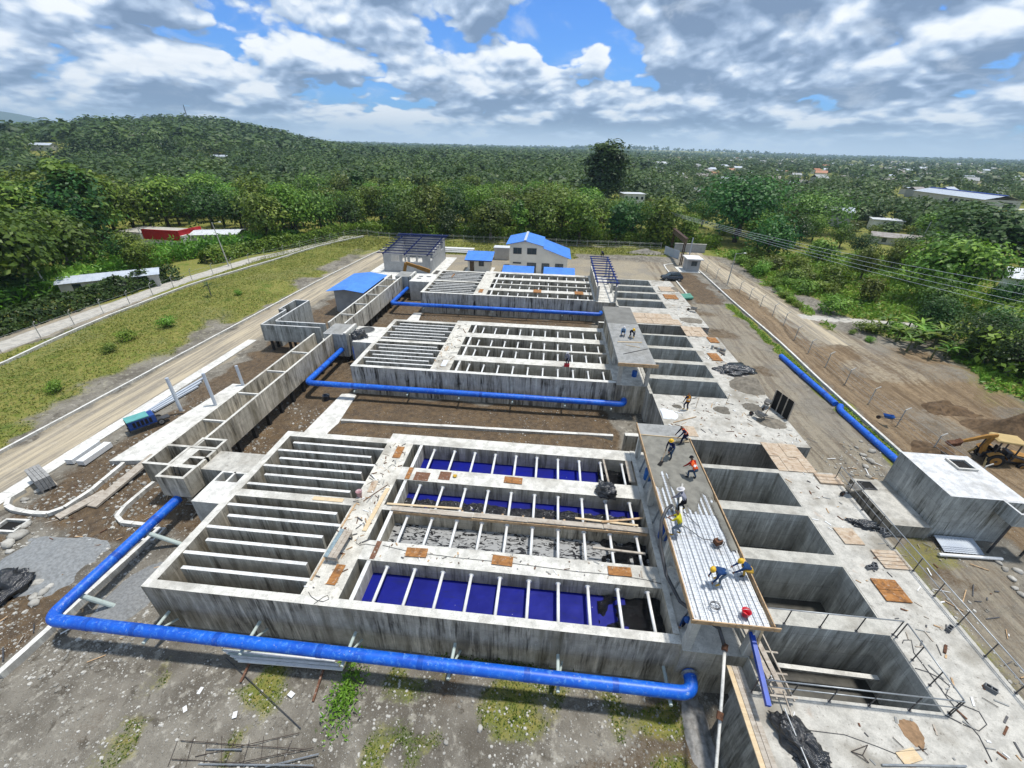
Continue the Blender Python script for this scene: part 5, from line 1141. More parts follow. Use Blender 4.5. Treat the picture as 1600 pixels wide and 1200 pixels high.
# drums
def drum(label, p, col, r=.28, h=.85, name='drum'):
    rt = thing(name, label, 'drum', p); m = plain('drum_'+label[:6], col, .45, 0, .1, 2, .2)
    G().tube([(0, 0, 0), (0, 0, .03), (0, 0, h*.33), (0, 0, h*.36), (0, 0, h*.39), (0, 0, h*.66), (0, 0, h*.69), (0, 0, h*.72), (0, 0, h-.02), (0, 0, h)], [r*.97, r, r, r*1.05, r, r, r*1.05, r, r, r*.96], 18).obj('body', m, rt, 'auto'); G().cyl((r*.5, 0, h), .05, .03, 8).obj('bung', MAT['steel_dark'], rt)
drum('blue drum inside the near gallery by the channel end', (7.75, 17.9, -.06), (.006, .07, .33)); drum('blue drum at the far side of the near gallery', (7.8, 23.0, -.06), (.01, .12, .40)); drum('blue drum under the slab of the middle gallery', (9.3, 38.4, -.06), (.006, .09, .38), .25, .6)
# blue steel beam, ladder and planks at the front of the pits
tag(G().bar((9.75, 9.0, 1.0), (9.95, 11.6, 1.55), .18, .2).obj('steel_beam', MAT['beam_blue']), 'bright blue steel beam sloping out from under the ribbed deck', 'beam')
pw = thing('plank_walk', 'narrow plank walkway along the left edge of the pit deck', 'planks')
for k in range(3): G().bar((9.16+.22*k, 2.4, .05), (9.14+.22*k, 10.9, .05), .2, .06).obj('plank', MAT['plank_grey' if k else 'plank_pale'], pw)
sc = thing('scaffold', 'timber and tube scaffold frame hanging in the nearest pit corner', 'scaffold')
for x in (10.55, 11.25): G().bar((x, 9.6, .35), (x-.25, 12.6, .45), .06, .08).obj('rail', MAT['plank_grey'], sc)
for y in (9.7, 10.6, 11.5): G().bar((10.3, y, .4), (11.4, y, .4), .08, .05).obj('rung', MAT['plank_grey'], sc)
bx('tray', MAT['plank_grey'], sc, 10.5, 11.2, 9.85, 10.55, .1, .2)
for k in range(2): G().bar((10.55+.3*k, 10.2, .46), (10.25+.3*k, 13.0, .5), .22, .04).obj('plank', MAT['plank_grey'], sc)
for k in (0, 1): G().tube([(10.3, 10.0+.1*k, -.0+k*.5), (10.3, 10.0+.1*k, 1.1)], .03, 6).obj('post', MAT['steel'], sc)
for s in (0, .3): pass
tag(G().bar((10.4, 2.2, .06), (10.9, 9.9, .45), .05, .05).obj('batten', MAT['plank_grey']), 'long timber batten lying up against the scaffold frame', 'batten'); tag(G().bar((11.0, 2.0, .1), (11.3, 8.8, .08), .06, .04).obj('batten', MAT['plank']), 'brown batten running back over the bottom right bag', 'batten'); tag(G().tube([(10.75, 2.4, .5), (10.6, 9.2, .55)], .028, 6).obj('scaffold_tube', MAT['steel']), 'scaffold tube lying over the black plastic bag', 'tube')
tag(G().bar((10.35, 11.4, -.06), (10.2, 11.5, 2.3), .1, .12).obj('timber_post', MAT['plank_pale']), 'raw timber post under the right front corner of the ribbed deck', 'post')
# concrete pump line
hp = thing('pump_hose', 'concrete pump line running up from the ground to the ribbed deck', 'hose')
G().tube([(6.9, 5.0, -3.2), (7.7, 7.0, -1.6), (8.4, 9.6, .1), (8.85, 11.2, .9)], .07, 10).obj('steel_line', MAT['conc_white'], hp, True)
G().tube([(8.85, 11.2, .9), (8.7, 11.8, 1.3), (8.0, 12.4, 1.2), (7.4, 13.2, .9), (6.95, 14.4, 1.2), (6.75, 15.6, 2.0), (6.85, 16.5, 2.8), (7.15, 17.0, 3.15), (7.5, 17.3, 3.2)], .09, 10).obj('rubber_hose', MAT['steel_dark'], hp, True)
for p in ((8.85, 11.2, .9), (8.2, 9.0, -.2)): G().tube([Vector(p)-Vector((.05, .12, .06)), Vector(p)+Vector((.05, .12, .06))], .13, 10).obj('clamp', MAT['rust'], hp)
tag(G().tube([at(1066, 822, 3.3), at(1063, 785, 2.9), at(1066, 757, 2.55)], .085, 10).obj('pump_pipe', MAT['conc_white'], None, True), 'pale delivery pipe held between the two workers on the ribbed deck', 'pipe')
# small machines on the ribbed deck
p = at(1120, 851, 2.5); vb = thing('vibrator', 'small concrete vibrator motor with hose on the ribbed deck', 'machine', (p.x, p.y, 2.5), .4)
bx('engine', MAT['rust'], vb, -.18, .18, -.14, .14, .08, .36); G().cyl((.05, 0, .36), .09, .1, 10).obj('tank', MAT['steel'], vb)
for s in (-1, 1): G().tube([(-.25, s*.16, .03), (.25, s*.16, .03), (.28, s*.16, .3)], .018, 6).obj('skid', MAT['steel_dark'], vb)
hz = [(0, .1, .2), (-.5, .5, .03), (-.8, 1.4, .02), (-.9, 2.4, .02), (-.5, 2.9, .02), (-.2, 2.2, .02), (-.1, 1.2, .02)]
G().tube(hz, .022, 6).obj('poker_hose', MAT['steel_dark'], vb, True)
def coil(label, p, r, n=3, mat='steel_dark', th=.012):
    pts = [(p[0]+r*(1+.1*math.sin(k*1.7))*math.cos(k*.5), p[1]+r*.8*math.sin(k*.5), p[2]+.02+.004*k) for k in range(int(12.6*n))]
    return tag(G().tube(pts, th, 5).obj('cable_coil', MAT[mat], None, True), label, 'cable')
coil('small wire coil near the front of the ribbed deck', at(1117, 948, 2.5), .22)
def cable(label, pts, z=.02, r=.014, mat='steel_dark'):
    return tag(G().tube([at(*p, z) for p in pts], r, 5).obj('cable', MAT[mat], None, True), label, 'cable')
cable('thin cable running along the front divider deck', [(598, 852), (640, 862), (720, 872), (800, 880), (855, 887), (900, 893), (960, 898), (1010, 906), (1040, 914)]); cable('looped cable on the deck beside the pit railing', [(1410, 1005), (1412, 1000), (1424, 1000), (1428, 1020), (1440, 1035), (1460, 1062), (1480, 1090), (1500, 1115), (1530, 1150), (1550, 1190)], r=.018)
cable('second looped cable on the deck beside the pit railing', [(1430, 1044), (1450, 1050), (1470, 1060), (1484, 1072), (1478, 1085), (1500, 1100), (1530, 1112), (1542, 1132), (1530, 1142), (1505, 1132)], r=.018); cable('thin wire lying across the bottom right deck', [(1255, 1140), (1320, 1148), (1370, 1166), (1400, 1178)], r=.012)
cable('curled wire at the front end of the walkway', [(482, 925), (486, 932), (495, 938), (505, 940), (514, 936), (512, 930), (505, 933), (490, 944)], r=.015); cable('cable looping down from the walkway bench', [(560, 838), (556, 848), (562, 852), (572, 850), (590, 853)], r=.014)
tag(G().tube([at(1378, 1195, .06), at(1510, 1197, .06)], .035, 8).obj('steel_tube', MAT['steel']), 'steel tube lying at the bottom right of the deck', 'tube')
rbp = thing('rebar_scraps', 'bent reinforcement scraps lying on the bottom right deck', 'rebar')
for a, b in (((1330, 1174), (1356, 1164)), ((1356, 1164), (1348, 1180)), ((1348, 1180), (1330, 1174)), ((1330, 1174), (1358, 1192)), ((1358, 1192), (1348, 1180)), ((1400, 1175), (1448, 1170)), ((1395, 1152), (1412, 1168)), ((1435, 1165), (1450, 1180)), ((1535, 1090), (1560, 1105))): G().tube([at(*a, .04), at(*b, .04)], .014, 5).obj('rod', MAT['rebar'], rbp)
board('cut pale board among the scraps at the bottom right', 1408, 1174, 1432, 1190, 'plank_pale', .02, .03, rz=.3); heap('mortar_heap', 'brown patch of spilled sawdust on the bottom right deck', 'heap', at(1425, 1145, 0), (.4, .5, .03), plain('sawdust', (.32, .20, .11), .95, 0, .2, 5), 21, .5)
# timber bundle below the front pipe, rebar mats
tb = thing('timber_bundle', 'bundle of pale battens lying on two trestles under the front pipe', 'timber')
for k in range(9): a = at(348+3*k, 1015+2.2*k, -2.9); b = at(520+2*k, 1030+2.2*k, -2.9); G().bar((a.x, a.y, -2.92+.05*(k % 2)), (b.x, b.y, -2.92+.05*(k % 3)), .09, .06).obj('batten', MAT['white' if k % 3 else 'pvc'], tb)
for px, py, qx, qy in ((392, 1030, 376, 1066), (503, 1050, 489, 1096)): a = at(px, py, -3.05); b = at(qx, qy, -3.2); G().bar((a.x, a.y+.3, -3.02), (b.x, b.y, -3.2), .1, .1).obj('bearer', MAT['ply_brown'], tb)
rm = thing('rebar_mat', 'loose reinforcement mats lying on the ground at the bottom edge', 'rebar')
for k in range(9): a = at(280+k*22, 1150+3*(k % 3), -3.2); b = at(262+k*22+6*(k % 4), 1198, -3.2); G().tube([a, b], .012, 5).obj('rod', MAT['rebar'], rm)
for k, (a, b) in enumerate((((282, 1157), (478, 1171)), ((268, 1186), (495, 1199)), ((305, 1182), (468, 1145)), ((350, 1196), (490, 1168)), ((322, 1171), (378, 1171)), ((310, 1194), (490, 1196)), ((415, 1198), (498, 1178)))): G().tube([at(*a, -3.17), at(*b, -3.17)], .016 if k < 4 else .03, 5).obj('rod', MAT['rebar' if k < 4 else 'steel'], rm)
tag(G().tube([at(353, 1028, -3.2), at(470, 1138, -3.2)], .02, 5).obj('cable', MAT['steel_dark']), 'dark cable lying straight across the ground at the front', 'cable')
for k, (px, py) in enumerate(((313, 1079), (367, 1117), (289, 1108), (455, 1085), (1050, 1070))): board(('white', 'second white', 'third white', 'torn pale', 'small pale')[k]+' scrap sheet lying on the ground at the front', px-6, py-5, px+6, py+5, 'white', -3.22, .02, 'scrap_sheet', .4*k)
# green pipes, bundles on the far deck
gp = thing('green_pipes', 'three pale green pipes lying beside the far deck', 'pipes')
for k in range(3): G().tube([(21.9, 76.0+k*.85-1.6, -2.95), (26.0, 77.4+k*.85-1.6, -2.95)], .3, 12).obj('pipe', plain('green_pvc', (.10, .32, .23), .5, 0, .1, 2, .3) if k == 0 else bpy.data.materials['green_pvc'], gp, 'auto')
tl = thing('tool_pile', 'pile of tools and offcuts on the deck beside the middle pits', 'tools')
for k in range(4): a = at(1112+k*4, 541+k*3, .05); G().bar(a, a+Vector((1.2-.3*k, -.9, .05)), .1, .1).obj('offcut', MAT['steel_dark' if k % 2 else 'plank_grey'], tl)
for px, py in ((1112, 545), (1122, 549), (1131, 551)): p = at(px, py, 0); G().cyl((p.x, p.y, 0), .13, .45, 10).obj('pot', MAT['steel'], tl)
for k, (px, py, qx, qy) in enumerate(((974, 553, 1012, 545), (978, 539, 1000, 543))): tag(G().bar(at(px, py, 2.63), at(qx, qy, 2.63), .06, .04).obj('rod', MAT['steel_dark' if k == 0 else 'plank_pale']), ('dark screed bar', 'pale straightedge')[k]+' lying on the middle gallery slab', 'tool')
plank('pale straightedge behind the two crouching workers', at(965, 534, 2.64), at(1003, 535, 2.64), .12, .05, 'plank_pale', 'straightedge')
tag(G().tube([at(1052, 660, .05), at(1088, 651, .05)], .035, 6).obj('timber_pole', MAT['plank']), 'brown pole lying on the middle deck near the cement spill', 'pole')
for k, (px, py) in enumerate(((1087, 637), (1134, 632))): p = at(px, py, 0); tag(G().tube([p, p+Vector((.05, .0, 1.1))], .02, 6).obj('shovel', MAT['plank']), ('shovel handle stuck upright by the standing worker', 'second handle stuck upright in the mortar')[k], 'shovel')

# small scraps on the decks: too small to pick apart
def scraps(name, label, n, x0, x1, y0, y1, z, seed, lmax=.5):
    r_ = random.Random(seed); g = G(); mats = [MAT['plank'], MAT['plank_grey'], MAT['rust'], MAT['white'], MAT['steel_dark'], MAT['conc_new']]
    for k in range(n):
        x, y = r_.uniform(x0, x1), r_.uniform(y0, y1); a_ = r_.uniform(0, 3.14); L = r_.uniform(.06, lmax)*(.5+r_.random()); g.mi = r_.randrange(6); w_ = r_.uniform(.02, .08)
        g.bar((x, y, z+.02), (x+L*math.cos(a_), y+L*math.sin(a_), z+.02+r_.uniform(0, .02)), w_, .03)
    return tag(g.obj(name, mats), label, 'debris', kind='stuff')
scraps('debris', 'small offcuts and crumbs strewn along the walkway of the near tank', 120, -11.4, -9.7, 12.4, 24.5, .01, 1)
scraps('debris', 'small offcuts strewn over the near right deck', 110, 17.8, 21.0, 3, 25, 0, 2); scraps('debris', 'small offcuts strewn over the deck at the bottom right', 70, 10.5, 19, 3.5, 9.6, 0, 3)
scraps('debris', 'offcuts and crumbs on the wide middle deck', 130, 11, 21, 28.4, 34.8, 0, 4); scraps('debris', 'offcuts and crumbs beside the middle pits', 120, 17.8, 21, 35, 60, 0, 5); scraps('debris', 'offcuts and crumbs beside the far pits', 70, 17.8, 21, 60, 75, 0, 6, .7)
scraps('debris', 'scraps on the divider decks of the near tank', 60, -9, 6.8, 14.6, 15.6, 0, 7, .3); scraps('debris', 'scraps on the walkway of the middle tank', 60, -11.4, -9.7, 37, 49.6, .01, 8, .6); scraps('debris', 'building scraps on the ground left of the near tank', 120, -36, -21, 9, 24, -3.25, 9, .8); scraps('debris', 'building scraps on the soil right of the deck', 110, 21.8, 30, 10, 34, -3.25, 10, .9)
# ------------------------------------------------------------------ vehicles
def wheel(parent, x, y, z, r, w, rim, name='wheel'):
    o = G().tube([(x, y-w/2, z), (x, y-w*.42, z), (x, y+w*.42, z), (x, y+w/2, z)], [r*.93, r, r, r*.93], 20).obj(name, MAT['rubber'], parent, 'auto')
    G().tube([(x, y-w/2-.012, z), (x, y+w/2+.012, z)], r*.62, 16).obj('rim', rim, o, 'auto'); G().tube([(x, y-w/2-.03, z), (x, y+w/2+.03, z)], r*.18, 8).obj('hub', MAT['steel_dark'], o); return o
def loft(g, secs):
    """secs: list of rings with equal counts"""
    n = len(secs[0]); o = len(g.v)
    for s in secs: g.v.extend(tuple(p) for p in s)
    for i in range(len(secs)-1):
        for k in range(n): g.f.append((o+i*n+k, o+i*n+(k+1) % n, o+(i+1)*n+(k+1) % n, o+(i+1)*n+k)); g.m.append(g.mi)
    g.f.append(tuple(o+k for k in range(n))[::-1]); g.f.append(tuple(o+(len(secs)-1)*n+k for k in range(n))); g.m += [g.mi]*2
    return g
car = thing('parked_car', 'dark grey sport utility car parked by the far deck', 'car', (25.2, 88.4, -3.28), .08)   # nose towards -x
cm = plain('car_paint_grey', (.06, .07, .085), .25, .5, .05, 1, .05, spec=.6)
def sec(x, w, z0, z1, ch=.12): return [(x, -w+ch, z0), (x, w-ch, z0), (x, w, z0+ch), (x, w*1.0, z1-ch*1.2), (x, w-ch*.8, z1), (x, -w+ch*.8, z1), (x, -w, z1-ch*1.2), (x, -w, z0+ch)]
loft(G(), [sec(-2.12, .66, .38, .72), sec(-2.0, .80, .30, .86), sec(-1.2, .88, .27, .98), (sec(-.95, .89, .27, 1.02)), sec(.6, .90, .27, 1.04), sec(1.7, .88, .29, 1.04), sec(2.05, .82, .34, 1.0), sec(2.15, .70, .42, .85)]).obj('body', cm, car, 'auto')
loft(G(), [sec(-1.05, .74, 1.0, 1.04, .02), sec(-.35, .70, 1.0, 1.52, .10), sec(.5, .70, 1.0, 1.60, .1), sec(1.4, .68, 1.0, 1.56, .1), sec(1.95, .66, 1.0, 1.12, .05)]).obj('windows', MAT['glass'], car, 'auto')
loft(G(), [sec(-.42, .66, 1.50, 1.545, .02), sec(.5, .67, 1.58, 1.635, .02), sec(1.45, .65, 1.54, 1.59, .02)]).obj('roof', cm, car, 'auto')
for s in (-1, 1):
    for x in (-.38, .5, 1.38): G().bar((x-(.62 if x < 0 else -.05), s*.76, 1.02), (x, s*.67, 1.53), .07, .05).obj('pillar', cm, car)
    for x in (-1.32, 1.33): wheel(car, x, s*.80, .33, .34, .22, MAT['steel'])
    G().box(-2.09, -1.98, s*.58-.14, s*.58+.14, .66, .78).obj('headlight', MAT['white'], car); G().box(2.06, 2.14, s*.6-.12, s*.6+.12, .74, .95).obj('tail_light', plain('tail_red', (.3, .01, .01), .3) if s < 0 else bpy.data.materials['tail_red'], car)
    G().box(-.82, -.68, s*.9-.08, s*.9+.08, 1.0, 1.1).obj('mirror', cm, car); G().box(-.9, .9, s*.885-.01, s*.885+.02, .98, 1.01).obj('door_trim', MAT['steel'], car)

YEL = plain('machine_yellow', (.40, .20, .04), .65, 0, .15, 2.5, .8, dirtcol=(.16, .10, .05)); ROOFY = plain('canopy_yellow', (.50, .36, .15), .6, 0, .08, 1, .3, dirtcol=(.35, .25, .12))
bh = thing('backhoe_loader', 'yellow backhoe loader digging beside the right fence', 'backhoe', (40.3, 32.6, -3.35), -.20); bh.scale = (.92, .92, .92)
loft(G(), [[(x, -w, z0), (x, w, z0), (x, w, z1), (x, -w, z1)] for x, w, z0, z1 in ((.55, .48, .7, 1.45), (1.6, .42, .7, 1.35), (2.1, .38, .75, 1.2))]).obj('hood', YEL, bh)
bx('grille', MAT['steel_dark'], bh, 2.1, 2.16, -.34, .34, .78, 1.15); bx('chassis', MAT['steel_dark'], bh, -1.0, 2.0, -.38, .38, .45, .75); bx('cab_floor', MAT['steel_dark'], bh, -1.0, .5, -.65, .65, .75, .95)
bx('seat', MAT['dark'], bh, -.55, -.05, -.28, .28, .95, 1.35); bx('seat_back', MAT['dark'], bh, -.62, -.5, -.28, .28, 1.3, 1.85); bx('console', MAT['steel_dark'], bh, .2, .5, -.4, .4, .95, 1.5)
for x in (-1.0, .55):
    for s in (-1, 1): G().bar((x, s*.62, .9), (x*.95, s*.60, 2.65), .09, .09).obj('canopy_post', MAT['steel_dark'], bh)
loft(G(), [sec(-1.35, .72, 2.62, 2.70, .03), sec(-1.2, .80, 2.62, 2.82, .06), sec(.8, .80, 2.62, 2.82, .06), sec(.98, .70, 2.62, 2.70, .03)]).obj('canopy', ROOFY, bh, 'auto')
for s in (-1, 1):
    wheel(bh, -.75, s*.78, .68, .68, .42, YEL, 'rear_wheel'); wheel(bh, 1.5, s*.75, .42, .42, .3, YEL, 'front_wheel')
    g = G(); pts = [(-.75+.82*math.cos(t), 1.42*0+.68+.82*math.sin(t)) for t in np.linspace(.35, 2.6, 9)]
    g.grid([[(x, s*.56, z) for x, z in pts], [(x, s*1.0, z) for x, z in pts]]).obj('fender', YEL, bh, True)
    G().bar((.35, s*.62, 1.35), (1.6, s*.62, 1.15), .12, .18).obj('loader_arm', MAT['steel_dark'], bh); G().bar((1.6, s*.62, 1.15), (2.6, s*.62, .45), .12, .18).obj('loader_arm', MAT['steel_dark'], bh)
    G().bar((-1.35, s*.75, .9), (-1.5, s*1.15, .02), .14, .14).obj('stabiliser', ROOFY, bh)
G().prismy([(2.5, .05), (3.2, .02), (3.15, .12), (2.75, .2), (2.65, .6), (3.0, .85), (2.9, .92), (2.5, .7)], -.95, .95).obj('loader_bucket', MAT['steel_dark'], bh)
bx('swing_post', MAT['steel_dark'], bh, -1.5, -1.2, -.2, .2, .5, 1.1)
bo = loft(G(), [[(x, -w, z), (x, w, z), (x+dx, w, z+dz), (x+dx, -w, z+dz)] for x, z, w, dx, dz in ((-1.5, .75, .15, .28, .12), (-1.75, 1.7, .15, .34, .1), (-1.55, 2.6, .14, .30, -.05), (-1.3, 3.05, .12, .12, -.24))]).obj('boom', YEL, bh)
loft(G(), [[(x, -.11, z), (x, .11, z), (x+.05, .11, z-h), (x+.05, -.11, z-h)] for x, z, h in ((-1.15, 3.1, .34), (-1.9, 2.85, .36), (-3.1, 2.05, .26), (-3.5, 1.75, .18))]).obj('dipper', YEL, bh)
G().tube([(-1.75, 1.7, 0) and (-1.85, 0, 1.5), (-1.75, 0, 2.75)], .06, 8).obj('ram', MAT['steel_dark'], bh)
G().prismy([(-3.4, 1.9), (-3.45, 1.4), (-3.9, 1.15), (-4.35, 1.2), (-4.2, 1.45), (-3.75, 1.6)], -.3, .3).obj('digging_bucket', MAT['rust'], bh)
ob = thing('machine_boom', 'yellow digger boom reaching over the far inlet deck', 'boom'); a = at(631, 420, -.4)
for q in (((632, 424, -.6), (634, 411, 1.0), .3), ((634, 411, 1.0), (652, 417, .35), .34), ((652, 417, .35), (672, 424, -.4), .42)): G().bar(at(*q[0]), at(*q[1]), .35, q[2]*1.6).obj('boom_section', YEL, ob)
gen = thing('generator', 'blue diesel generator on a small trailer beside the footway', 'generator', (at(228, 668, -3.2).x, at(228, 668, -3.2).y, -3.2), .98)
bl = plain('generator_blue', (.008, .055, .26), .45, 0, .12, 2, .2); bx('housing', bl, gen, -1.1, .9, -.55, .55, .45, 1.25)
bx('top_cover', plain('teal_cover', (.12, .38, .36), .5, 0, .1, 2, .2), gen, -1.12, .5, -.57, .57, 1.25, 1.33); bx('end_grille', MAT['dark'], gen, -1.14, -1.1, -.5, .5, .5, 1.2); bx('control_panel', MAT['steel_dark'], gen, .9, .95, -.4, .4, .6, 1.15)
for k in range(5): bx('louvre', MAT['dark'], gen, -.8+k*.3, -.6+k*.3, -.565, -.55, .6, 1.1)
for s in (-1, 1): wheel(gen, 1.15, s*.5, .3, .3, .16, MAT['steel'])
G().bar((-1.2, 0, .38), (1.9, 0, .38), .7, .1).obj('trailer_frame', MAT['steel_dark'], gen); G().bar((-1.1, 0, 0), (-1.1, 0, .35), .08, .08).obj('jack_leg', MAT['steel_dark'], gen)

# ------------------------------------------------------------------ fences, poles, wires
def fence(label, pts, step, h, tip, wires=(0.3, 0.75, 1.2, 1.7), group=None, rail=False):
    rt = thing('wire_fence', label, 'fence'); P = [Vector((p[0], p[1], 0)) for p in pts]; tops = []; tipv = Vector(tip)
    m = G().tube([(0, 0, -.3), (0, 0, h), tuple(Vector((0, 0, h))+tipv)], .055, 6).mesh('fence_post', MAT['conc_white'])
    L = 0
    for a, b in zip(P, P[1:]):
        n = max(1, round((b-a).length/step))
        for i in range(n + (b is P[-1])):
            q = a.lerp(b, i/n); q.z = float(ground_z(q.x, q.y)); part('fence_post', m, rt, q); tops.append(q)
    for w in wires: G().tube([q+Vector((0, 0, w)) for q in tops], .012, 4).obj('wire', MAT['steel'], rt)
    if rail: G().tube([q+Vector((0, 0, h-.05)) for q in tops], .045, 5).obj('top_rail', MAT['conc_white'], rt)
    return rt
fence('white post and rail fence along the far edge of the site', [(-54, 117.5), (-42, 118), (-27, 118.6), (7, 118.8), (29.5, 119)], 2.9, 1.5, (0, -.25, .3), rail=True)
fence('left boundary fence of slanted top posts along the gravel path', [(-66.0, 22), (-66.4, 45), (-66.8, 72), (-63.8, 90), (-59.2, 104), (-54, 117.5)], 4.4, 1.9, (.35, 0, .35))
fence('right boundary fence of slanted top posts along the trench', [(36.1, 29.5), (36.1, 47), (36.4, 56), (37.0, 69), (36.5, 82), (34.5, 96)], 4.9, 1.9, (.4, 0, .3))
def pole(label, foot, top, r=.13, arm=False, z=-3.3):
    b = at(*foot, z); rt = thing('utility_pole', label, 'pole', (b.x, b.y, z-.3)); lean = (top[0]-foot[0])
    h = top[2]; G().tube([(0, 0, 0), (top[0], top[1], h)], [r, r*.6], 8).obj('shaft', MAT['conc_white'], rt, 'auto')
    if arm: G().bar((top[0]-.05, top[1], h-.1), (top[0]+1.6, top[1], h+.15), .06, .06).obj('lamp_arm', MAT['steel'], rt); G().ball((top[0]+1.7, top[1], h+.13), .3, .14, .09).obj('lamp_head', MAT['white'], rt)
    return rt
pole('concrete lamp pole beside the right dirt road', (1137, 442), (.0, 0, 6.2), arm=True); pole('leaning pole in the hedge at the far left', (85, 463), (-1.2, 0, 7.5)); pole('utility pole by the red building', (240, 409), (-.6, 0, 7.0), arm=True)
pole('utility pole where the gravel path turns', (358, 416), (-.8, 0, 9.0), arm=True); pole('thin pole at the far fence left of the grey building', (558, 364), (0, 0, 7.5)); pole('pole at the far fence behind the gate', (1031, 384), (0, 0, 9.5)); pole('pole among the shrubs on the right', (1415, 420), (.6, 0, 11), z=-3.6)
for k in range(4):
    a = Vector((31.5+.4*k, 124-.5*k, 5.6-.25*k)); b = Vector((76+1.2*k, 48-4.2*k, 5.2-1.0*k)); pts = [a.lerp(b, i/16)-Vector((0, 0, 1.2*math.sin(math.pi*i/16))) for i in range(17)]
    tag(G().tube(pts, .022, 4).obj('power_line', MAT['roof_zinc']), ('topmost', 'second', 'third', 'lowest')[k]+' power line sagging over the shrubs on the right', 'cable')

# ------------------------------------------------------------------ people
SKIN = plain('skin', (.22, .11, .065), .6, 0, .1, 8); HAIR = plain('black_hair', (.012, .010, .009), .7, 0, .1, 8)
def ik(a, b, l1, l2, pole):
    a, b = Vector(a), Vector(b); d = b-a; L = min(d.length, (l1+l2)*.995); u = d.normalized(); x = (l1*l1-l2*l2+L*L)/(2*L); h = math.sqrt(max(0, l1*l1-x*x)); p = Vector(pole); p = (p-u*p.dot(u)).normalized()
    return a+u*x+p*h, a+u*L
def person(label, p, face, shirt, legs, boots, hat=None, vest=None, hip=(0, .86), lean=.1, feet=((-.13, .04), (.13, -.04)), hands=((-.28, .12, .85), (.28, .12, .85)), turn=0.0, headlean=None, s=1.04, hair=True):
    rt = thing('person', label, 'person', tuple(p), face); rt.scale = (s, s, s)
    hp = Vector((0, hip[0], hip[1])); dr = Vector((math.sin(turn)*.3, math.sin(lean), math.cos(lean))).normalized()
    waist = hp+dr*.18; chest = hp+dr*.40; neck = hp+dr*.56; hl = lean*.7 if headlean is None else headlean; hd = Vector((0, math.sin(hl), math.cos(hl))); jaw = neck+hd*.09; head = neck+hd*.19; crown = neck+hd*.255
    V = [hp, waist, chest, neck, jaw, head, crown]; Rr = [.135, .125, .15, .055, .078, .095, .07]; E = [(0, 1), (1, 2), (2, 3), (3, 4), (4, 5), (5, 6)]; bones = [(0, 1, 1), (1, 2, 0), (2, 3, 0), (3, 4, 3), (4, 5, 3), (5, 6, 4)]
    def add(v, r, par, mat): V.append(Vector(v)); Rr.append(r); E.append((par, len(V)-1)); bones.append((par, len(V)-1, mat)); return len(V)-1
    fwd = Vector((0, math.cos(lean), -math.sin(lean)))
    nose = add(head+hd*-.02+Vector((0, math.cos(hl), -math.sin(hl)))*.10, .018, 5, 3)
    for s_, ft, hn in ((-1, feet[0], hands[0]), (1, feet[1], hands[1])):
        hipj = hp+Vector((s_*.10, 0, -.03)); ank = Vector((ft[0], ft[1], .09)); kn, ank = ik(hipj, ank, .40, .40, (s_*.15, 1, .1))
        a = add(hipj, .10, 0, 1); b = add(kn, .068, a, 1); c = add(ank+Vector((0, 0, .12)), .055, b, 1); d = add(ank, .05, c, 2); add(ank+Vector((s_*.02, .17, -.045)), .042, d, 2)
        sh = chest+Vector((s_*.185, 0, 0))+dr*.09; el, wr = ik(sh, hn, .28, .25, (s_*.7, -.7, -.2))
        a = add(sh, .07, 2, 0); b = add(el, .05, a, 0); c = add(wr, .035, b, 0 if vest != 'none' else 3); f = (wr-el).normalized(); pm = add(wr+f*.07, .034, c, 3)
        side = f.cross(Vector((0, 0, 1)))
        side = side.normalized() if side.length > .1 else Vector((1, 0, 0)); cu = f.cross(side)
        for q, L in ((-.03, .07), (-.01, .085), (.01, .08), (.03, .065)):
            k1 = add(wr+f*(.075+L*.55)+side*q, .0095, pm, 3); add(wr+f*(.075+L*.9)+side*q+cu*.03, .0085, k1, 3)
        k1 = add(wr+f*.07+side*(-.055), .011, pm, 3); add(wr+f*.11+side*(-.06)+cu*.02, .0095, k1, 3)
    bm_ = bmesh.new(); lay = bm_.verts.layers.skin.verify(); bv = [bm_.verts.new(v) for v in V]
    for v, r in zip(bv, Rr): v[lay].radius = (r, r)
    bv[0][lay].use_root = True
    for a, b in E: bm_.edges.new((bv[a], bv[b]))
    me = bpy.data.meshes.new('body_cage'); bm_.to_mesh(me); bm_.free(); tmp = bpy.data.objects.new('body_cage', me); COL.objects.link(tmp)
    tmp.modifiers.new('skin', 'SKIN'); sb = tmp.modifiers.new('sub', 'SUBSURF'); sb.levels = 1; sb.render_levels = 1
    dg = bpy.context.evaluated_depsgraph_get(); dg.update(); body = bpy.data.meshes.new_from_object(tmp.evaluated_get(dg)); bpy.data.objects.remove(tmp); bpy.data.meshes.remove(me); body.name = 'body'
    body.materials.clear()
    for m in (shirt, legs, boots, SKIN, HAIR): body.materials.append(m)
    A = np.array([V[i] for i, j, m in bones]); Bn = np.array([V[j] for i, j, m in bones]); mt = [m for i, j, m in bones]; rr = np.array([(Rr[i]+Rr[j])/2 for i, j, m in bones]); torso = []
    for pl in body.polygons:
        c = np.array(pl.center); d = Bn-A; t = np.clip(((c-A)*d).sum(1)/np.maximum(1e-9, (d*d).sum(1)), 0, 1); k = int(np.argmin(np.linalg.norm(A+d*t[:, None]-c, axis=1)-rr*.9)); pl.material_index = mt[k] if not (k == 5 and not hair) else 3; pl.use_smooth = True
        if k in (1, 2) or (k == 0 and (c-np.array(hp)).dot(np.array(dr)) > .05): torso.append(pl.index)
    bo = bpy.data.objects.new('body', body); COL.objects.link(bo); bo.parent = rt
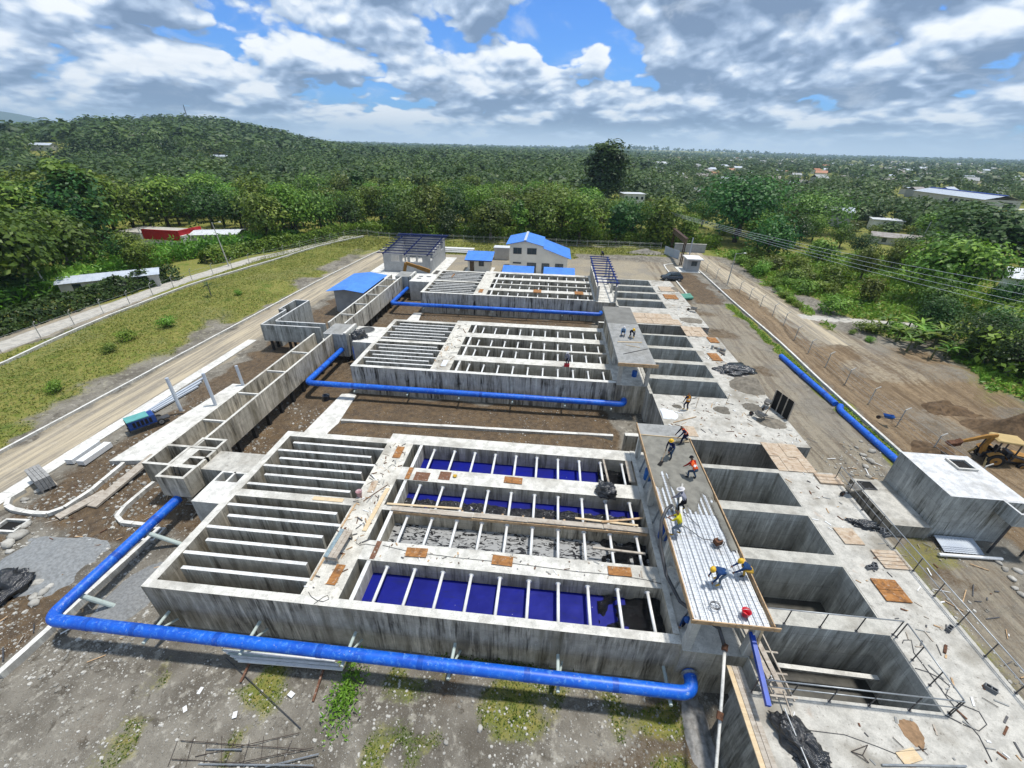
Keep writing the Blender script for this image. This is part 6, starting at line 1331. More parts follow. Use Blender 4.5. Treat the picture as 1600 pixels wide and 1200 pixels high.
    if vest and vest != 'none':
        vv = {}; vs_ = []; fs_ = []
        for i in torso:
            f_ = []
            for vi in body.polygons[i].vertices:
                if vi not in vv: vv[vi] = len(vs_); q = body.vertices[vi]; vs_.append(tuple(q.co+q.normal*.018))
                f_.append(vv[vi])
            fs_.append(tuple(f_))
        ax = [(Vector(v)-hp).dot(dr) for v in vs_]; g = G(); g.v = vs_; g.f = fs_; g.m = [1 if .20 < sum(ax[i] for i in f_)/len(f_) < .27 else 0 for f_ in fs_]
        g.obj('safety_vest', [vest, MAT['white']], rt, True)
    if hat:
        kind, hm = hat; ho = empty('helmet_pivot') if False else None; g = G(); nn = 14
        R_ = .118 if kind == 'helmet' else .112
        g.ball((0, 0, 0), R_, R_*1.12, R_*.95, nn, 8, 0.0); br = R_*1.25 if kind == 'helmet' else R_*1.75
        g.add([(R_*math.cos(2*math.pi*k/nn), R_*1.12*math.sin(2*math.pi*k/nn), 0) for k in range(nn)]+[(br*math.cos(2*math.pi*k/nn), (br*1.15 if math.sin(2*math.pi*k/nn) > .2 else br*1.05)*math.sin(2*math.pi*k/nn), -.015) for k in range(nn)], [(k, (k+1) % nn, nn+(k+1) % nn, nn+k) for k in range(nn)])
        o = g.obj('hard_hat' if kind == 'helmet' else 'sun_hat', hm, rt, True); o.location = head+hd*.015; o.rotation_euler = (-hl, 0, 0)
    return rt
def cloth(n, c): return plain('cloth_'+n, c, .9, 0, .2, 6, .2, spec=.1)
BLUE = cloth('work_blue', (.018, .055, .16)); DENIM = cloth('denim', (.05, .085, .14)); NAVY = cloth('navy', (.012, .016, .05)); ORANGE = cloth('orange_vest', (.75, .12, .03)); RED = cloth('red', (.35, .015, .015)); GREY = cloth('grey_shirt', (.30, .30, .36)); YSH = cloth('yellow_shirt', (.62, .55, .03)); BLK = cloth('black', (.015, .015, .018)); LBL = cloth('light_blue', (.22, .36, .55)); YV = cloth('yellow_orange_vest', (.72, .30, .03)); PINK = cloth('pale_jeans', (.20, .25, .30))
YB = plain('yellow_boots', (.60, .36, .04), .5, 0, .15, 5, .3); BB = plain('dark_boots', (.02, .02, .022), .5, 0, .15, 5, .3); YH = plain('yellow_helmet', (.70, .42, .02), .35, 0, .05, 2); WH = plain('white_hat', (.62, .60, .60), .7, 0, .08, 4)
zd = 2.5
def on(px, py, z): v = at(px, py, z); return Vector((v.x, v.y, z))
person('worker in blue with yellow helmet shovelling wet concrete', on(1047, 714, zd), 2.3, NAVY, DENIM, BB, ('helmet', YH), cloth('blue_vest', (.03, .05, .22)), (0, .80), .55, ((-.18, .22), (.16, -.2)), ((-.12, .62, .62), (.15, .45, .75)))
person('bareheaded worker in orange vest pulling a screed over wet concrete', on(1067, 692, zd), 1.75, NAVY, NAVY, BB, None, ORANGE, (-.1, .74), .75, ((-.2, .28), (.18, -.35)), ((-.2, .62, .52), (.18, .6, .5)))
person('worker in red shirt and orange vest stooping at the edge of the wet concrete', on(1080, 748, zd), .5, RED, DENIM, BB, ('helmet', BLK), ORANGE, (-.12, .76), .8, ((-.18, .12), (.18, -.1)), ((-.22, .6, .5), (.2, .55, .45)))
person('worker in grey shirt and white sun hat holding the delivery pipe', on(1064, 799, zd), 1.2, GREY, BLK, YB, ('sun', WH), None, (-.05, .82), .55, ((-.15, .15), (.15, -.1)), ((-.1, .58, .82), (.15, .5, .72)))
person('worker in bright yellow shirt and yellow boots gripping the pump hose', on(1056, 836, zd), 1.0, YSH, PINK, YB, None, 'none', (-.05, .80), .4, ((-.17, .12), (.17, -.12)), ((-.12, .5, .95), (.15, .52, .85)))
person('worker in blue overalls and yellow helmet bending low over the ribbed deck', on(1121, 910, zd), 1.75, BLUE, PINK, YB, ('helmet', YH), None, (-.25, .74), 1.38, ((-.17, .05), (.17, -.05)), ((-.18, .42, .16), (.2, .38, .2)), headlean=1.0)
person('worker in blue overalls crouching on the edge board of the ribbed deck', on(1163, 898, zd), 1.5, BLUE, YB, BB, ('helmet', YH), None, (-.2, .40), .95, ((-.16, .12), (.16, .0)), ((-.15, .55, .22), (.2, .5, .25)), headlean=.7)
person('worker in orange and yellow vest standing on the middle deck', on(1071, 641, 0), .2, NAVY, NAVY, YB, None, YV, (0, .85), .1, ((-.14, .05), (.14, -.05)), ((-.24, .2, .8), (.26, .1, .82)))
person('worker in light blue shirt crouching on the middle gallery slab', on(973, 524, 2.612), 3.0, LBL, NAVY, BB, ('helmet', WH), None, (-.15, .36), .6, ((-.16, .14), (.16, .1)), ((-.15, .5, .3), (.2, .5, .2)))
person('worker in navy with yellow helmet stooping on the middle gallery slab', on(986, 527, 2.612), 3.3, NAVY, NAVY, YB, ('helmet', YH), None, (-.18, .62), 1.05, ((-.16, .14), (.16, .0)), ((-.15, .5, .2), (.2, .45, .2)), headlean=.8)
person('worker with pale helmet standing on a divider of the middle tank', on(887, 571, 0), 2.6, GREY, NAVY, BB, ('helmet', WH), None, (0, .82), .35, ((-.14, .1), (.14, -.05)), ((-.2, .4, .65), (.2, .4, .6)))
tag(bx('petrol_saw', MAT['roof_red'], None, 2.2, 2.75, 39.4, 39.7, .01, .32), 'red petrol tool on the divider of the middle tank', 'tool')
person('dark clothed worker bent over on top of the blue roof frame', Vector((9.2, 76.2, 3.5)), .6, NAVY, BLK, BB, None, None, (-.15, .5), 1.0, ((-.16, .1), (.16, 0)), ((-.2, .45, .2), (.2, .45, .2)))
person('person in black standing at the corner of the cream house', Vector((4.1, 85.6, -3.1)), 2.6, BLK, BLK, BB, None, None); person('worker in blue under the front corner of the ribbed deck', Vector((7.75, 12.5, -.06)), 2.4, BLUE, NAVY, BB, ('helmet', plain('blue_helmet', (.02, .10, .35), .4)), None, (-.1, .55), .8, ((-.15, .1), (.15, 0)), ((-.2, .45, .3), (.2, .45, .3)))
# shovel in the hands of the first worker
p = on(1047, 714, zd); sv = thing('shovel', 'black shovel used in the wet concrete', 'shovel', (p.x-.1, p.y-.1, zd), 2.3)
G().tube([(.12, .35, .85), (-.08, .95, .22)], .017, 6).obj('shaft', MAT['plank'], sv); G().add([(-.2, .85, .25), (0, .95, .22), (-.02, 1.28, .08), (-.24, 1.2, .1)], [(0, 1, 2, 3)]).add([(-.2, .85, .235), (0, .95, .205), (-.02, 1.28, .065), (-.24, 1.2, .085)], [(3, 2, 1, 0)]).obj('blade', MAT['dark'], sv)
tag(G().bar(on(1053, 690, 2.62), on(1077, 690, 2.62), .06, .1).obj('screed_board', MAT['plank_pale']), 'pale screed board dragged by the orange vested worker', 'tool')
# ------------------------------------------------------------------ vegetation
def leaf_mat(name, dark, mid, light, trans=.24, lum=.14):
    m = bpy.data.materials.new(name); m.use_nodes = True; t = NT(m.node_tree); t.n.clear(); out = t.new('ShaderNodeOutputMaterial')
    v = t.attr('v'); i = t.new('ShaderNodeObjectInfo').outputs['Random']
    c = t.ramp(v, [(0, dark), (.5, mid), (1, light)])
    hs = t.new('ShaderNodeHueSaturation'); t.put(hs.inputs['Color'], c); t.put(hs.inputs['Hue'], t.math('ADD', t.math('MULTIPLY', i, .06), .465)); t.put(hs.inputs['Value'], t.math('ADD', t.math('MULTIPLY', i, .75), .62))
    d = t.new('ShaderNodeBsdfPrincipled'); t.put(d.inputs['Base Color'], hs.outputs[0]); d.inputs['Roughness'].default_value = .5; d.inputs['Specular IOR Level'].default_value = .3
    tr = t.new('ShaderNodeBsdfTranslucent'); t.put(tr.inputs[0], hs.outputs[0]); mx = t.new('ShaderNodeMixShader'); mx.inputs[0].default_value = trans
    t.l.new(d.outputs[0], mx.inputs[1]); t.l.new(tr.outputs[0], mx.inputs[2]); t.l.new(mx.outputs[0], out.inputs[0]); return m
LM = {'broad': leaf_mat('broad_leaves', (0.029, 0.073, 0.007), (0.110, 0.208, 0.016), (0.294, 0.409, 0.062)),
      'dark': leaf_mat('dark_leaves', (0.013, 0.044, 0.008), (0.038, 0.100, 0.015), (0.096, 0.186, 0.033)),
      'olive': leaf_mat('olive_leaves', (0.028, 0.062, 0.008), (0.091, 0.158, 0.016), (0.221, 0.303, 0.043)),
      'bright': leaf_mat('bright_leaves', (0.067, 0.143, 0.014), (0.154, 0.266, 0.026), (0.264, 0.396, 0.051)),
      'far': leaf_mat('wood_leaves', (.028, .085, .018), (.075, .190, .032), (.150, .290, .055)),
      'grass': leaf_mat('grass_blades', (.10, .135, .02), (.18, .205, .035), (.30, .28, .08))}
MAT['bark'] = plain('bark', (.10, .08, .06), .95, 0, .3, 3, .3, bump=.8); MAT['bark_pale'] = plain('pale_bark', (.26, .23, .19), .95, 0, .25, 3, .3, bump=.6)
def quads_mesh(name, V, v, mat, nv=4):
    """V: (n, nv, 3) polygons, v: (n,) tint"""
    n = len(V); me = bpy.data.meshes.new(name); me.vertices.add(n*nv); me.vertices.foreach_set('co', V.reshape(-1).astype(np.float32))
    me.loops.add(n*nv); me.loops.foreach_set('vertex_index', np.arange(n*nv, dtype=np.int32)); me.polygons.add(n); me.polygons.foreach_set('loop_start', np.arange(0, n*nv, nv, dtype=np.int32))
    me.update(calc_edges=True); a = me.attributes.new('v', 'FLOAT', 'POINT'); a.data.foreach_set('value', np.repeat(v, nv).astype(np.float32)); me.materials.append(mat); return me
def leaves(rg, C, Nn, size, jitter=.6, aspect=.62, droop=.15):
    """quads at points C facing about Nn"""
    n = len(C); N = Nn + jitter*rg.normal(size=(n, 3)); N /= np.linalg.norm(N, axis=1, keepdims=True)
    r = rg.normal(size=(n, 3)); A = np.cross(N, r); A /= np.linalg.norm(A, axis=1, keepdims=True); Bv = np.cross(N, A)
    s = (size*(.6+.8*rg.random(n)))[:, None]; a = A*s; b = Bv*s*aspect; dz = np.zeros((n, 3)); dz[:, 2] = -droop*s[:, 0]
    return np.stack([C-a+dz, C-b*.9, C+a+dz*.5, C+b*.9], 1)
def crown_arrays(seed, kind, n, size, jit=.5, lift=.35):
    """unit-ish crown: height about 1 at radius given per kind, base at z=0"""
    rg = np.random.default_rng(seed)
    if kind == 'tall': cz, rx, rz, ncl = .56, .20, .46, 26
    elif kind == 'shrub': cz, rx, rz, ncl = .5, .62, .5, 14
    elif kind == 'wide': cz, rx, rz, ncl = .56, .56, .42, 30
    else: cz, rx, rz, ncl = .54, .40, .46, 26
    d = rg.normal(size=(ncl, 3)); d /= np.linalg.norm(d, axis=1, keepdims=True); rad = rg.random(ncl)**.45
    cc = d*rad[:, None]*np.array([rx, rx, rz])*.80; cc[:, 2] += cz; cr_ = (.20+.14*rg.random(ncl))*(rx/.42)
    if kind == 'tall': cc[:, :2] *= (1.25-.75*np.clip((cc[:, 2]-.1)/.95, 0, 1))[:, None]
    tint = rg.random(ncl)
    k = rg.integers(0, ncl, n); q = rg.normal(size=(n, 3)); q /= np.linalg.norm(q, axis=1, keepdims=True); q[:, 2] = np.abs(q[:, 2])*np.where(rg.random(n) < .8, 1, -1)
    rr = cr_[k]*(.55+.5*rg.random(n)); P = cc[k]+q*rr[:, None]*np.array([1, 1, .8]); P[:, 2] = np.maximum(P[:, 2], .06)
    out = (P-np.array([0, 0, cz*.9])); out /= np.linalg.norm(out, axis=1, keepdims=True); Nn = q*.7+out*.5+np.array([0, 0, lift])
    V = leaves(rg, P, Nn, size, jit); v = np.clip(.62*tint[k]+.38*rg.random(n), 0, 1)
    return V, v
def trunk_mesh(seed, kind, mat):
    rg = random.Random(seed); g = G(); r = .028 if kind != 'tall' else .022; h = .55 if kind != 'shrub' else .3
    top = (rg.uniform(-.03, .03), rg.uniform(-.03, .03), h); g.tube([(0, 0, -.04), (top[0]*.4, top[1]*.4, h*.5), top], [r*1.3, r*.9, r*.6], 7)
    for k in range(5):
        a = k*1.256+rg.random(); b = h*rg.uniform(.45, .95); L = rg.uniform(.16, .3); q = (top[0]*b/h, top[1]*b/h, b); g.tube([q, (q[0]+L*.5*math.cos(a), q[1]+L*.5*math.sin(a), b+L*.5), (q[0]+L*math.cos(a), q[1]+L*math.sin(a), b+L*.8)], [r*.5, r*.35, r*.12], 5)
    return g.mesh('trunk', mat)
def palm_like(seed, n_leaf, L, wid, h, mat, stem_r, nseg=7, lift=.9):
    rg = np.random.default_rng(seed); Q = []; v = []
    for k in range(n_leaf):
        a = k*2.399+rg.random()*.5; up = lift*(.35+.65*rg.random()); l = L*(.75+.4*rg.random()); c0 = np.array([0, 0, h]); pts = []
        for i in range(nseg+1):
            t = i/nseg; rad = l*t*math.cos(up*(1-t*.6)); z = h+l*(math.sin(up)*t - .55*t*t); pts.append((rad*math.cos(a), rad*math.sin(a), z))
        sd = np.array([-math.sin(a), math.cos(a), 0]); tn = rg.random()
        for i in range(nseg):
            w0 = wid*math.sin(math.pi*min(1, .12+.88*i/nseg)); w1 = wid*math.sin(math.pi*min(1, .12+.88*(i+1)/nseg)); p0, p1 = np.array(pts[i]), np.array(pts[i+1]); dn = np.array([0, 0, .25])
            Q.append([p0, p1, p1+sd*w1-dn*w1, p0+sd*w0-dn*w0]); Q.append([p1, p0, p0-sd*w0-dn*w0, p1-sd*w1-dn*w1]); v += [tn, tn*.8]
    return np.array(Q), np.array(v)
def make_tree(kind, seed, n, size, leafm, H):
    V, v = crown_arrays(seed, kind, n, size); return quads_mesh('crown', V, v, LM[leafm]), trunk_mesh(seed, kind, MAT['bark' if seed % 3 else 'bark_pale'])
VAR = {'broad': [make_tree('round', 100+i, 2400, .030, ('broad', 'broad', 'olive', 'broad')[i], 1) for i in range(4)],
       'wide': [make_tree('wide', 120+i, 2800, .029, ('dark', 'broad', 'olive')[i], 1) for i in range(3)],
       'dark': [make_tree('round', 140+i, 2200, .028, 'dark', 1) for i in range(2)],
       'tall': [make_tree('tall', 160+i, 1700, .032, ('dark', 'olive')[i], 1) for i in range(2)],
       'shrub': [make_tree('shrub', 180+i, 1200, .058, ('bright', 'broad', 'olive')[i], 1) for i in range(3)]}
def plant_tree(kind, x, y, H, label, group=None, k=0, sx=1.0, name='tree', fine=None):
    cm_, tm = VAR[kind][k % len(VAR[kind])] if fine is None else fine
    z = float(ground_z(x, y)); rt = thing(name, label, 'shrub' if kind == 'shrub' else 'tree', (x, y, z-.05), random.uniform(0, 6.28), group); rt.scale = (H*sx, H*sx, H)
    part('crown', cm_, rt); part('trunk', tm, rt); return rt
rg = np.random.default_rng(21)
NOGO = [(-99, 103, 13), (-90, 94, 9), (-82, 87, 7), (-85, 104, 9), (-78, 95, 7), (-76, 66, 10), (37, 224, 12), (33, 200, 9), (110, 185, 12), (100, 168, 8), (107, 146, 11), (98, 134, 8), (94, 91, 10), (86, 83, 8), (70, 80, 8), (103, 112, 15), (54, 134, 9), (21.7, 206, 7), (-98, 85, 7), (240, 297, 42), (250, 265, 40)]
HOUSE_SPOTS = []
# roofs that show above or between the trees: what grows in front of them stays lower
SEEN = [(21.7, 206, 4, 8), (37.3, 224, -2.0, 9), (-97, 103, -1.2, 8), (-84.5, 104, -1.2, 6), (-76, 66, -2, 8), (110, 185, -2, 7), (124, 178, -1, 5), (107, 146, -2.5, 8), (95, 90, -2, 7), (246, 300, -1.5, 30), (255, 250, -4, 26)]
def cap(X, Y, Hh):
    X = np.asarray(X, float); Y = np.asarray(Y, float); r = np.hypot(X, Y); az = np.arctan2(X, Y); out = np.array(Hh, float)
    for a, b, zb, hw in SEEN:
        Rr = math.hypot(a, b); m = (r < Rr) & (np.abs(az-math.atan2(a, b)) < (hw+4)/Rr); lim = np.maximum(1.2, CAM_H-(CAM_H-zb)*r/Rr+4.2); out = np.where(m, np.minimum(out, lim), out)
    return out
def free(x, y):
    for a, b, r in NOGO:
        if (x-a)**2+(y-b)**2 < r*r: return False
    r = math.hypot(x, y)
    if x < -60 and y < 124: return x < -78.5-(max(0, y-88)*-.45 if y > 88 else 0)
    if x <= 40: return y > 122.5
    if y < 70: return False
    return x > 52 + max(0, 100-y)*.25
pts = []
for i in range(60000):
    az = R(rg.uniform(-58, 47)); r = 88+ (205-88)*math.sqrt(rg.random()); x, y = r*math.sin(az), r*math.cos(az)
    if not free(x, y): continue
    dens = 7.4 if x < 30 else 8.6
    if r > 160: dens *= 1.15
    if all((x-a)**2+(y-b)**2 > dens*dens for a, b in pts): pts.append((x, y))
    if len(pts) >= 270: break
pts.sort(key=lambda p: math.hypot(*p))
for x, y in pts:
    u = rg.random(); right = x > 40
    if u < .62: kind = 'broad'
    elif u < .80: kind = 'wide'
    elif u < .94: kind = 'dark'
    else: kind = 'tall'
    H = rg.uniform(8.0, 14.0)*(1.2 if kind == 'tall' else 1)*(.8 if right else 1)*(1.25 if (x < -60 and y < 118) else 1)
    if right and rg.random() < .45: kind = 'shrub'; H = rg.uniform(3, 5.5)
    H = float(cap(x, y, H)); 
    if H < 5: kind = 'shrub'
    zone = 'to the left of the gravel path' if x < -60 else ('beyond the far fence' if x < 40 else 'on the right beyond the dirt road')
    look = {'broad': 'leafy mid green tree', 'wide': 'spreading tree', 'dark': 'dense dark green tree', 'tall': 'slender tall tree', 'shrub': 'low bright shrub'}[kind]
    plant_tree(kind, x, y, H, '%s in the wood %s' % (look, zone), '%ss %s' % (look, zone), int(rg.integers(0, 9)), rg.uniform(.85, 1.2))
# singled out trees
FT = lambda kind, seed, n, size, lm: (quads_mesh('crown', *crown_arrays(seed, kind, n, size), LM[lm]), trunk_mesh(seed, kind, MAT['bark']))
plant_tree('tall', 21.7, 206, 31, 'tall dark conical tree standing above the wood behind the site', None, 0, 1.6, fine=FT('tall', 201, 5000, .020, 'dark'))
plant_tree('broad', 70, 80, 12.5, 'rounded bright leafed tree standing alone in the grass on the right', None, 0, 1.25, fine=FT('round', 202, 4200, .028, 'broad'))
plant_tree('tall', -104, 90, 19, 'tall drooping tree above the hedge on the far left', None, 1, 1.3, fine=FT('tall', 203, 3600, .028, 'olive'))
plant_tree('wide', 54, 134, 17, 'large dark spreading tree behind the power lines', None, 0, 1.25, fine=FT('wide', 204, 4200, .026, 'dark'))
plant_tree('wide', 62, 152, 17, 'second large dark spreading tree behind the power lines', None, 0, 1.1, fine=FT('wide', 205, 3600, .026, 'dark'))
plant_tree('wide', 103, 112, 14, 'broad dark bamboo like tree at the right edge of the picture', None, 0, 1.6, fine=FT('wide', 206, 5200, .030, 'dark'))
plant_tree('wide', 118, 96, 13, 'dark leafy mass of trees cut off by the right edge', None, 0, 1.6, fine=FT('wide', 207, 4600, .030, 'dark'))
plant_tree('wide', 91, 163, 13, 'olive crowned dome shaped tree among the right hand trees', None, 2, 1.5, fine=FT('wide', 208, 3600, .026, 'olive'))
plant_tree('dark', 87, 108, 9, 'dark round tree above the weathered roof on the right', None, 0, 1.3)
plant_tree('wide', -82, 128, 12, 'dark crowned tree behind the white roof on the left', None, 0, 1.2)
for k, (x, y, H_) in enumerate(((84, 74, 9), (92, 72, 10), (100, 80, 11), (82, 66, 8))): plant_tree('wide', x, y, H_, 'dark tree of the clump behind the banana plants', 'tree clump behind the banana plants', k, 1.35)
# shrubs on the grass bank and along the right verge
for k, (x, y, H) in enumerate(((-53.5, 44.5, 1.5), (-52.0, 49.5, 1.5), (-52.4, 41.2, 1.1), (-49.8, 32.5, 1.2), (-51.8, 64, .9))):
    plant_tree('shrub', x, y, H, 'small green bush on the grass bank, number %s from the road bend' % ('one', 'two', 'three', 'four', 'five', 'six', 'seven', 'eight', 'nine', 'ten')[k] if False else 'small green bush growing on the grass bank by the access road', 'bushes on the grass bank', k, 1.1, 'bush')
for k in range(46):
    y = rg.uniform(62, 112); x = road_r(y)+rg.uniform(6.5, 20)
    if (x-70)**2+(y-80)**2 < 20 or abs(y-68.5) < 3.5: continue
    plant_tree('shrub', float(x), float(y), rg.uniform(1.4, 3.2), 'bright green scrub bush beside the right dirt road', 'scrub beside the right dirt road', k, rg.uniform(.9, 1.5), 'bush')
for k, (x, y, H) in enumerate(((43.6, 77, 1.3), (43.8, 80, 1.2), (44.0, 83, 1.1), (43.4, 74.5, .9), (46.5, 60, .8), (45.6, 62.5, .7))): plant_tree('shrub', x, y, H, 'low green tuft on the verge between the two dirt tracks', 'tufts on the verge', k, 1.3, 'bush')
# banana plants
bq, bvv = palm_like(5, 9, 2.7, .27, 2.2, None, .15, 7, 1.25); BAN = quads_mesh('leaves', bq, bvv, LM['bright']); bq2, bv2 = palm_like(6, 8, 2.4, .26, 2.0, None, .15, 7, 1.2); BAN2 = quads_mesh('leaves', bq2, bv2, LM['broad']); STM = G().tube([(0, 0, -.2), (.05, 0, 1.0), (0, .05, 2.1)], [.2, .17, .1], 8).mesh('stem', plain('banana_stem', (.10, .12, .045), .8, 0, .2, 4, .4, dirtcol=(.14, .09, .04)))
for k in range(64):
    x = rg.uniform(49.5, 67); y = rg.uniform(54.5, 66)-(x-49.5)*.28
    rt = thing('banana_plant', 'banana plant with long arching leaves right of the branch road', 'plant', (x, y, float(ground_z(x, y))), rg.uniform(0, 6.28), 'banana plants on the right'); s = rg.uniform(.6, .9); rt.scale = (s, s, s); part('leaves', BAN if k % 2 else BAN2, rt); part('stem', STM, rt)
for k in range(26):
    x = rg.uniform(56, 80); y = rg.uniform(46, 66)-(x-56)*.1; plant_tree('dark' if k % 3 else 'shrub', x, y, rg.uniform(4.0, 7.0), 'dense dark bush behind the banana plants', 'bushes behind the banana plants', k, 1.15, 'bush')
pq, pv = palm_like(9, 11, 1.3, .13, 1.9, None, .06, 6); PALM = quads_mesh('fronds', pq, pv, LM['dark']); rt = thing('young_palm', 'young palm standing alone on the grass bank', 'palm', (-55.6, 62.5, float(ground_z(-55.6, 62.5)))); part('fronds', PALM, rt); G().tube([(0, 0, -.1), (0, 0, 1.95)], .07, 7).obj('stem', MAT['bark_pale'], rt)
# hedges
def hedge(label, line, w, h, n, lm, size=.28, seed=1):
    r_ = np.random.default_rng(seed); P = np.array(line); L = np.concatenate([[0], np.cumsum(np.linalg.norm(np.diff(P, axis=0), axis=1))]); s = r_.random(n)*L[-1]
    x = np.interp(s, L, P[:, 0]); y = np.interp(s, L, P[:, 1]); a = r_.random(n)*math.pi; lumpy = .75+.5*vnoise(s, s*0, 2.2, seed)+.25*vnoise(s, s*0, .9, seed+3)
    dx = np.cos(a)*w*lumpy*(.8+.25*r_.random(n)); dz = np.sin(a)*h*lumpy*(.8+.25*r_.random(n)); C = np.stack([x+dx, y+r_.normal(size=n)*.2, ground_z(x+dx, y)+np.maximum(.05, dz)], 1)
    N = np.stack([np.cos(a), r_.normal(size=n)*.2, np.sin(a)+.3], 1); V = leaves(r_, C, N, size); v = np.clip(.5*vnoise(s, dz*2, 1.4, seed+5)+.5*r_.random(n), 0, 1)
    rt = thing('hedge', label, 'hedge'); o = bpy.data.objects.new('foliage', quads_mesh('foliage', V, v, LM[lm])); COL.objects.link(o); o.parent = rt
    for k in range(0, int(L[-1]), 3): xx = float(np.interp(k, L, P[:, 0])); yy = float(np.interp(k, L, P[:, 1])); G().tube([(xx, yy, float(ground_z(xx, yy))-.1), (xx+.1, yy, float(ground_z(xx, yy))+h*.7)], .07, 5).obj('stem', MAT['bark'], rt)
hedge('long dark hedge beside the gravel path in front of the zinc roof', [(-72.0, 26), (-72.8, 40), (-73.2, 55), (-72.6, 66), (-71.2, 73)], 1.6, 2.1, 9000, 'dark', .28, 3)
hedge('hedge along the path below the red building', [(-73.2, 84), (-71.8, 92), (-67, 101), (-60, 113)], 2.0, 2.6, 6500, 'broad', .28, 4)
hedge('second bushy hedge row behind the path at the far left', [(-80, 30), (-82, 45), (-84, 58)], 2.8, 3.4, 6000, 'dark', .34, 5)
# grass and weeds: uncountable
def scatter_leaf(name, label, n, fn, size, hh, lm, seed, up=.5):
    r_ = np.random.default_rng(seed); X, Y = fn(r_, n); C = np.stack([X, Y, ground_z(X, Y)+hh*r_.random(len(X))], 1); N = np.tile([0, 0, up], (len(X), 1))+.0; V = leaves(r_, C, N, size, .8, .35); v = np.clip(.6*vnoise(X, Y, 3, seed)+.5*r_.random(len(X))-.05, 0, 1)
    o = bpy.data.objects.new(name, quads_mesh(name, V, v, LM[lm])); COL.objects.link(o); return tag(o, label, 'grass', kind='stuff')
def zone_pick(x0, x1, y0, y1, thr, s, seed):
    def fn(r_, n):
        X = r_.uniform(x0, x1, n*3); Y = r_.uniform(y0, y1, n*3); z = zones_of(X[:, None], Y[:, None])[:, 0, 0]; ok = (z > .45)*(vnoise(X, Y, s, seed)+.4*r_.random(n*3) > thr); return X[ok][:n], Y[ok][:n]
    return fn
scatter_leaf('grass', 'patchy green grass of the bank left of the access road', 46000, zone_pick(-65.5, -45.5, 20, 118, .35, 4, 61), .13, .2, 'grass', 61)
scatter_leaf('grass', 'grass strip along the far fence', 9000, zone_pick(-56, 30, 103, 119, .4, 5, 62), .25, .3, 'grass', 62)
scatter_leaf('grass', 'green grass strip along the right low wall', 5000, zone_pick(31.0, 32.4, 22, 76, .2, 3, 63), .14, .12, 'bright', 63)
scatter_leaf('undergrowth', 'bright weeds and ground cover beyond the right dirt road', 24000, zone_pick(43, 95, 55, 120, .35, 5, 64), .42, .8, 'bright', 64)
scatter_leaf('undergrowth', 'green ground cover below the banana plants at the right edge', 9000, zone_pick(48, 80, 36, 62, .35, 4, 65), .35, .5, 'bright', 65)
def edge_pick(r_, n):
    X = r_.uniform(-62, 46, n); Y = np.interp(X, [-62, -54, -42, 30, 46], [113, 121.5, 122, 122.5, 121])+np.abs(r_.normal(size=n))*5; return X, Y
scatter_leaf('undergrowth', 'thicket of low leaves along the edge of the wood behind the far fence', 16000, edge_pick, .5, 3.4, 'broad', 69)
def edge_left(r_, n):
    Y = r_.uniform(28, 112, n); X = np.interp(Y, [28, 60, 84, 112], [-79, -80, -80, -66])-np.abs(r_.normal(size=n))*7; return X, Y
scatter_leaf('undergrowth', 'thicket of low leaves at the foot of the trees on the left', 16000, edge_left, .5, 3.0, 'broad', 70)
scatter_leaf('weeds', 'mossy weeds on the ground in front of the blue pipe', 11000, zone_pick(-22, 9, 4, 11.4, .45, 1.2, 66), .07, .06, 'olive', 66)
def clump(cx_, cy_, rx_, ry_):
    def fn(r_, n): return cx_+rx_*r_.normal(size=n), cy_+ry_*r_.normal(size=n)
    return fn
q = at(540, 1085, -3.2); scatter_leaf('weeds', 'leafy weed clump growing by the timber bundle', 900, clump(q.x, q.y, .35, .75), .11, .35, 'bright', 67); q = at(780, 1028, -3.2); scatter_leaf('weeds', 'weeds growing at the foot of the near tank wall', 700, clump(q.x, 11.4, 1.6, .12), .09, .4, 'broad', 68)
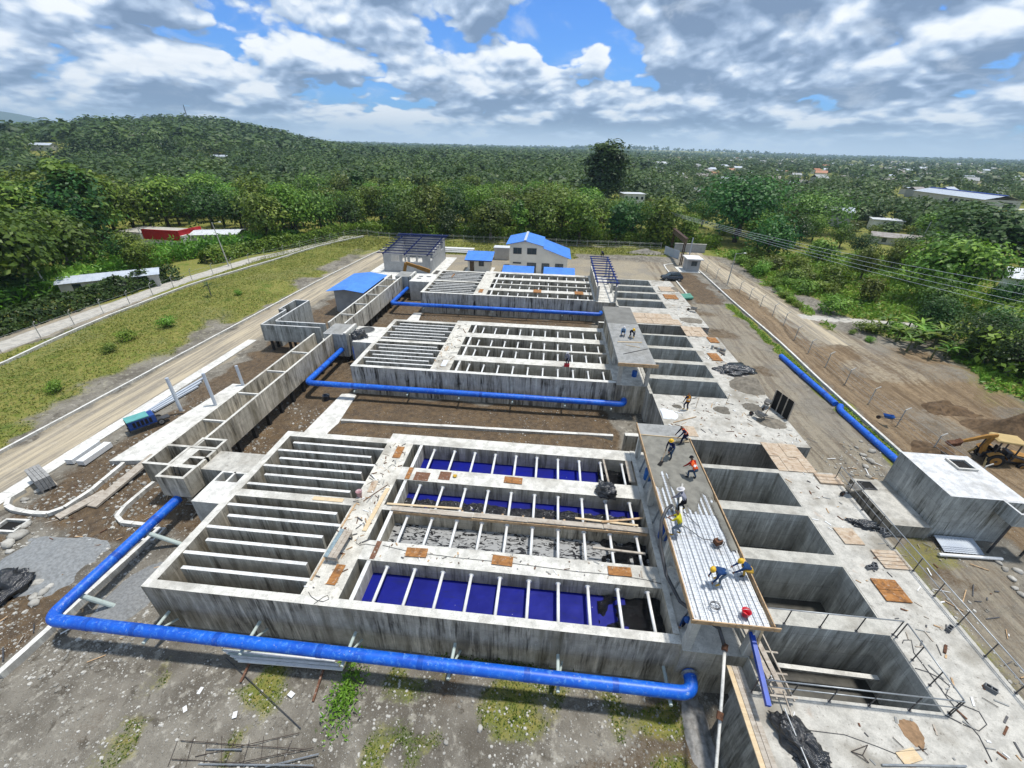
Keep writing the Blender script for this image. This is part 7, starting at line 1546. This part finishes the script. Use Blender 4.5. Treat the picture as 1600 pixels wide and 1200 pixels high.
# ------------------------------------------------------------------ far wood: one mass
LOD = {}  # coarser crowns with distance
for nm, n, size in (('a', 230, .066), ('b', 60, .14), ('c', 14, .30)): LOD[nm] = [crown_arrays(300+i, ('round', 'wide', 'round', 'wide')[i], n, size, .28, .45) for i in range(4)]
def wood(name, label, rings, seed):
    r_ = np.random.default_rng(seed); VV = []; vv = []
    for r0, r1, cnt, lod, h0, h1 in rings:
        az = np.radians(r_.uniform(-60, 48, cnt*2)); r = np.sqrt(r_.uniform(r0*r0, r1*r1, cnt*2)); X = r*np.sin(az); Y = r*np.cos(az); azd = np.degrees(az)
        town = sst(6, 16, azd)*sst(280, 520, r)*(1-.5*sst(2500, 3500, r)); keep = r_.random(cnt*2) > town*.74
        keep &= ~((vnoise(X, Y, 90, 26) > .745) & (r > 340) & (azd < -25)); 
        for a, b, q in NOGO: keep &= (X-a)**2+(Y-b)**2 > q*q
        for a, b, q in HOUSE_SPOTS: keep &= (X-a)**2+(Y-b)**2 > q*q
        X, Y = X[keep][:cnt], Y[keep][:cnt]; Z = ground_z(X, Y); Hh = r_.uniform(h0, h1, len(X))*(1-.25*sst(5, 15, np.degrees(np.arctan2(X, Y)))); Hh = cap(X, Y, Hh); S = np.maximum(Hh, 6)*r_.uniform(1.0, 1.6, len(X)); an = r_.random(len(X))*6.28; kk = r_.integers(0, 4, len(X)); tt = r_.random(len(X))
        for k in range(4):
            i = kk == k; Vb, vb = LOD[lod][k]; c_, s_ = np.cos(an[i])[:, None, None], np.sin(an[i])[:, None, None]; x = Vb[None, :, :, 0]; y = Vb[None, :, :, 1]; z = Vb[None, :, :, 2]; m_ = S[i][:, None, None]
            W = np.stack([(x*c_-y*s_)*m_+X[i][:, None, None], (x*s_+y*c_)*m_+Y[i][:, None, None], z*Hh[i][:, None, None]+(Z[i]-.2)[:, None, None]], -1); VV.append(W.reshape(-1, 4, 3)); vv.append(np.clip(vb[None, :]*.38+.70*(tt[i][:, None]-.20), 0, 1).ravel())
    V = np.concatenate(VV); v = np.concatenate(vv); o = bpy.data.objects.new(name, quads_mesh(name, V, v, LM['far'])); COL.objects.link(o); return tag(o, label, 'wood', kind='stuff')
# ------------------------------------------------------------------ houses round about
def house(label, p, w, d, h, wall, roof, rz=0.0, slope=.35, nwin=3, name='house', storeys=1, flat=False, group=None, over=.4):
    rt = thing(name, label, 'house', (p[0], p[1], float(ground_z(p[0], p[1]))-.2), rz, group)
    if flat:
        bx('wall', wall, rt, -w/2, w/2, -d/2, d/2, 0, h); bx('roof', roof, rt, -w/2-over, w/2+over, -d/2-over, d/2+over, h, h+.25)
    else:
        G().prismx([(-d/2, 0), (d/2, 0), (d/2, h), (0, h+slope*d/2), (-d/2, h)], -w/2, w/2).obj('wall', wall, rt)
        sheet_roof(rt, (-w/2-over, -d/2-over, h-.05), (w/2+over, -d/2-over, h-.05), (w/2+over, 0, h+slope*d/2+.1), (-w/2-over, 0, h+slope*d/2+.1), roof, max(1.2, w/8)); sheet_roof(rt, (w/2+over, d/2+over, h-.05), (-w/2-over, d/2+over, h-.05), (-w/2-over, 0, h+slope*d/2+.1), (w/2+over, 0, h+slope*d/2+.1), roof, max(1.2, w/8))
    for st in range(storeys):
        z = .9+st*h/storeys
        for k in range(nwin): x = -w/2+w*(k+.5)/nwin; bx('window', MAT['glass'], rt, x-.55, x+.55, -d/2-.04, -d/2-.005, z, z+1.2)
    return rt
def far(px, py, z=-4.2): v = at(px, py, z); return (v.x, v.y)
PW, WHT, ZN, BR = MAT['pale_wall'], MAT['white'], MAT['roof_zinc'], MAT['roof_brown']
orange_roof = roof_mat('orange_roof', (.42, .16, .06), (.34, .12, .05))
p = (37.3, 224); house('white two storey house in the trees behind the gate', p, 10, 8, 6.2, WHT, MAT['roof_white'], .15, nwin=4, storeys=2, flat=True); pass
p = (-99, 103); rt = thing('red_building', 'long building with a bright red parapet behind the left hedge', 'building', (p[0], p[1], -3.5), -.03)
bx('wall', WHT, rt, -9, 9, -4, 4, 0, 2.7); bx('parapet', MAT['roof_red'], rt, -1.5, 8.5, -4.2, -3.9, 1.6, 3.9); bx('parapet', MAT['roof_red'], rt, 8.2, 8.5, -3.9, 3, 2.7, 3.9); bx('roof_slab', MAT['conc_deck'], rt, -9.2, 8.2, -3.9, 4.1, 2.7, 3.0)
house('open shed with white sheet roof right of the red building', (-84.5, 104), 10, 7, 3.0, PW, MAT['roof_white'], .35, .1, 2, 'shed')
house('long low shed with pale zinc roof behind the left hedge', (-76.3, 66), 13, 5, 2.4, PW, ZN, .68, .16, 3, 'shed')
house('grey two storey house among the trees on the right', (110, 185), 9, 8, 5.6, MAT['grey_block'], ZN, -.4, .3, 3, storeys=2); house('white flat roofed house half hidden on the right', (124, 178), 9, 7, 4, WHT, MAT['roof_white'], -.4, nwin=3, flat=True)
house('low shed with weathered sheet roof in the right hand meadow', (107, 146), 13, 7, 2.4, MAT['pale_wall'], BR, -.5, .22, 2, 'shed'); house('white house cut off by the right edge of the picture', (95, 90), 9, 8, 3.5, WHT, MAT['roof_white'], -.7, .3, 3)
p = (246, 300); rt = thing('warehouse', 'long pale warehouse with blue ridge band on the right', 'warehouse', (p[0], p[1], -5), 1.50); W = 58
bx('wall', PW, rt, -W/2, W/2, -9, 9, 0, 5.5); sheet_roof(rt, (W/2+.6, 9.8, 5.4), (-W/2-.6, 9.8, 5.4), (-W/2-.6, 0, 7.6), (W/2+.6, 0, 7.6), ZN, 4); sheet_roof(rt, (-W/2-.6, -9.8, 5.4), (W/2+.6, -9.8, 5.4), (W/2+.6, 0, 7.6), (-W/2-.6, 0, 7.6), ZN, 4); G().bar((-W/2-.7, 0, 7.75), (W/2+.7, 0, 7.75), 1.8, .3).obj('ridge_band', MAT['beam_blue'], rt)
for k in range(6): bx('doorway', MAT['dark'], rt, -W/2+2+k*4.2, -W/2+4.4+k*4.2, 9.0, 9.05, 0, 4.2)
bx('end_door', MAT['dark'], rt, -W/2-.05, -W/2, -5, -1, 0, 4.2)
sh = bx('paved_yard', MAT['conc_white'], None, 0, 1, 0, 1, 0, 1); sh.scale = (60, 60, .5); sh.location = (232, 225, -5.1); tag(sh, 'pale paved yard beside the long warehouse', 'yard', kind='structure')
# the town: small houses, far off
rg2 = np.random.default_rng(77); hm = []
for wl, rf in ((PW, ZN), (MAT['grey_block'], BR), (MAT['cream'], orange_roof), (WHT, ZN), (PW, MAT['grey_block']), (MAT['cream'], BR)):
    g = G(); g.box(-5, 5, -4, 4, 0, 3.6); g.prismx([(-4, 3.6), (4, 3.6), (0, 3.9)], -5, 5); g.mi = 1; g.add([(-5.5, -4.6, 3.5), (5.5, -4.6, 3.5), (5.5, 0, 5.0), (-5.5, 0, 5.0), (5.5, 4.6, 3.5), (-5.5, 4.6, 3.5)], [(0, 1, 2, 3), (3, 2, 4, 5)]); g.mi = 2
    for k in range(3): g.box(-4+k*3, -2.8+k*3, -4.04, -4.005, 1.0, 2.2)
    hm.append(g.mesh('town_house', [wl, rf, MAT['glass']]))
n = 0
while n < 290:
    az = rg2.uniform(4, 44); r = 300+2300*rg2.random()**1.2; x, y = r*math.sin(R(az)), r*math.cos(R(az))
    if az < 14 and r < 480: continue
    if any((x-a)**2+(y-b)**2 < q*q for a, b, q in NOGO) or any((x-a)**2+(y-b)**2 < 170 for a, b, q in HOUSE_SPOTS): continue
    HOUSE_SPOTS.append((x, y, 9)); HOUSE_SPOTS.append((x*(1-13/r), y*(1-13/r), 8)); k = int(rg2.integers(0, 6)); o = bpy.data.objects.new('town_house', hm[k]); COL.objects.link(o); s = rg2.uniform(.7, 1.2); o.scale = (s, s, s*rg2.uniform(.9, 1.6)); o.rotation_euler = (0, 0, rg2.uniform(-.6, .6)); o.location = (x, y, float(ground_z(x, y))-.3)
    tag(o, ('pale walled zinc roofed', 'grey walled brown roofed', 'cream orange roofed', 'white zinc roofed', 'pale walled grey roofed', 'cream brown roofed')[k]+' house of the distant town on the right', 'house', 'houses of the town, kind '+('one', 'two', 'three', 'four', 'five', 'six')[k]); o['kind'] = 'thing'; n += 1
for k, (px, py, lab) in enumerate(((70, 233, 'grey roofed farmhouse on the hillside at the far left'), (225, 218, 'brown hut in the hillside clearing'), (540, 252, 'white house at the foot of the hill'), (395, 286, 'low roof showing in the wood left of centre'), (430, 288, 'second low roof showing in the wood left of centre'), (480, 292, 'pale house showing in the wood left of centre'), (345, 250, 'small house on the lower hill slope'), (1030, 262, 'long white roofed hall beyond the trees behind the gate'))):
    for r in np.linspace(150, 1500, 500):
        d = C_F+C_R*((px-800)/652)-C_U*((py-600)/652); hd = math.hypot(d.x, d.y); x, y = d.x/hd*r, d.y/hd*r
        if CAM_H+d.z/hd*r < ground_z(x, y)+ (6 if k in (3, 4, 5) else 1): break
    s = r/420 if k != 7 else 2.2; house(lab, (x, y), 11*s, 7*s, 3.2*s, (PW, MAT['door_brown'], WHT, PW, WHT, WHT, PW, WHT)[k], (ZN, BR, ZN, ZN, ZN, MAT['roof_white'], ZN, MAT['roof_white'])[k], .3, .3, 3, 'farmhouse'); HOUSE_SPOTS.append((x, y, 10*s))
    for f_ in (.97, .94, .91): HOUSE_SPOTS.append((x*f_, y*f_, 8*s))
mz = float(ground_z(-560, 700)); mst = thing('radio_mast', 'thin lattice radio mast on top of the hill', 'mast', (-590, 735, float(ground_z(-590, 735))))
for a in range(3): G().bar((1.2*math.cos(a*2.09), 1.2*math.sin(a*2.09), 0), (.3*math.cos(a*2.09), .3*math.sin(a*2.09), 30), .3, .3).obj('leg', MAT['steel_dark'], mst)
for k in range(9): z = k*3.4; G().bar((1.2-.03*z, 0, z), (-.5, .8, z+3), .15, .15).obj('lattice', MAT['steel_dark'], mst)
wood('far_wood', 'unbroken green wood covering the plain and the hill', [(196, 330, 1050, 'a', 6, 15), (330, 520, 1400, 'a', 6, 16), (520, 1000, 3800, 'b', 7, 18), (1000, 1700, 3600, 'b', 8, 19), (1700, 4200, 7000, 'c', 12, 22), (4200, 9000, 6000, 'c', 16, 36)], 5)
# blue mountain far off
def mtn(t, I): setp(t, I, color=(.07, .10, .06), rough=1.0, spec=0)
X = np.linspace(-1, 1, 60)[None, :]+np.zeros((24, 1)); Y = np.linspace(-1, 1, 24)[:, None]+np.zeros((1, 60)); cxm, cym = 8200*math.sin(R(-53)), 8200*math.cos(R(-53)); HX = cxm+X*1500*math.cos(.9)-Y*900*math.sin(.9); HY = cym+X*1500*math.sin(.9)+Y*900*math.cos(.9)
Zm = -20+265*np.clip(1-X**2, 0, 1)**1.2*np.clip(1-Y**2, 0, 1)*(.75+.4*vnoise(HX, HY, 500, 71)); tag(grid_mesh('mountain', HX, HY, Zm, material('mountain_forest', mtn)), 'distant blue mountain at the far left of the horizon', 'mountain', kind='structure')
# the air
hm_ = bpy.data.materials.new('haze_air'); hm_.use_nodes = True; t = NT(hm_.node_tree); t.n.clear(); o_ = t.new('ShaderNodeOutputMaterial'); pv_ = t.new('ShaderNodeVolumePrincipled'); pv_.inputs['Color'].default_value = (.60, .82, 1.0, 1); pv_.inputs['Density'].default_value = 0.00013; pv_.inputs['Anisotropy'].default_value = 0.2; t.l.new(pv_.outputs[0], o_.inputs['Volume'])
tag(G().box(-9600, 9600, -900, 9700, -12, 330).obj('haze', hm_), 'thin pale haze of the air', 'haze', kind='stuff')
